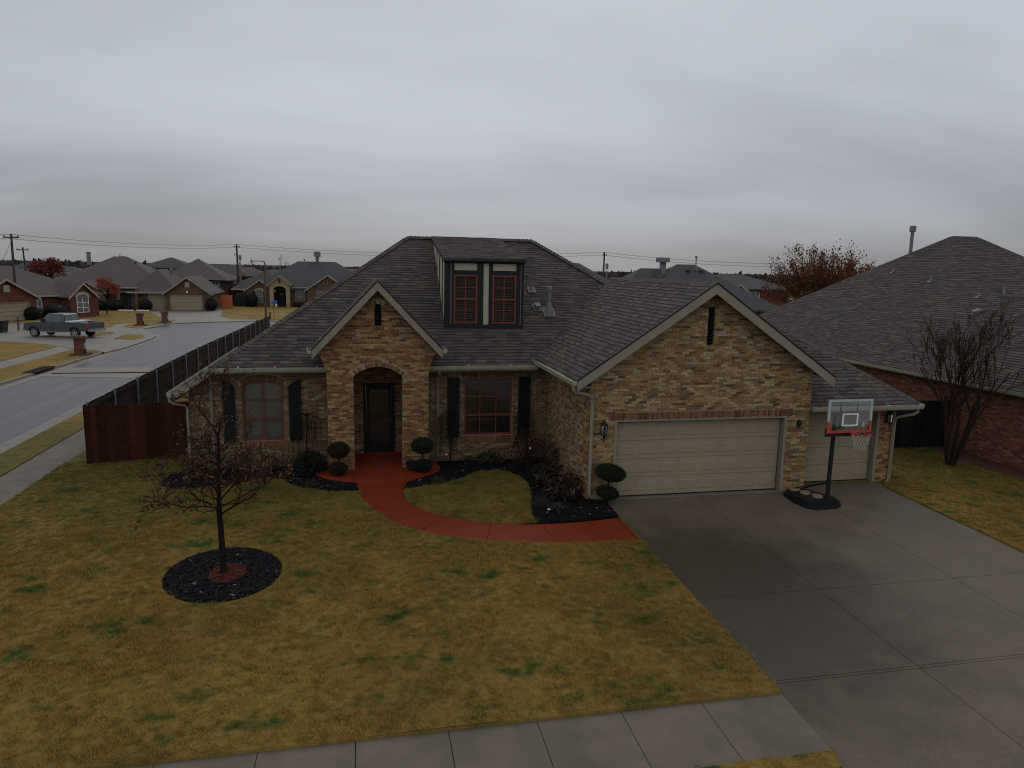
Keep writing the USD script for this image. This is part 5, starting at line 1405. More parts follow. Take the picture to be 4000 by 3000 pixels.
# the bare multi-stemmed tree by the neighbour's wall
BT = thing('bare_tree', 'bare multi-stemmed tree in front of the neighbouring red brick wall', 'tree', (13.45, 3.2, -0.5))
mb = MB(); tips = []
for k in range(9):
    a = k / 9 * 2 * math.pi + rng.uniform(-0.2, 0.2); s = rng.uniform(0.25, 0.6)
    base = np.array([13.45, 3.2, -0.55]) + np.array([math.cos(a), math.sin(a), 0]) * 0.09
    d0 = np.array([math.cos(a) * s * 0.55, math.sin(a) * s * 0.55, 1.0])
    grow(mb, base, d0, rng.uniform(2.3, 2.7), 0.05, 5, rng, tips, 0.44, (2, 3), 0.24, 0.66, 6, 0.05, 0.62, 0.006)
obj('trunk', mb, 'bark_brown', BT, smooth=60)

# topiaries: clipped balls on thin stems
def topiary(label, base, balls, stem, cols, seed, tilt=0.0):
    rng = np.random.default_rng(seed)
    t = thing('topiary', label, 'topiary', base)
    mb = MB(); mb.tube(stem, np.linspace(0.028, 0.018, len(stem)), 7); obj('stem', mb, 'bark', t, smooth=60)
    R_ = trimesh.transformations.rotation_matrix(tilt, [0, 1, 0])[:3, :3]
    for c, r in balls:
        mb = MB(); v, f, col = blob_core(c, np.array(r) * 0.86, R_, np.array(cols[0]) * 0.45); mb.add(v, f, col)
        ellipsoid_leaves(mb, c, r, int(2600 * r[0] * r[0] / 0.06), 0.034, cols, rng, 0.86, R_, 0.05)
        obj('clipped_ball', mb, 'leaf', t, tint=True)


BRN = [(0.042, 0.028, 0.016), (0.03, 0.022, 0.013), (0.055, 0.034, 0.018), (0.022, 0.02, 0.011)]
GRN = [(0.022, 0.032, 0.013), (0.015, 0.024, 0.010), (0.032, 0.042, 0.017), (0.026, 0.028, 0.012)]
topiary('brown two-ball topiary left of the porch opening', (-7.12, 2.85, 0), [((-7.12, 2.9, 0.85), (0.31, 0.30, 0.235)), ((-7.14, 2.85, 0.33), (0.26, 0.25, 0.19))], [(-7.12, 2.88, -0.05), (-7.13, 2.88, 0.3), (-7.12, 2.9, 0.8)], BRN, 41)
topiary('dark green two-ball topiary right of the porch opening', (-4.76, 2.85, 0), [((-4.78, 2.9, 0.9), (0.325, 0.31, 0.235)), ((-4.75, 2.85, 0.34), (0.26, 0.25, 0.18))], [(-4.76, 2.88, -0.05), (-4.75, 2.88, 0.3), (-4.78, 2.9, 0.8)], GRN, 42)
topiary('leaning two-tier topiary at the left end of the wide garage door', (-0.27, -0.30, 0), [((-0.22, -0.33, 0.84), (0.41, 0.34, 0.225)), ((-0.27, -0.31, 0.31), (0.30, 0.28, 0.17))], [(-0.27, -0.30, -0.05), (-0.28, -0.30, 0.3), (-0.25, -0.32, 0.8)], GRN, 43, 0.2)

# weeping trees against the wall
def weeper(label, base, h_, r, n, cols, seed):
    rng = np.random.default_rng(seed)
    t = thing('weeping_tree', label, 'tree', base)
    b = np.array(base, float); top = b + (rng.uniform(-0.06, 0.06), 0, h_)
    mb = MB(); mb.tube([b - Z3 * 0.05, b + (0.03, 0, h_ * 0.45), top], [0.028, 0.022, 0.016], 7); lv = MB()
    for i in range(n):
        a = rng.uniform(0, 2 * math.pi); rr = r * rng.uniform(0.4, 1.0); drop = rng.uniform(0.3, 0.85) * h_
        o = np.array([math.cos(a) * rr, math.sin(a) * rr * 0.55, 0])
        q = [top, top + o * 0.5 + Z3 * 0.1, top + o - Z3 * 0.08, top + o * 1.1 - Z3 * drop * 0.6, top + o * 1.05 - Z3 * drop]
        mb.tube(q, [0.008, 0.006, 0.005, 0.004, 0.003], 4, cap=False)
        pts = np.array([q[3] * (1 - s) + q[4] * s if s < 1 else q[4] for s in rng.random(16)] + [q[2] * (1 - s) + q[3] * s for s in rng.random(16)])
        leaf_quads(lv, pts + rng.normal(0, 0.02, pts.shape), np.tile([0, 0, -1.0], (len(pts), 1)), 0.05, cols, rng, 0.4)
    obj('trunk', mb, 'bark', t, smooth=60); obj('foliage', lv, 'leaf', t, tint=True)


DK = [(0.018, 0.024, 0.012), (0.012, 0.016, 0.009), (0.024, 0.028, 0.015)]
weeper('small weeping tree right of the arched window', (-8.10, 4.0, 0), 1.62, 0.42, 20, DK, 51)
weeper('small weeping tree left of the flat red window', (-3.86, 3.9, 0), 1.60, 0.42, 22, DK, 52)
weeper('small weeping tree by the right-hand shutter of the flat window', (-1.45, 3.95, 0), 1.6, 0.36, 13, DK, 53)

# shrubs and bedding
def shrub(label, c, r, n, size, cols, seed, cat='shrub', stems=True, shell=0.35, group=None, name='shrub', aspect=0.55):
    rng = np.random.default_rng(seed)
    t = thing(name, label, cat, (c[0], c[1], float(H(c[0], c[1]))), group)
    if stems:
        mb = MB()
        for i in range(9):
            a = rng.uniform(0, 2 * math.pi); q = np.array(c) + np.array(r) * (math.cos(a) * 0.75, math.sin(a) * 0.75, rng.uniform(-0.2, 0.75))
            b = np.array([c[0] + math.cos(a) * 0.04, c[1] + math.sin(a) * 0.04, float(H(c[0], c[1])) - 0.03]); mb.tube([b, (b + q) / 2 + Z3 * 0.03, q], [0.012, 0.008, 0.004], 5, cap=False)
        obj('stems', mb, 'bark', t, smooth=60)
    mb = MB(); ellipsoid_leaves(mb, c, r, n, size, cols, rng, shell, None, 0.45, aspect); obj('foliage', mb, 'leaf', t, tint=True)
    return t


ROSE = [(0.02, 0.022, 0.011), (0.045, 0.02, 0.014), (0.07, 0.032, 0.017), (0.028, 0.03, 0.015), (0.03, 0.014, 0.011), (0.09, 0.045, 0.022)]
NAN = [(0.045, 0.014, 0.014), (0.03, 0.012, 0.012), (0.06, 0.02, 0.016), (0.022, 0.018, 0.011), (0.08, 0.04, 0.03)]
shrub('sparse brown-leaved rose bush at the left end of the mulch bed', (-11.0, 3.45, 0.42), (0.5, 0.4, 0.42), 420, 0.06, ROSE, 61)
shrub('dark bushy rose bush behind the young tree trunk', (-10.2, 3.45, 0.48), (0.5, 0.42, 0.48), 620, 0.06, ROSE, 62)
shrub('reddish rose bush below the arched window', (-9.35, 3.55, 0.45), (0.52, 0.4, 0.45), 560, 0.06, ROSE, 63)
shrub('thin rose bush with orange leaves between the window and the evergreen', (-8.7, 3.65, 0.36), (0.4, 0.35, 0.38), 300, 0.06, ROSE, 64)
shrub('dark broad-leaved evergreen left of the porch', (-7.95, 3.35, 0.36), (0.46, 0.42, 0.38), 1500, 0.085, [(0.016, 0.024, 0.012), (0.012, 0.018, 0.010), (0.022, 0.032, 0.017)], 65)
shrub('tall red-leaved shrub in the corner between house and garage', (-1.6, 3.35, 0.62), (0.5, 0.5, 0.62), 1500, 0.06, NAN, 66)
shrub('red-brown shrub against the garage wall behind the clipped green ball', (-1.08, 2.55, 0.55), (0.3, 0.45, 0.56), 800, 0.06, NAN, 67)
shrub('round green shrub beside the red-leaved shrubs', (-1.5, 2.1, 0.26), (0.22, 0.22, 0.2), 1100, 0.03, [(0.034, 0.05, 0.014), (0.026, 0.038, 0.012), (0.042, 0.058, 0.018)], 68, shell=0.75)
shrub('low leafy plant with a bright green heart below the flat window', (-2.75, 3.75, 0.24), (0.3, 0.22, 0.24), 260, 0.1, [(0.03, 0.07, 0.015), (0.025, 0.045, 0.014), (0.05, 0.05, 0.03)], 69, 'plant', name='bedding_plant')
shrub('small dark red plant left of the leafy plant below the window', (-3.28, 3.85, 0.16), (0.14, 0.12, 0.18), 120, 0.07, NAN, 70, 'plant', name='bedding_plant')
shrub('withered brown plant right of the leafy plant below the window', (-2.38, 3.72, 0.26), (0.26, 0.2, 0.28), 220, 0.07, [(0.07, 0.035, 0.025), (0.05, 0.03, 0.02), (0.09, 0.06, 0.04)], 71, 'plant', name='bedding_plant')
shrub('dry tuft of brown grass at the tip of the oval lawn', (-4.42, 1.95, 0.12), (0.2, 0.18, 0.15), 500, 0.12, [(0.085, 0.05, 0.035), (0.065, 0.04, 0.028)], 72, 'plant', False, 0.1, name='ornamental_grass', aspect=0.06)
shrub('dry tuft of brown grass in the left bed before the topiary', (-7.85, 2.2, 0.1), (0.18, 0.16, 0.13), 400, 0.11, [(0.075, 0.045, 0.033), (0.055, 0.035, 0.026)], 73, 'plant', False, 0.1, name='ornamental_grass', aspect=0.06)
shrub('grey-brown tussock near the front of the right mulch bed', (-2.08, -0.45, 0.17), (0.22, 0.2, 0.18), 520, 0.13, [(0.06, 0.05, 0.038), (0.045, 0.037, 0.028), (0.05, 0.028, 0.025)], 74, 'plant', False, 0.1, name='ornamental_grass', aspect=0.06)


def blades(label, c, n, length, cols, seed, name='bedding_plant', width=0.02):
    rng = np.random.default_rng(seed); t = thing(name, label, 'plant', (c[0], c[1], float(H(c[0], c[1])))); mb = MB()
    for i in range(n):
        a = rng.uniform(0, 2 * math.pi); el = rng.uniform(0.25, 1.2); L_ = length * rng.uniform(0.6, 1.1)
        d = np.array([math.cos(a) * math.cos(el), math.sin(a) * math.cos(el), math.sin(el)]); s = np.array([-math.sin(a), math.cos(a), 0]) * width
        b = np.array(c, float); m_ = b + d * L_ * 0.6 + Z3 * 0.04; e = b + d * L_ - Z3 * 0.05
        mb.add([b - s * 0.6, b + s * 0.6, m_ + s, m_ - s, e], [(0, 1, 2), (0, 2, 3), (3, 2, 4)], np.array(cols[rng.integers(len(cols))]) * rng.uniform(0.7, 1.3))
    obj('blade_leaves', mb, 'leaf', t, tint=True)


blades('low fan of green and buff strap leaves near the red walk', (-1.72, -0.72, -0.0), 60, 0.34, [(0.03, 0.042, 0.018), (0.05, 0.05, 0.03), (0.10, 0.085, 0.055), (0.02, 0.03, 0.014)], 81)


def canna(label, x, y, h_, seed, group):
    rng = np.random.default_rng(seed); t = thing('canna', label, 'plant', (x, y, float(H(x, y))), group); st, lv = MB(), MB()
    for k in range(6):
        a = rng.uniform(0, 2 * math.pi); b = np.array([x + 0.12 * math.cos(a), y + 0.12 * math.sin(a), -0.03]); top = b + (rng.uniform(-0.12, 0.12), rng.uniform(-0.12, 0.12), h_ * rng.uniform(0.7, 1.1))
        st.tube([b, (b + top) / 2, top], [0.014, 0.011, 0.006], 5, cap=False)
        for q in range(6):
            p = b + (top - b) * rng.uniform(0.3, 1.0); c = rng.uniform(0, 2 * math.pi)
            dr = np.array([math.cos(c), math.sin(c), rng.uniform(-0.4, 0.9)]); dr /= np.linalg.norm(dr)
            leaf_quads(lv, (p + dr * 0.11)[None], dr[None] * 3, 0.24, [(0.045, 0.014, 0.014), (0.03, 0.012, 0.012), (0.06, 0.028, 0.02), (0.022, 0.018, 0.012), (0.11, 0.07, 0.05)], rng, 0.35)
    obj('stalks', st, 'bark_brown', t, smooth=60); obj('leaves', lv, 'leaf', t, tint=True)


CAN = ((-1.62, 1.35, 0.5, 'dark red canna at the lawn edge, farthest from the driveway'), (-1.25, 1.45, 0.62, 'tall red-brown canna next to the clipped green ball'), (-1.0, 1.0, 0.62, 'tall canna leaning on the garage side wall, mid row'), (-1.55, 0.75, 0.5, 'reddish canna by the lawn edge, mid row'),
       (-1.2, 0.55, 0.55, 'frost-bitten canna in the middle of the row by the garage wall'), (-0.98, 0.35, 0.6, 'tall canna nearest the downspout foot'), (-1.65, 0.15, 0.42, 'low canna beside the grey-brown tussock'), (-1.28, 0.02, 0.45, 'low canna at the driveway end of the row'))
for i, (x, y, h_, lb) in enumerate(CAN):
    canna(lb, x, y, h_, 90 + i, 'cannas along the garage side wall')

# pot, solar lamps
PT = thing('plant_pot', 'low black pot on the right side of the porch step', 'pot', (-5.02, 3.1, 0.13))
mb = MB(); mb.lathe([(0, 0.0), (0.15, 0.0), (0.2, 0.1), (0.215, 0.2), (0.225, 0.235), (0.2, 0.235), (0.19, 0.2), (0, 0.19)], (-5.02, 3.1, 0.13), 22); obj('pot_body', mb, 'plastic_black', PT, smooth=40)
mb = MB(); mb.lathe([(0, 0.195), (0.19, 0.195)], (-5.02, 3.1, 0.13), 22); obj('soil', mb, 'soil', PT)
for (x, y, z, lb) in ((-4.0, 3.6, 0.42, 'small white garden lamp left of the flat window'), (-1.62, 2.75, 0.75, 'small white garden lamp among the red-leaved shrubs'), (-1.95, -0.78, 0.1, 'small white garden lamp beside the strap-leaved plant')):
    t = thing('garden_lamp', lb, 'lamp', (x, y, 0))
    mb = MB(); mb.tube([(x, y, -0.05), (x, y, z)], 0.008, 6); obj('stake', mb, 'plastic_black', t)
    mb = MB(); mb.lathe([(0, 0.035), (0.028, 0.03), (0.036, 0.0), (0.02, -0.02), (0, -0.025)], (x, y, z), 12); obj('lamp_head', mb, 'white_paint', t, smooth=40)
# ------------------------------------------------------------------ basketball hoop
HP = thing('basketball_hoop', 'portable basketball hoop with a clear backboard before the narrow garage door', 'basketball hoop', (5.4, -0.8, 0))
foot = Polygon([(4.80, -0.30), (4.98, -0.08), (5.30, -0.02), (5.62, -0.22), (5.93, -0.98), (5.86, -1.30), (5.62, -1.42), (5.05, -1.46), (4.86, -1.32), (4.74, -0.85)]).buffer(-0.06).buffer(0.06)
mb = MB(); z_ = float(H(5.3, -0.8))
for (g, a, b) in ((foot, -0.02, 0.07), (foot.buffer(-0.035), 0.07, 0.13), (foot.buffer(-0.085), 0.13, 0.16)):
    mb.prism(g, (0, 0, z_), X3, Y3, Z3, a, b)
obj('base_tank', mb, 'plastic_black', HP, smooth=30)
mb = MB()
for k in range(4):
    mb.box(5.12 + 0.0 * k, 5.72, -1.36 + k * 0.055, -1.335 + k * 0.055, z_ + 0.16, z_ + 0.175)
obj('base_rib', mb, 'plastic_black', HP)
for (x, y) in ((5.14, -0.28), (5.24, -0.62), (5.38, -0.95)):
    mb = MB(); mb.prism(affinity.rotate(Point(x, y).buffer(0.135, 3), 20), (0, 0, z_), X3, Y3, Z3, 0.162, 0.21); obj('stone', mb, 'paver', HP)
mb = MB(); mb.tube([(5.66, -0.98, 0.05), (5.69, -0.95, 1.2), (5.72, -0.92, 2.42)], [0.058, 0.055, 0.05], 12); obj('pole', mb, 'plastic_black', HP, smooth=60)
for x in (5.02, 5.42):
    mb = MB(); mb.tube([(x, -0.20, 0.13), (5.67 + (x - 5.2) * 0.1, -0.94, 0.52)], 0.016, 7); obj('brace', mb, 'plastic_black', HP, smooth=60)
# backboard, leaning slightly back
bb0, bb1 = np.array([5.07, -1.52, 2.0]), np.array([6.35, -1.52, 2.0])
ub = np.array([0.06, 0.10, 0.85]); ub_len = np.linalg.norm(ub); wv = ub / ub_len; uv_ = X3; nv = np.cross(uv_, wv); nv = nv / np.linalg.norm(nv)
if nv[1] > 0: nv = -nv
Wb, Hb = 1.28, ub_len
mb = MB(); mb.prism(sbox(0.03, 0.03, Wb - 0.03, Hb - 0.03), bb0, uv_, wv, nv, -0.006, 0.0); obj('backboard', mb, 'clear_board', HP)
fr = sbox(0, 0, Wb, Hb).difference(sbox(0.07, 0.06, Wb - 0.07, Hb - 0.06))
mb = MB(); mb.prism(fr.intersection(sbox(-1, 0.30, 3, 3)), bb0, uv_, wv, nv, -0.02, 0.012); obj('board_border', mb, 'board_grey', HP, label='pale grey upper border of the backboard')
mb = MB(); mb.prism(fr.intersection(sbox(-1, -1, 3, 0.298)), bb0, uv_, wv, nv, -0.02, 0.012); obj('board_border', mb, 'rim_red', HP, label='red lower border of the backboard')
mb = MB(); mb.prism(sbox(-0.02, -0.09, Wb + 0.02, -0.002).union(sbox(-0.03, -0.09, 0.10, 0.14)).union(sbox(Wb - 0.10, -0.09, Wb + 0.03, 0.14)), bb0, uv_, wv, nv, -0.03, -0.021); obj('board_pad', mb, 'plastic_black', HP)
sq = sbox(0.42, 0.17, 0.88, 0.50).difference(sbox(0.465, 0.21, 0.835, 0.46))
mb = MB(); mb.prism(sq, bb0, uv_, wv, nv, 0.001, 0.008); obj('target_square', mb, 'white_paint', HP)
mb = MB(); mb.prism(affinity.translate(sbox(0, 0, 0.09, 0.02).union(sbox(0.0, 0.035, 0.09, 0.05)).union(Point(0.045, 0.085).buffer(0.035)), 1.0, 0.14), bb0, uv_, wv, nv, 0.001, 0.006); obj('board_emblem', mb, 'board_grey', HP)
for x in (0.38, 0.86):
    p0, p1 = bb0 + uv_ * x + wv * 0.12 - nv * 0.03, bb0 + uv_ * x + wv * (Hb - 0.06) - nv * 0.03
    mb = MB(); mb.tube([p0, p1], 0.017, 6); obj('support_bar', mb, 'plastic_black', HP)
for x in (0.5, 0.78):
    for zt, zp in ((0.2, 1.95), (0.52, 2.32)):
        mb = MB(); mb.tube([bb0 + uv_ * x + wv * zt - nv * 0.04, np.array([5.715 + (x - 0.64) * 0.2, -0.92, zp])], 0.015, 6); obj('arm', mb, 'plastic_black', HP)
rc = bb0 + uv_ * 0.72 + nv * 0.36 + wv * 0.04; rc[2] = 2.05
ang = np.linspace(0, 2 * math.pi, 33)
mb = MB(); mb.tube([rc + (0.225 * math.cos(t), 0.225 * math.sin(t), 0) for t in ang], 0.011, 7, cap=False); mb.obox(rc - nv * 0.29 - Z3 * 0.01, (0.09, 0.075, 0.012), [X3, nv, np.cross(X3, nv)]); mb.tube([rc - nv * 0.3 - Z3 * 0.12, rc - nv * 0.2], 0.012, 6); obj('rim', mb, 'rim_red', HP, smooth=50)
mb = MB(); N_ = 12
lv_ = [(0.222, 0.0), (0.20, 0.10), (0.165, 0.20), (0.135, 0.30), (0.125, 0.40)]
for i in range(N_):
    for lev in range(4):
        for sgn in (-1, 1):
            t0_ = (i + 0.5 * lev) * 2 * math.pi / N_; t1_ = t0_ + sgn * math.pi / N_
            (r0, h0), (r1, h1) = lv_[lev], lv_[lev + 1]
            mb.tube([rc + (r0 * math.cos(t0_), r0 * math.sin(t0_), -h0), rc + (r1 * math.cos(t1_), r1 * math.sin(t1_), -h1)], 0.0042, 4, cap=False)
obj('net', mb, 'net', HP)
# ------------------------------------------------------------------ houses across the street and beyond
class Frame:
    """Local axes of a far house: x along its front, y into the house; heights are world heights."""

    def __init__(self, o, ang=0.0):
        self.o = np.array([o[0], o[1], 0.0]); c, s = math.cos(ang), math.sin(ang)
        self.u, self.v = np.array([c, s, 0]), np.array([-s, c, 0])

    def P(self, x, y, z):
        return self.o * [1, 1, 0] + self.u * x + self.v * y + Z3 * z

    def box(self, mb, x0, x1, y0, y1, z0, z1):
        mb.add([self.P(x, y, z) for x in (x0, x1) for y in (y0, y1) for z in (z0, z1)], BOXF)

    def poly(self, mb, pts, y0, y1):
        mb.prism(Polygon(pts).buffer(0), self.P(0, 0, 0), self.u, Z3, -self.v, -y1, -y0)


W0 = Frame((0, 0))


def hip(mb, F, x0, x1, y0, y1, ze, zr, ov=0.35):
    """A hipped roof; its ridge runs along the longer side."""
    x0, x1, y0, y1 = x0 - ov, x1 + ov, y0 - ov, y1 + ov
    if x1 - x0 >= y1 - y0:
        h_ = (y1 - y0) / 2; a, b = F.P(x0 + h_, (y0 + y1) / 2, zr), F.P(x1 - h_, (y0 + y1) / 2, zr)
    else:
        h_ = (x1 - x0) / 2; a, b = F.P((x0 + x1) / 2, y0 + h_, zr), F.P((x0 + x1) / 2, y1 - h_, zr)
    c = [F.P(x, y, ze) for x, y in ((x0, y0), (x1, y0), (x1, y1), (x0, y1))]
    e = [p - Z3 * 0.16 for p in c]
    V = c + [a, b] + e
    f3 = [(0, 1, 5), (0, 5, 4), (2, 3, 4), (2, 4, 5), (1, 2, 5), (3, 0, 4)] if x1 - x0 >= y1 - y0 else [(0, 1, 4), (1, 2, 5), (1, 5, 4), (2, 3, 5), (3, 0, 4), (3, 4, 5)]
    mb.add(V, f3 + [(6, 7, 1), (6, 1, 0), (7, 8, 2), (7, 2, 1), (8, 9, 3), (8, 3, 2), (9, 6, 0), (9, 0, 3), (6, 8, 7), (6, 9, 8)])
    return F, x0, x1, y0, ze


def eave_trim(t, F, x0, x1, y, ze):
    mb = MB(); F.box(mb, x0 - 0.36, x1 + 0.36, y - 0.40, y - 0.37, ze - 0.2, ze + 0.0); obj('eave_trim', mb, 'far_trim', t)


def fgable(t, F, x0, x1, ze, zap, yf, yb, brick, roofmat, cut=None, trim='far_trim'):
    xc = (x0 + x1) / 2
    P = Polygon([(x0, -1.6), (x1, -1.6), (x1, ze), (xc, zap - 0.1), (x0, ze)])
    if cut is not None:
        P = P.difference(cut)
    mb = MB(); mb.prism(P, F.P(0, yf, 0), F.u, Z3, -F.v, -0.25, 0.0)
    F.box(mb, x0, x0 + 0.2, yf + 0.25, yb, -1.6, ze); F.box(mb, x1 - 0.2, x1, yf + 0.25, yb, -1.6, ze)
    g = obj('gable_wall', mb, brick, t)
    mb = MB(); o = 0.35; sl = (zap - ze) / (xc - x0)
    for s, xe in ((-1, x0 - o), (1, x1 + o)):
        zl = ze - o * sl
        mb.add([F.P(xc, yf - 0.3, zap + 0.05), F.P(xe, yf - 0.3, zl + 0.05), F.P(xe, yb, zl + 0.05), F.P(xc, yb, zap + 0.05), F.P(xc, yf - 0.3, zap - 0.06), F.P(xe, yf - 0.3, zl - 0.06), F.P(xe, yb, zl - 0.06), F.P(xc, yb, zap - 0.06)],
               [(0, 1, 2, 3), (4, 7, 6, 5), (0, 4, 5, 1), (1, 5, 6, 2), (2, 6, 7, 3)])
    obj('gable_roof', mb, roofmat, t)
    for s, xe in ((-1, x0 - o), (1, x1 + o)):
        zl = ze - o * sl
        mb = MB(); mb.prism(Polygon([(xc + 0.002 * s, zap + 0.0), (xe, zl), (xe, zl - 0.24), (xc + 0.002 * s, zap - 0.24)]).buffer(0), F.P(0, yf - 0.3, 0), F.u, Z3, -F.v, 0.0, 0.05); obj('rake_board', mb, trim, t)
    return g


def fwindow(t, F, x0, x1, z0, z1, y, nx=2, nz=2, frame='far_trim', pane='far_window', arch=False, head=None):
    P = sbox(x0, z0, x1, z1)
    if arch:
        P = P.union(affinity.scale(Point((x0 + x1) / 2, z1).buffer((x1 - x0) / 2, 12), 1, 0.55))
    mb = MB(); mb.prism(P.difference(P.buffer(-0.07)), F.P(0, y, 0), F.u, Z3, -F.v, 0.0, 0.05)
    for i in range(1, nx):
        x = x0 + (x1 - x0) * i / nx; F.box(mb, x - 0.03, x + 0.03, y - 0.045, y - 0.005, z0 + 0.05, z1 - 0.05)
    for i in range(1, nz):
        z = z0 + (z1 - z0) * i / nz; F.box(mb, x0 + 0.05, x1 - 0.05, y - 0.042, y - 0.008, z - 0.03, z + 0.03)
    w = obj('window', mb, frame, t)
    mb = MB(); mb.prism(P.buffer(-0.06), F.P(0, y, 0), F.u, Z3, -F.v, 0.004, 0.012); obj('pane', mb, pane, w)
    if head:
        a, b = z1 + ((x1 - x0) * 0.275 if arch else 0), 0.28
        Q = P.buffer(0.22).difference(P.buffer(0.02)).intersection(sbox(x0 - 1, z1 - 0.02, x1 + 1, z1 + 3)); mb = MB(); mb.prism(Q, F.P(0, y, 0), F.u, Z3, -F.v, 0.0, 0.07); obj('lintel', mb, head, w)
    return w


def fgarage(t, F, x0, x1, z0, z1, y):
    mb = MB(); h_ = (z1 - z0) / 4
    for i in range(4):
        F.box(mb, x0, x1, y + 0.10, y + 0.14, z0 + i * h_ + 0.012, z0 + (i + 1) * h_ - 0.012)
    d = obj('garage_door', mb, 'garage_paint', t)
    mb = MB(); F.box(mb, x0 - 0.12, x0 + 0.02, y - 0.03, y + 0.1, z0, z1 + 0.1); F.box(mb, x1 - 0.02, x1 + 0.12, y - 0.03, y + 0.1, z0, z1 + 0.1); F.box(mb, x0 + 0.021, x1 - 0.021, y - 0.028, y + 0.1, z1 - 0.02, z1 + 0.1); obj('door_trim', mb, 'far_trim', d)


# house at the end of the street
F1 = Frame((-40, 93.6))
T = thing('brick_house', 'long brown-roofed brick house with three garage bays at the head of the cul-de-sac', 'house', (-40, 93.6, -0.84))
mb = MB(); F1.box(mb, -10.6, 7.0, 0.4, 16, -1.6, 1.62); obj('wall', mb, 'far_brick_brown', T)
mb = MB(); hip(mb, F1, -10.8, 7.0, 0.2, 16.2, 1.72, 6.65); obj('roof', mb, 'far_roof_brown', T)
mb = MB(); hip(mb, F1, 1.3, 7.4, 0.6, 12, 1.72, 4.9); obj('roof', mb, 'far_roof_brown', T)
for a, b in ((-10.8, -6.2), (1.4, 6.0)):
    eave_trim(T, F1, a, b, 0.2, 1.72)
fgable(T, F1, -6.1, -1.5, 1.65, 3.15, -0.5, 8, 'far_brick_brown', 'far_roof_brown')
fwindow(T, F1, -4.8, -3.0, 0.0, 1.25, -0.5, 3, 2, 'far_trim', 'far_window', True, 'far_trim')
mb = MB(); F1.box(mb, 0.35, 1.45, 0.36, 0.39, -0.7, 2.0); d_ = obj('front_door', mb, 'dark_room', T)  # near-black panel painted in for the shade of the recessed porch, behind the leaf
mb = MB(); F1.box(mb, 0.5, 0.95, 0.30, 0.355, -0.7, 1.5); obj('door_leaf', mb, 'black_paint', d_)
mb = MB(); F1.box(mb, -0.4, 2.4, -0.15, -0.11, 2.18, 2.36); F1.box(mb, -0.4, 2.4, -0.1, 0.9, 2.2, 2.34); obj('porch_beam', mb, 'far_trim', T)
for x in (-0.25, 2.1):
    mb = MB(); F1.box(mb, x, x + 0.4, -0.1, 0.3, -1.0, 2.2); obj('porch_pier', mb, 'far_brick_tan', T)
fgarage(T, F1, 3.9, 5.95, -0.84, 1.3, 0.25)
go = sbox(6.75, -2, 11.1, 1.38)
fgable(T, F1, 6.1, 12.2, 1.75, 3.95, -0.4, 9, 'far_brick_brown', 'far_roof_brown', go)
fgarage(T, F1, 6.78, 11.07, -0.8, 1.33, -0.35)
mb = MB(); F1.box(mb, 8.85, 9.45, -0.47, -0.41, 2.45, 3.2); obj('louvre_vent', mb, 'far_trim', T)
mb = MB(); F1.box(mb, 8.98, 9.22, -0.5, -0.42, 1.62, 1.95); obj('wall_lantern', mb, 'white_paint', T)
for x, h_ in ((-8.2 + 0.6, 1.3), ):
    c = F1.P(-7.2, 11, 5.3); mb = MB(); mb.lathe([(0, 0), (0.28, 0), (0.28, 1.75), (0.34, 1.8), (0.34, 1.95), (0, 1.97)], c, 10); obj('flue', mb, 'galvanised', T)
c = F1.P(-2.0, 8.3, 6.5); mb = MB(); mb.lathe([(0, 0), (0.06, 0), (0.06, 0.5), (0, 0.5)], c, 8); mb.tube([c + (-0.1, 0, 0.15), c + (0.7, 0, 0.2)], 0.03, 5); obj('roof_fitting', mb, 'wire', T)
c = F1.P(0.6, 6.5, 5.4); mb = MB(); mb.lathe([(0, 0), (0.14, 0), (0.14, 0.55), (0, 0.6)], c, 8); obj('vent_pipe', mb, 'far_roof_grey', T)
c = F1.P(5.2, 8.0, 3.4); mb = MB(); mb.lathe([(0, 0), (0.3, 0), (0.14, 0.6), (0.14, 1.2), (0.25, 1.25), (0.25, 1.6), (0, 1.65)], c, 10); obj('flue', mb, 'galvanised', T)
# two-storey part behind it
T = thing('brick_house', 'grey-roofed upper storey showing over the long brown roof', 'house', (-38, 112, -0.84))
mb = MB(); W0.box(mb, -41.6, -34.4, 111.5, 119, -1.6, 5.0); obj('wall', mb, 'far_brick_red', T)
mb = MB(); hip(mb, W0, -41.8, -34.0, 111, 118.5, 5.05, 6.75); obj('roof', mb, 'far_roof_grey', T)
# two-storey house right of it
T = thing('brick_house', 'two-storey red brick house with a white upstairs window, beyond the wide garage', 'house', (-32, 107, -0.84))
mb = MB(); W0.box(mb, -37.5, -28.4, 106.6, 117, -1.6, 3.2); obj('wall', mb, 'far_brick_red', T)
mb = MB(); hip(mb, W0, -38.0, -27.9, 106.2, 116.6, 3.25, 6.6, 0.4); obj('roof', mb, 'far_roof_brown', T)
eave_trim(T, W0, -37.8, -28.2, 106.2, 3.28)
fwindow(T, W0, -30.75, -28.95, 1.7, 3.05, 106.55, 3, 2, 'white_paint', 'far_window')
fwindow(T, W0, -34.0, -32.6, 1.9, 3.05, 106.55, 2, 2, 'far_trim', 'far_window')
mb = MB(); W0.box(mb, -28.2, -26.2, 112.0, 124, -1.6, 2.0); obj('wall', mb, 'far_brick_red', T)
mb = MB(); hip(mb, W0, -28.4, -16, 114, 126, 2.1, 5.0); obj('roof', mb, 'far_roof_plum', T)
mb = MB(); W0.box(mb, -28.35, -25.5, 113.55, 113.6, 1.9, 2.12); obj('eave_trim', mb, 'far_trim', T)
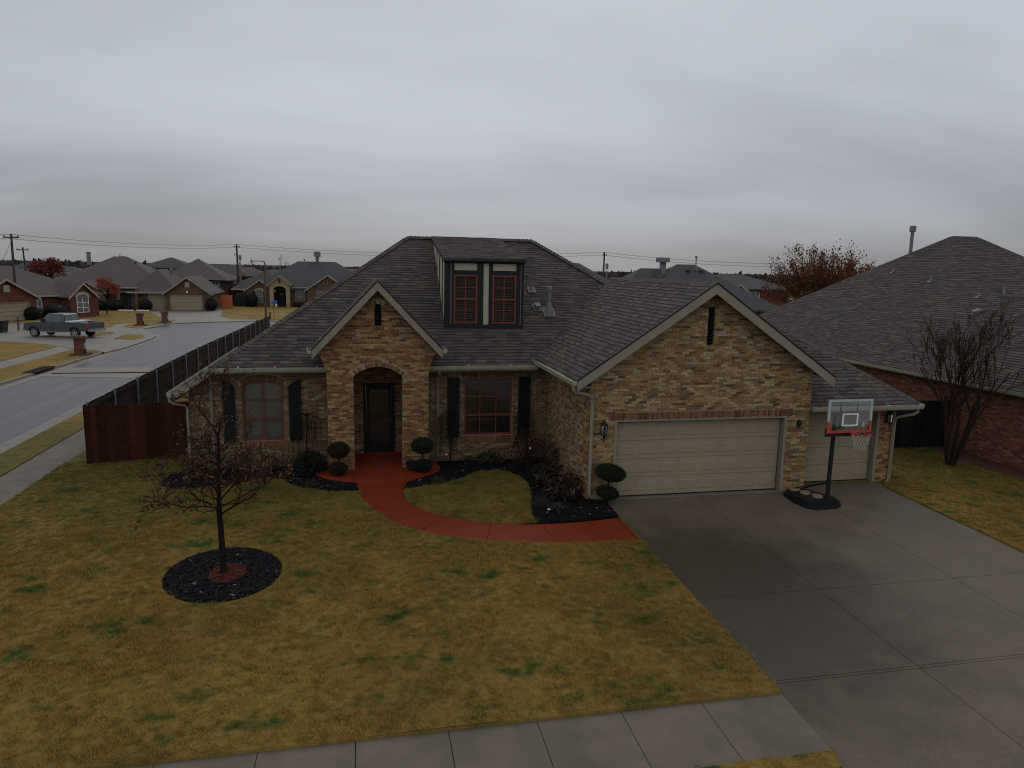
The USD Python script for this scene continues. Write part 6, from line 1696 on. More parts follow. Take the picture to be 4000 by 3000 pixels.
# grey-roofed house with the pale entry
F2 = Frame((-16, 105))
T = thing('brick_house', 'grey-roofed brick house with a pale stucco entry gable and a fat round chimney', 'house', (-16, 105, -0.84))
mb = MB(); F2.box(mb, -10.3, 9, 0.5, 15, -1.6, 1.95); obj('wall', mb, 'far_brick_brown', T)
mb = MB(); hip(mb, F2, -7.9, 12, 0.5, 14.0, 2.15, 6.5); obj('roof', mb, 'far_roof_grey', T)
mb = MB(); hip(mb, F2, -10.6, -1.5, 0.2, 9.5, 1.95, 5.0); obj('roof', mb, 'far_roof_grey', T)
eave_trim(T, F2, -10.6, -8.9, 0.2, 1.95); eave_trim(T, F2, -1.7, 0.8, 0.5, 2.35)
fgable(T, F2, -8.6, -4.3, 1.95, 3.5, -0.6, 8, 'far_brick_brown', 'far_roof_grey')
ent = sbox(-4.3, -2, -2.4, 1.9).union(affinity.scale(Point(-3.35, 1.9).buffer(0.95, 12), 1, 0.62))
fgable(T, F2, -4.9, -1.85, 2.95, 4.2, -1.4, 7, 'far_stucco', 'far_roof_grey', ent, 'far_stucco')
mb = MB(); F2.box(mb, -4.3, -2.4, 0.42, 0.46, -0.9, 2.5); d_ = obj('front_door', mb, 'dark_room', T)
mb = MB(); F2.box(mb, -3.7, -2.75, 0.33, 0.4, -0.8, 1.7); obj('door_leaf', mb, 'black_paint', d_); mb = MB(); mb.lathe([(0.1, -0.02), (0.2, -0.02), (0.2, 0.03), (0.1, 0.03)], F2.P(-3.2, 0.3, 1.15), 12, axis=(0, -1, 0)); obj('wreath', mb, 'rim_red', d_)
mb = MB(); F2.box(mb, -3.5, -3.2, -1.47, -1.41, 2.95, 3.5); obj('louvre_vent', mb, 'dark_room', T)
fgable(T, F2, 0.8, 7.4, 2.1, 4.4, -0.6, 8, 'far_brick_brown', 'far_roof_grey')
fwindow(T, F2, 3.85, 4.3, 2.7, 3.45, -0.6, 1, 1, 'dark_room', 'far_window', True)
fwindow(T, F2, -7.1, -6.0, -0.15, 1.6, -0.6, 1, 2, 'far_trim', 'far_window', True, 'far_trim')
for x in (-7.65, -5.9):
    mb = MB(); F2.box(mb, x, x + 0.4, -0.66, -0.61, -0.15, 1.7); obj('shutter', mb, 'black_paint', T)
fwindow(T, F2, -1.1, 0.45, 0.0, 1.7, 0.48, 2, 2, 'far_trim', 'far_window', True)
fwindow(T, F2, 2.3, 3.8, -0.2, 1.75, -0.6, 2, 2, 'far_trim', 'far_window')
c = F2.P(2.05, 8.0, 5.9); mb = MB(); F2.box(mb, 1.8, 2.32, 7.7, 8.3, 5.6, 7.35); F2.box(mb, 1.5, 2.62, 7.45, 8.55, 7.35, 8.0); mb.lathe([(0.5, 0), (0.56, 0.1), (0.45, 0.25), (0, 0.28)], F2.P(2.06, 8.0, 8.0), 12); obj('chimney', mb, 'galvanised', T)
c = F2.P(0.05, 6.0, 5.4); mb = MB(); mb.lathe([(0, 0), (0.3, 0), (0.09, 0.5), (0.09, 1.3), (0.16, 1.35), (0.16, 1.5), (0, 1.5)], c, 10); obj('flue', mb, 'galvanised', T)
# brick house at the left edge, seen along its front
F3 = Frame((-43.6, 68.6), math.radians(60))
T = thing('brick_house', 'red brick house cut by the left edge, its garage door behind the pickup', 'house', (-43.6, 68.6, -0.57))
mb = MB(); F3.box(mb, -3.4, 12.5, 1.0, 13, -1.4, 1.95); obj('wall', mb, 'far_brick_red', T)
mb = MB(); hip(mb, F3, -3.4, 12.6, 1.0, 13.5, 2.0, 5.2); obj('roof', mb, 'far_roof_brown', T)
fgable(T, F3, -3.5, 3.2, 2.05, 3.95, -0.4, 9, 'far_brick_red', 'far_roof_brown', sbox(-2.45, -2, 2.45, 1.42))
fgarage(T, F3, -2.42, 2.42, -0.55, 1.37, -0.35)
mb = MB(); F3.box(mb, -0.35, 0.35, -0.48, -0.41, 2.5, 3.25); obj('louvre_vent', mb, 'far_trim', T)
fgable(T, F3, 7.2, 10.6, 2.0, 3.4, -0.6, 6, 'far_brick_red', 'far_roof_brown')
fwindow(T, F3, 8.1, 9.7, -0.1, 1.7, -0.6, 2, 3, 'white_paint', 'far_window', True, 'far_trim')
fwindow(T, F3, 3.9, 5.0, 0.0, 1.5, 0.98, 2, 2, 'white_paint', 'far_window')
eave_trim(T, F3, 3.3, 7.0, 1.0, 2.0)
# houses behind the far left
T = thing('brick_house', 'large grey-roofed house on the skyline behind the leaning utility pole', 'house', (-74, 152, -0.84))
mb = MB(); W0.box(mb, -82, -62, 151, 164, -1.6, 2.5); obj('wall', mb, 'far_brick_red', T)
mb = MB(); hip(mb, W0, -83, -61.5, 150.5, 165, 2.6, 4.6); obj('roof', mb, 'far_roof_grey', T)
mb = MB(); hip(mb, W0, -79.5, -70.5, 150.3, 158.5, 2.6, 5.3); obj('roof', mb, 'far_roof_grey', T)
for x in (-78, -74, -70, -66):
    fwindow(T, W0, x, x + 1.4, 0.2, 1.8, 150.95, 2, 2, 'white_paint', 'far_window')
T = thing('brick_house', 'pale and brick gabled house partly hidden by the red maple', 'house', (-57, 116, -0.84))
mb = MB(); W0.box(mb, -64, -52, 116, 126, -1.6, 2.2); obj('wall', mb, 'far_brick_red', T)
mb = MB(); hip(mb, W0, -64.3, -51.7, 115.8, 126.4, 2.3, 4.0); obj('roof', mb, 'far_roof_brown', T)
fgable(T, W0, -60.5, -57.2, 2.0, 3.4, 115.4, 120, 'far_trim', 'far_roof_brown'); fgable(T, W0, -55.6, -52.6, 2.0, 3.3, 115.4, 120, 'far_trim', 'far_roof_brown')
fwindow(T, W0, -59.6, -58.3, 0.6, 2.0, 115.4, 2, 2, 'white_paint', 'far_window'); fwindow(T, W0, -54.7, -53.4, 0.6, 2.0, 115.4, 2, 2, 'white_paint', 'far_window')
# right-hand background
T = thing('brick_house', 'grey-roofed house behind the garage ridge, with a boxy metal chimney cap', 'house', (24, 46, -0.5))
mb = MB(); W0.box(mb, 15, 31.6, 44.0, 56, -1.4, 2.5); obj('wall', mb, 'far_brick_tan', T)
mb = MB(); hip(mb, W0, 17.9, 31.8, 43.4, 55.4, 2.6, 6.7); obj('roof', mb, 'far_roof_grey', T)
mb = MB(); hip(mb, W0, 15.0, 28.5, 44.0, 54.0, 2.6, 6.25); obj('roof', mb, 'far_roof_grey', T)
mb = MB(); W0.box(mb, 21.9, 22.3, 48.3, 48.9, 5.4, 6.85); W0.box(mb, 21.62, 22.55, 48.0, 49.2, 6.85, 7.3); obj('chimney', mb, 'galvanised', T)
mb = MB(); mb.lathe([(0, 0), (0.13, 0), (0.06, 0.4), (0.06, 1.15), (0.14, 1.2), (0.14, 1.35), (0, 1.35)], (25.45, 48.4, 6.15), 10); obj('flue', mb, 'galvanised', T)
for x, z in ((21.0, 5.75), (24.6, 6.1), (26.0, 6.1)):
    mb = MB(); yy = 43.05 + (z - 2.6) / 0.665; W0.box(mb, x - 0.22, x + 0.22, yy - 0.25, yy + 0.15, z - 0.05, z + 0.12); obj('roof_vent', mb, 'far_roof_grey', T)
mb = MB(); W0.box(mb, 20.35, 20.7, 46.0, 46.35, 4.8, 5.05); obj('roof_vent', mb, 'white_paint', T, label='small white roof vent')
T = thing('brick_house', 'brown-roofed house just right of the main roof, beside the distant utility pole', 'house', (17, 60, -0.5))
mb = MB(); W0.box(mb, 9.5, 24, 58.4, 70, -1.4, 2.4); obj('wall', mb, 'far_brick_tan', T)
mb = MB(); hip(mb, W0, 9.6, 24.4, 58.2, 70.2, 2.5, 6.75); obj('roof', mb, 'far_roof_plum', T)
T = thing('brick_house', 'two-storey brick house low on the skyline left of the red tree', 'house', (47, 76, -0.84))
mb = MB(); W0.box(mb, 40, 53.5, 76, 86, -1.6, 3.75); obj('wall', mb, 'far_brick_red', T)
mb = MB(); hip(mb, W0, 39.8, 53.7, 75.6, 86, 3.8, 5.75); obj('roof', mb, 'far_roof_grey', T)
fwindow(T, W0, 47.5, 48.8, 2.2, 3.4, 75.95, 2, 2, 'white_paint', 'far_window')
fgable(T, W0, 37.0, 43.0, 2.6, 4.6, 66, 74, 'far_brick_tan', 'far_roof_grey')
# skyline rows, far away
rng = np.random.default_rng(404)
spots = [(-70, 210), (-50, 190), (-44, 230), (-24, 178), (-20, 215), (-9, 190), (-4, 240), (8, 200), (30, 150), (40, 170), (58, 180), (66, 140), (85, 190), (-95, 200), (-110, 240), (20, 235), (105, 230), (-32, 265), (-60, 270), (50, 250)]
for i, (x, y) in enumerate(spots):
    T = thing('distant_house', 'low hip-roofed house far off on the skyline', 'house', (x, y, -0.84), 'distant houses on the skyline')
    w, d = rng.uniform(14, 22), rng.uniform(11, 14)
    mb = MB(); W0.box(mb, x - w / 2, x + w / 2, y, y + d, -1.6, 1.9); obj('wall', mb, ('far_brick_red', 'far_brick_brown', 'far_brick_tan')[i % 3], T)
    rm_ = ('far_roof_grey', 'far_roof_plum', 'far_roof_brown')[i % 3]
    mb = MB(); hip(mb, W0, x - w / 2, x + w / 2, y, y + d, 2.0, rng.uniform(4.6, 5.7)); hip(mb, W0, x - w / 2 + 2, x - w / 2 + 9, y - 2.5, y + d - 1, 2.0, rng.uniform(4.0, 5.2)); obj('roof', mb, rm_, T)
    for k in range(3):
        fwindow(T, W0, x - w / 2 + 1.5 + k * 4, x - w / 2 + 2.9 + k * 4, 0, 1.4, y - 0.02, 1, 2, 'white_paint', 'far_window')

# ------------------------------------------------------------------ trees beyond
mb = MB(); rng = np.random.default_rng(505)
for i in range(640):
    a = rng.uniform(-0.75, 0.85); R_ = rng.uniform(280, 420)
    c = np.array([CAM_POS[0] + R_ * math.sin(a), CAM_POS[1] + R_ * math.cos(a), rng.uniform(0.5, 1.6)]); s = rng.uniform(3.5, 8)
    ellipsoid_leaves(mb, c, (s, s, rng.uniform(2.8, 4.6)), 110, 2.4, [(0.045, 0.035, 0.03), (0.035, 0.03, 0.027), (0.055, 0.04, 0.03), (0.03, 0.033, 0.024)], rng, 0.3)
obj('far_wood', mb, 'leaf', tint=True, kind='stuff', label='low far-off line of bare woods on the horizon')


def crown_tree(name, label, base, top, crown, cols, seed, n, leaf, trunk_r=0.12, cat='tree', limbs=7, clusters=26, upright=False):
    """Trunk, limbs and a crown of many leaf clusters carried by the limbs."""
    rng = np.random.default_rng(seed); t = thing(name, label, cat, base)
    b = np.array(base, float); (cx, cy, cz), (rx, ry, rz) = crown
    mb = MB(); k0 = np.array([cx, cy, cz - rz * 0.8])
    mb.tube([b - Z3 * 0.2, (b + k0) / 2 + rng.normal(0, 0.05, 3), k0], [trunk_r * 1.25, trunk_r, trunk_r * 0.8], 8, cap=False)
    obj('trunk', mb, 'bark', t, smooth=60)
    mb, lv = MB(), MB()
    for i in range(clusters):
        d = rng.normal(0, 1, 3); d /= np.linalg.norm(d); d[2] = abs(d[2]) * 1.2 - 0.35
        q = np.array([cx, cy, cz]) + d * np.array([rx, ry, rz]) * rng.uniform(0.45, 1.0)
        m_ = (k0 + q) / 2 + Z3 * rz * 0.1
        mb.tube([k0, m_, q], [trunk_r * 0.45, trunk_r * 0.22, trunk_r * 0.08], 5, cap=False)
        s = min(rx, rz) * rng.uniform(0.22, 0.42)
        if upright:
            ax = (q - k0) / np.linalg.norm(q - k0)
            m = n // clusters; u_ = rng.uniform(-0.9, 1.3, m)[:, None]; p = q + ax * u_ * s * 1.6 + rng.normal(0, 0.22, (m, 3)) * s
            leaf_quads(lv, p, np.tile(ax, (m, 1)), leaf, cols if rng.random() < 0.7 else cols[:2], rng, 0.5)
        else:
            ellipsoid_leaves(lv, q, (s * 1.3, s * 1.3, s), n // clusters, leaf, np.array(cols) * rng.uniform(0.7, 1.25), rng, 0.2)
    obj('limbs', mb, 'bark', t, smooth=60); obj('crown', lv, 'leaf', t, tint=True)


RED = [(0.16, 0.025, 0.018), (0.11, 0.02, 0.016), (0.20, 0.045, 0.02), (0.08, 0.022, 0.016)]
MIX = [(0.115, 0.030, 0.014), (0.15, 0.052, 0.017), (0.075, 0.022, 0.012), (0.085, 0.058, 0.022), (0.04, 0.021, 0.013), (0.18, 0.08, 0.024)]
crown_tree('maple_tree', 'dark red maple in front of the houses at the far left', (-57.3, 108, -0.84), 0, ((-54.0, 108, 4.3), (3.0, 3.0, 2.1)), RED, 601, 4200, 0.28, 0.16, clusters=34)
crown_tree('orange_tree', 'small bright orange tree on the lawn of the cul-de-sac house', (-38.2, 82.5, -0.77), 0, ((-38.0, 82.5, 2.5), (1.3, 1.3, 1.75)), [(0.27, 0.055, 0.016), (0.22, 0.04, 0.015), (0.30, 0.085, 0.018), (0.15, 0.045, 0.018)], 602, 3600, 0.14, 0.07, clusters=34)
crown_tree('red_tree', 'large red and brown autumn tree behind the neighbouring roof', (29.0, 34, -0.5), 0, ((29.0, 34, 4.75), (3.7, 3.2, 2.6)), MIX, 603, 17000, 0.17, 0.2, clusters=95, upright=True)
crown_tree('red_tree', 'smaller orange tree to the right of the large red one', (35.6, 37, -0.5), 0, ((34.8, 37, 5.1), (2.0, 1.8, 1.5)), MIX, 604, 4500, 0.16, 0.12, clusters=34, upright=True)
crown_tree('conifer', 'small dark cedar in the gap right of the main roof', (31.2, 80, -0.84), 0, ((31.2, 80, 2.9), (1.4, 1.4, 3.3)), [(0.035, 0.035, 0.018), (0.05, 0.04, 0.022)], 605, 1200, 0.24, 0.1, clusters=20)
for i, (x, y, hh, lb) in enumerate(((24.6, 35.5, 4.2, 'thin bare tree left of the large red tree'), (26.0, 38, 3.4, 'low bare tree in front of the skyline house by the red tree'), (-37.8, 75.2, 1.7, 'thin bare sapling beside the orange tree'), (-84, 118, 6.0, 'bare tree at the far left edge behind the brick house'), (-66, 135, 5.2, 'bare tree behind the leaning utility pole'), (-21, 128, 7.0, 'bare treetop behind the grey-roofed house'))):
    r_ = np.random.default_rng(700 + i); t = thing('bare_tree', lb, 'tree', (x, y, float(H(x, y)))); mb = MB(); tp = []
    grow(mb, (x, y, float(H(x, y)) - 0.1), (0, 0, 1), hh * 0.45, 0.02 * hh, 5, r_, tp, 0.5, (2, 3), 0.25, 0.7, 4, 0.08, 0.65, 0.006 if hh < 3 else 0.012)
    obj('trunk', mb, 'bark', t)
for i, (x, y, rx, rz, lb) in enumerate(((-36.2, 92.0, 0.95, 0.85, 'dark clipped bush between the porch and the garage of the cul-de-sac house'), (-27.7, 93.0, 0.85, 0.95, 'dark round bush at the right end of the wide far garage'), (-39.9, 92.2, 1.2, 0.8, 'dark bushes before the porch of the cul-de-sac house'),
        (-42.4, 92.2, 1.3, 0.8, 'dark hedge below the arched far window'), (-44.6, 92.0, 1.3, 0.85, 'dark hedge left of the arched far window'), (-40.4, 73.2, 1.5, 0.95, 'spreading green bush in front of the left-edge brick house'), (-42.0, 70.6, 0.9, 0.8, 'dark bush beside the garage of the left-edge house'), (-23.5, 103.2, 0.9, 1.2, 'tall dark bush before the left window of the grey-roofed house'), (-16.4, 103.4, 1.1, 0.5, 'low red bush right of the stucco entry'), (-38.2, 91.6, 0.6, 0.35, 'small red shrub in the white-edged far bed'))):
    cols = [(0.012, 0.016, 0.010), (0.018, 0.022, 0.013)] if 'red' not in lb.split()[:2] and 'low red' not in lb else [(0.12, 0.025, 0.018), (0.08, 0.02, 0.014)]
    if 'spreading green' in lb: cols = [(0.025, 0.035, 0.014), (0.035, 0.045, 0.018), (0.018, 0.022, 0.012)]
    t = thing('bush', lb, 'bush', (x, y, float(H(x, y)))); r_ = np.random.default_rng(800 + i)
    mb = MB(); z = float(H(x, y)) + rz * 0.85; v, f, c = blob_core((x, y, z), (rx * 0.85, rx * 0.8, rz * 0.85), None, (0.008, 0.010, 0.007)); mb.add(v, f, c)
    ellipsoid_leaves(mb, (x, y, z), (rx, rx * 0.9, rz), 900, 0.16, cols, r_, 0.8); obj('foliage', mb, 'leaf', t, tint=True)
mb = MB(); mb.tube([(-39.4, 91.0, -0.76), (-38.8, 90.7, -0.74), (-38.0, 90.6, -0.74), (-37.4, 90.8, -0.76)], 0.12, 6); mb.tube([(-37.0, 90.8, -0.76), (-36.3, 90.5, -0.74), (-35.4, 90.8, -0.76)], 0.12, 6)
p = obj('edging', mb, 'white_paint', label='white stone edging round the far flower bed', cat='edging')

# cedar fences by the far houses
for (x0, x1, y, z1, lb) in ((-27.3, -25.7, 98.0, 1.25, 'bright orange cedar fence right of the wide far garage'), (-49.8, -46.9, 95.0, 0.8, 'orange cedar fence left of the cul-de-sac house')):
    t = thing('cedar_fence', lb, 'fence', (x0, y, -0.84)); x = x0
    while x < x1:
        mb = MB(); mb.box(x, x + 0.13, y, y + 0.02, -0.9, z1 - (0.0 if int(x * 10) % 2 else 0.04)); obj('picket', mb, 'cedar', t); x += 0.14
    mb = MB(); mb.box(x0, x1, y + 0.021, y + 0.06, 0.5, 0.6); obj('rail', mb, 'cedar', t)
t = thing('board_fence', 'dark board gate between the cedar fence and the grey-roofed house', 'fence', (-25.6, 104, -0.84)); x = -26.4
while x < -24.0:
    mb = MB(); mb.box(x, x + 0.14, 104.4, 104.42, -0.9, 0.95); obj('picket', mb, 'black_paint', t); x += 0.145

# ------------------------------------------------------------------ poles, wires, lamp, sign, mailboxes
def pole(label, x, y, top, r, arms, extra=0, lean=0.0):
    t = thing('utility_pole', label, 'utility pole', (x, y, float(H(x, y))))
    z0 = float(H(x, y)); mb = MB(); mb.tube([(x + lean, y, z0 - 0.3), (x, y, top)], [r * 1.25, r * 0.8], 9); obj('pole', mb, 'pole_wood', t, smooth=60)
    for z, a, b in arms:
        mb = MB(); mb.box(x - a, x + b, y - 0.16, y - 0.05, z - 0.07, z + 0.07); c = obj('crossarm', mb, 'pole_wood', t)
        for q in (-a + 0.1, b - 0.1):
            mb = MB(); mb.lathe([(0, 0), (0.05, 0), (0.06, 0.08), (0.03, 0.2), (0, 0.2)], (x + q, y - 0.1, z + 0.07), 6); obj('insulator', mb, 'vent_metal', c)
    if extra:
        mb = MB(); mb.lathe([(0, -0.45), (0.22, -0.45), (0.24, 0.4), (0.1, 0.5), (0, 0.5)], (x + 0.5, y - 0.1, top - 2.3), 10); obj('transformer', mb, 'galvanised', t)
        mb = MB(); mb.tube([(x + 0.45, y - 0.2, top - 3.0), (x + 0.45, y - 0.2, z0)], 0.13, 8); obj('riser_pipe', mb, 'vent_metal', t)
        mb = MB(); mb.tube([(x + 0.35, y - 0.1, top - 1.7), (x + 0.7, y - 0.1, top - 2.6), (x + 0.3, y - 0.1, top - 3.2), (x + 0.5, y - 0.1, top - 3.8)], 0.03, 5); obj('cable_loop', mb, 'wire', t)
    return np.array([x, y, top])


A = pole('tall leaning utility pole at the far left edge of the skyline', -43.0, 70, 8.6, 0.13, ((8.25, 0.75, 0.75),), 0, -0.12)
B = pole('smaller utility pole with a wide crossarm near the far left edge', -52.2, 95, 7.6, 0.12, ((7.25, 0.75, 0.75),), 0, 0.3)
C_ = pole('utility pole with a transformer and grey riser behind the cul-de-sac', -27.4, 115, 9.2, 0.17, ((8.75, 0.5, 0.6), (7.4, 0.45, 0.2)), 1)
D_p = pole('utility pole on the skyline between the main roof and the garage ridge', 32.0, 95, 8.9, 0.16, ((8.4, 0.3, 0.45),), 1)
for n_, (p, q, sag) in enumerate(((A, C_, 0.5), (C_, D_p, 0.9), (D_p, np.array([60.0, 75.0, 7.6]), 0.6), (np.array([-62.0, 62.0, 8.6]), A, 0.3))):
    t = thing('power_line', ('pair of wires from the left-edge pole to the transformer pole', 'pair of wires crossing behind the main roof', 'pair of wires running right from the skyline pole', 'pair of wires leaving the view from the left-edge pole')[n_], 'power line', tuple(p))
    for dz in (-0.05, -0.5):
        s = np.linspace(0, 1, 22)[:, None]; pts = p * (1 - s) + q * s; pts[:, 2] += dz - 4 * sag * (s * (1 - s))[:, 0]
        mb = MB(); mb.tube(pts, 0.022, 4); obj('wire', mb, 'wire', t)
t = thing('power_line', 'guy wire slanting down from the left-edge pole', 'power line', (-43, 70, 8)); mb = MB(); mb.tube([(-43.0, 70, 7.9), (-46.5, 69, 0.0)], 0.02, 4); obj('wire', mb, 'wire', t)

T = thing('street_lamp', 'rusty street lamp with a single arm beside the bend of the street', 'street lamp', (-17.6, 72, -0.63))
mb = MB(); mb.tube([(-17.62, 72, -0.8), (-17.58, 72, 3.0), (-17.52, 72, 5.9)], [0.13, 0.11, 0.085], 10, cap=False); mb.tube([(-17.52, 72, 5.88), (-17.53, 72, 6.12), (-17.66, 72, 6.25), (-17.9, 72, 6.28), (-18.95, 72, 6.28)], [0.085, 0.08, 0.06, 0.045, 0.04], 8); obj('pole', mb, 'rust', T, smooth=60)
mb = MB(); mb.lathe([(0, 0.35), (0.03, 0.3), (0.05, 0.1), (0.14, 0.05), (0.17, -0.05), (0, -0.05)], (-19.0, 72, 6.28), 10); obj('lamp_head', mb, 'galvanised', T, smooth=40)
mb = MB(); mb.lathe([(0.15, -0.05), (0.14, -0.2), (0.08, -0.28), (0, -0.29)], (-19.0, 72, 6.28), 10); obj('lamp_bowl', mb, 'board_grey', T, smooth=40)
T = thing('lawn_sign', 'blue sign on a thin post with a small white box, before the stucco entry', 'sign', (-17.2, 76, -0.68))
mb = MB(); mb.tube([(-17.15, 76, -0.8), (-17.15, 76, 1.15)], 0.03, 6); obj('post', mb, 'wire', T)
mb = MB(); mb.prism(Polygon([(-17.5, 1.32), (-17.35, 1.12), (-16.72, 1.12), (-16.72, 1.5), (-17.35, 1.52)]), (0, 75.96, 0), X3, Z3, -Y3, 0, 0.03); obj('panel', mb, 'sign_blue', T)
mb = MB(); mb.prism(unary_union([sbox(-17.28, 1.27, -17.2, 1.36), sbox(-17.12, 1.25, -16.98, 1.38), sbox(-16.92, 1.26, -16.82, 1.37)]), (0, 75.925, 0), X3, Z3, -Y3, 0, 0.012); obj('panel_print', mb, 'wire', T)
mb = MB(); mb.box(-16.98, -16.75, 75.9, 76.02, 0.78, 1.08); obj('flyer_box', mb, 'white_paint', T)
T = thing('marker_post', 'short brown post at the kerb beside the street lamp', 'post', (-17.3, 73.4, -0.64)); mb = MB(); mb.box(-17.4, -17.22, 73.3, 73.48, -0.8, 0.22); mb.box(-17.43, -17.19, 73.27, 73.51, 0.22, 0.27); obj('post', mb, 'rust', T)


def mailbox(label, x, y, s=1.0, matn='far_brick_red', group=None):
    z = float(H(x, y)); t = thing('brick_mailbox', label, 'mailbox', (x, y, z), group)
    mb = MB(); mb.box(x - 0.28, x + 0.28, y - 0.26, y + 0.26, z - 0.1, z + 1.12); obj('pillar', mb, matn, t)
    mb = MB(); mb.box(x - 0.36, x + 0.36, y - 0.34, y + 0.34, z + 1.12, z + 1.22); mb.box(x - 0.30, x + 0.30, y - 0.28, y + 0.28, z + 1.22, z + 1.27); obj('cap', mb, 'rust', t)
    mb = MB(); mb.box(x - 0.55, x + 0.55, y - 0.5, y + 0.5, z - 0.1, z + 0.12); obj('foot', mb, matn, t)
    mb = MB(); mb.box(x + 0.281, x + 0.34, y - 0.14, y + 0.14, z + 0.45, z + 0.8); obj('mail_door', mb, 'board_grey', t)
    mb = MB(); mb.box(x + 0.281, x + 0.33, y - 0.12, y + 0.12, z + 0.15, z + 0.38); obj('paper_slot', mb, 'dark_room', t)


mailbox('red brick mailbox pillar at the kerb below the grey pickup', -24.55, 34.2)
mailbox('red brick mailbox pillar left of the pair at the cul-de-sac', -28.7, 62.4)
mailbox('brown brick mailbox pillar right of the pair at the cul-de-sac', -27.4, 66.6, 1, 'far_brick_brown')
T = thing('rubbish_bin', 'black wheeled bin at the left edge beyond the pickup', 'bin', (-37.6, 53.4, -0.4))
mb = MB(); z = -0.4; mb.add([(-37.6 + a * s, 53.4 + b * s, z + c) for s, c in ((0.42, 0.0), (0.52, 0.95)) for a, b in ((-1, -1), (1, -1), (1, 1), (-1, 1))], [(0, 1, 5, 4), (1, 2, 6, 5), (2, 3, 7, 6), (3, 0, 4, 7), (0, 3, 2, 1)]); obj('bin_body', mb, 'plastic_black', T)
mb = MB(); mb.box(-38.15, -37.05, 52.85, 53.95, z + 0.95, z + 1.03); obj('lid', mb, 'plastic_black', T)
mb = MB(); mb.lathe([(0, -0.05), (0.12, -0.05), (0.12, 0.05), (0, 0.05)], (-37.2, 53.0, z + 0.12), 10, axis=(1, 0, 0)); obj('wheel', mb, 'tyre', T)
T = thing('marker_post', 'thin dark post by the driveway left of the pickup', 'post', (-37.0, 55.5, -0.42)); mb = MB(); mb.box(-37.06, -36.94, 55.44, 55.56, -0.5, 0.75); mb.box(-37.09, -36.91, 55.41, 55.59, 0.75, 0.8); obj('post', mb, 'rust', T)
# ------------------------------------------------------------------ the grey pickup across the street
ta = math.radians(161.0)
fw, lf = np.array([math.cos(ta), math.sin(ta), 0]), np.array([-math.sin(ta), math.cos(ta), 0])
t0 = np.array([-29.5, 47.5, 0]) - lf * 0.87; t0[2] = float(H(t0[0], t0[1]))
TR = thing('pickup_truck', 'grey four-door pickup with a white tool box in its bed, parked across the street', 'pickup truck', tuple(t0))


def tp(x, y, z):
    return t0 + fw * x + lf * y + Z3 * z


def tprism(mb, P, y0, y1):
    mb.prism(P, tp(0, 0, 0), fw, Z3, lf, y0, y1)


def tbox(mb, x0, x1, y0, y1, z0, z1):
    mb.add([tp(x, y, z) for x in (x0, x1) for y in (y0, y1) for z in (z0, z1)], BOXF)


arch = unary_union([Point(0, 0.41).buffer(0.5, 16), Point(3.65, 0.41).buffer(0.5, 16)])
side = Polygon([(-1.22, 0.62), (-1.24, 1.18), (-1.2, 1.26), (0.82, 1.28), (0.9, 1.26), (2.95, 1.24), (3.7, 1.22), (4.2, 1.17), (4.5, 1.06), (4.56, 0.9), (4.56, 0.55), (4.2, 0.48), (0.6, 0.50), (-0.6, 0.55)])
low = side.difference(sbox(-1.12, 0.85, 0.80, 2)).difference(arch)
mb = MB(); tprism(mb, low, -0.86, 0.86)
skin = side.difference(arch)
tprism(mb, skin, 0.861, 0.985); tprism(mb, skin, -0.985, -0.861)
tbox(mb, -1.235, -1.12, -0.86, 0.86, 0.8, 1.25); tbox(mb, 0.80, 0.9, -0.86, 0.86, 0.8, 1.26)
BODY = obj('body', mb, 'truck_paint', TR)
mb = MB()                                   # cab
bz, tz = 1.24, 1.93
bot = [(0.92, 0.97), (3.02, 0.97), (3.02, -0.97), (0.92, -0.97)]
top = [(1.10, 0.76), (2.42, 0.76), (2.42, -0.76), (1.10, -0.76)]
mid = [(1.02, 0.80), (2.5, 0.80), (2.5, -0.80), (1.02, -0.80)]
V = [tp(x, y, bz) for x, y in bot] + [tp(x, y, tz - 0.07) for x, y in mid] + [tp(x * 1.0, y * 0.94, tz) for x, y in top]
mb.add(V, [(0, 1, 5, 4), (1, 2, 6, 5), (2, 3, 7, 6), (3, 0, 4, 7), (4, 5, 9, 8), (5, 6, 10, 9), (6, 7, 11, 10), (7, 4, 8, 11), (8, 9, 10, 11)])
CAB = obj('cab', mb, 'truck_paint', TR)


def on_side(x, k, s):
    """A point on the cab's side: x along, k from belt (0) to roof edge (1)."""
    return tp(x, s * (0.97 + (0.80 - 0.97) * k + 0.008), bz + (tz - 0.07 - bz) * k)


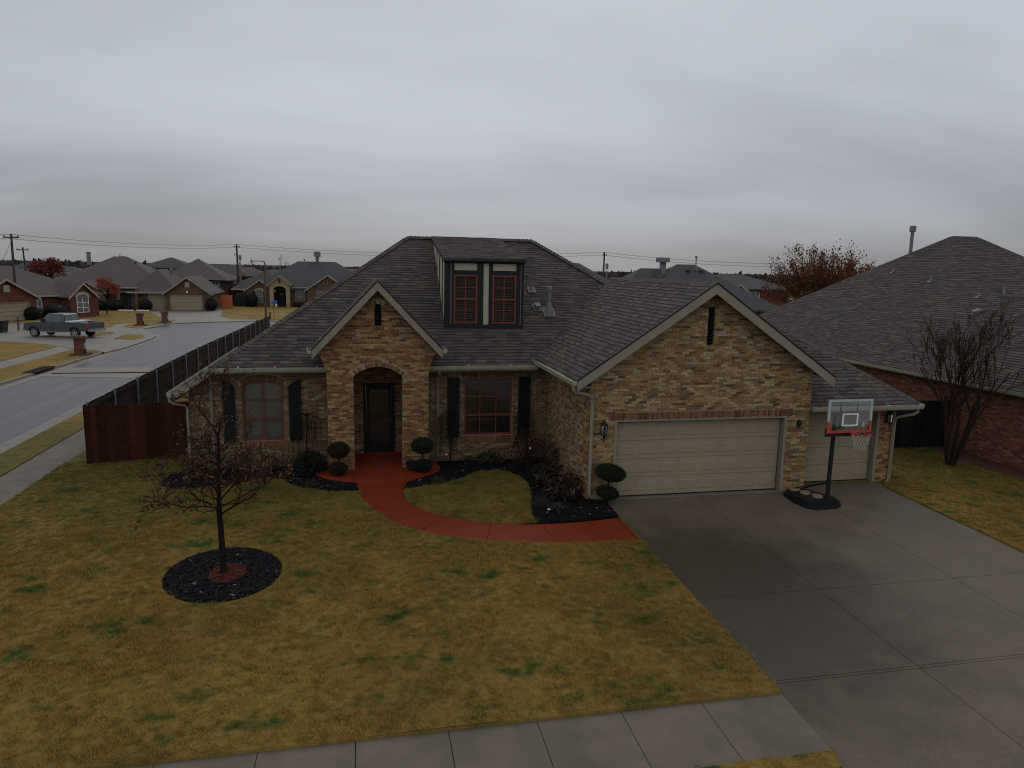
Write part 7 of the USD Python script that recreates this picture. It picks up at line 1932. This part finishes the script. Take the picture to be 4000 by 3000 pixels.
for s in (-1, 1):
    for q in (((1.16, 0.08), (1.92, 0.08), (1.92, 0.9), (1.2, 0.9)), ((2.0, 0.08), (2.84, 0.08), (2.52, 0.72), (2.42, 0.9), (2.0, 0.9))):
        mb = MB(); pts = [on_side(x, k, s) for x, k in q]
        mb.add(pts, [(0, i, i + 1) for i in range(1, len(pts) - 1)]); obj('side_window', mb, 'dark_glass', CAB)
    mb = MB(); tbox(mb, 2.66, 2.86, s * 1.02 - 0.1, s * 1.02 + 0.1, 1.3, 1.5); obj('mirror', mb, 'plastic_black', CAB)
    for x in (1.30, 2.12):
        mb = MB(); tbox(mb, x, x + 0.22, s * 0.992 - 0.012, s * 0.992 + 0.012, 1.08, 1.13); obj('handle', mb, 'chrome', BODY)
    for x in (0.93, 1.96, 3.0):
        mb = MB(); tbox(mb, x, x + 0.012, s * 0.987 - 0.002, s * 0.987 + 0.002, 0.6, 1.22); obj('door_seam', mb, 'black_paint', BODY)
    mb = MB(); tbox(mb, 0.7, 3.05, s * 1.0 - 0.07, s * 1.0 + 0.07, 0.44, 0.5); obj('running_board', mb, 'chrome', BODY)
    mb = MB(); tbox(mb, -1.25, -1.08, s * 0.93 - 0.062, s * 0.93 + 0.062, 0.88, 1.16); obj('tail_light', mb, 'tail_lamp', BODY)
    mb = MB(); tbox(mb, 4.36, 4.575, s * 0.82 - 0.14, s * 0.82 + 0.14, 0.9, 1.05); obj('headlight', mb, 'board_grey', BODY)
mb = MB(); w_ = [tp(3.03 - 0.0, 0.86, bz + 0.03), tp(3.03, -0.86, bz + 0.03), tp(2.52, -0.72, tz - 0.09), tp(2.52, 0.72, tz - 0.09)]; mb.add(np.array(w_) + fw * 0.01 + Z3 * 0.01, [(0, 1, 2, 3)]); obj('windscreen', mb, 'dark_glass', CAB)
mb = MB(); w_ = [tp(0.91, 0.8, bz + 0.08), tp(0.91, -0.8, bz + 0.08), tp(1.01, -0.68, tz - 0.12), tp(1.01, 0.68, tz - 0.12)]; mb.add(np.array(w_) - fw * 0.012, [(0, 1, 2, 3)]); obj('rear_window', mb, 'dark_glass', CAB)
mb = MB(); tbox(mb, -1.4, -1.24, -0.95, 0.95, 0.55, 0.76); obj('rear_bumper', mb, 'chrome', BODY)
mb = MB(); tbox(mb, 4.56, 4.72, -0.96, 0.96, 0.5, 0.74); obj('front_bumper', mb, 'chrome', BODY)
mb = MB(); tbox(mb, 4.56, 4.60, -0.6, 0.6, 0.76, 1.06); obj('grille', mb, 'chrome', BODY)
mb = MB(); tbox(mb, -1.11, 0.79, -0.855, 0.855, 0.855, 0.875); obj('bed_floor', mb, 'plastic_black', BODY)
BX = thing('tool_box', 'white tool box lying across the bed of the grey pickup', 'tool box', tuple(tp(0.4, 0, 1.28)))
mb = MB(); tbox(mb, 0.12, 0.78, -0.84, 0.84, 0.9, 1.29); obj('box_body', mb, 'white_paint', BX); mb = MB(); tbox(mb, 0.02, 0.79, -0.96, 0.96, 1.295, 1.37); obj('lid', mb, 'white_paint', BX)
for x in (0.0, 3.65):
    for s in (-1, 1):
        c = tp(x, s * 0.86, 0.41)
        mb = MB(); mb.lathe([(0.24, -0.12), (0.38, -0.13), (0.41, -0.09), (0.41, 0.09), (0.38, 0.13), (0.24, 0.12)], c, 26, axis=lf); Wl = obj('wheel', mb, 'tyre', TR, smooth=40)
        mb = MB(); mb.lathe([(0.25, -0.11), (0.25, 0.11), (0.225, 0.115), (0.215, 0.06), (0.0, 0.05)] if s > 0 else [(0.0, -0.05), (0.215, -0.06), (0.225, -0.115), (0.25, -0.11), (0.25, 0.11)], c, 20, axis=lf); obj('rim', mb, 'dark_room', Wl)
        mb = MB()
        for k in range(5):
            a = k * 2 * math.pi / 5 + 0.3; d = fw * math.cos(a) + Z3 * math.sin(a); e = np.cross(lf, d)
            mb.obox(c + d * 0.13 + lf * s * 0.10, (0.12, 0.035, 0.014), [d, e, lf])
        mb.lathe([(0, 0.12 * s), (0.06, 0.115 * s), (0.06, 0.08 * s)], c, 10, axis=lf); mb.lathe([(0.25, 0.1 * s), (0.24, 0.125 * s), (0.215, 0.12 * s), (0.21, 0.08 * s)], c, 22, axis=lf); obj('spokes', mb, 'alloy', Wl)
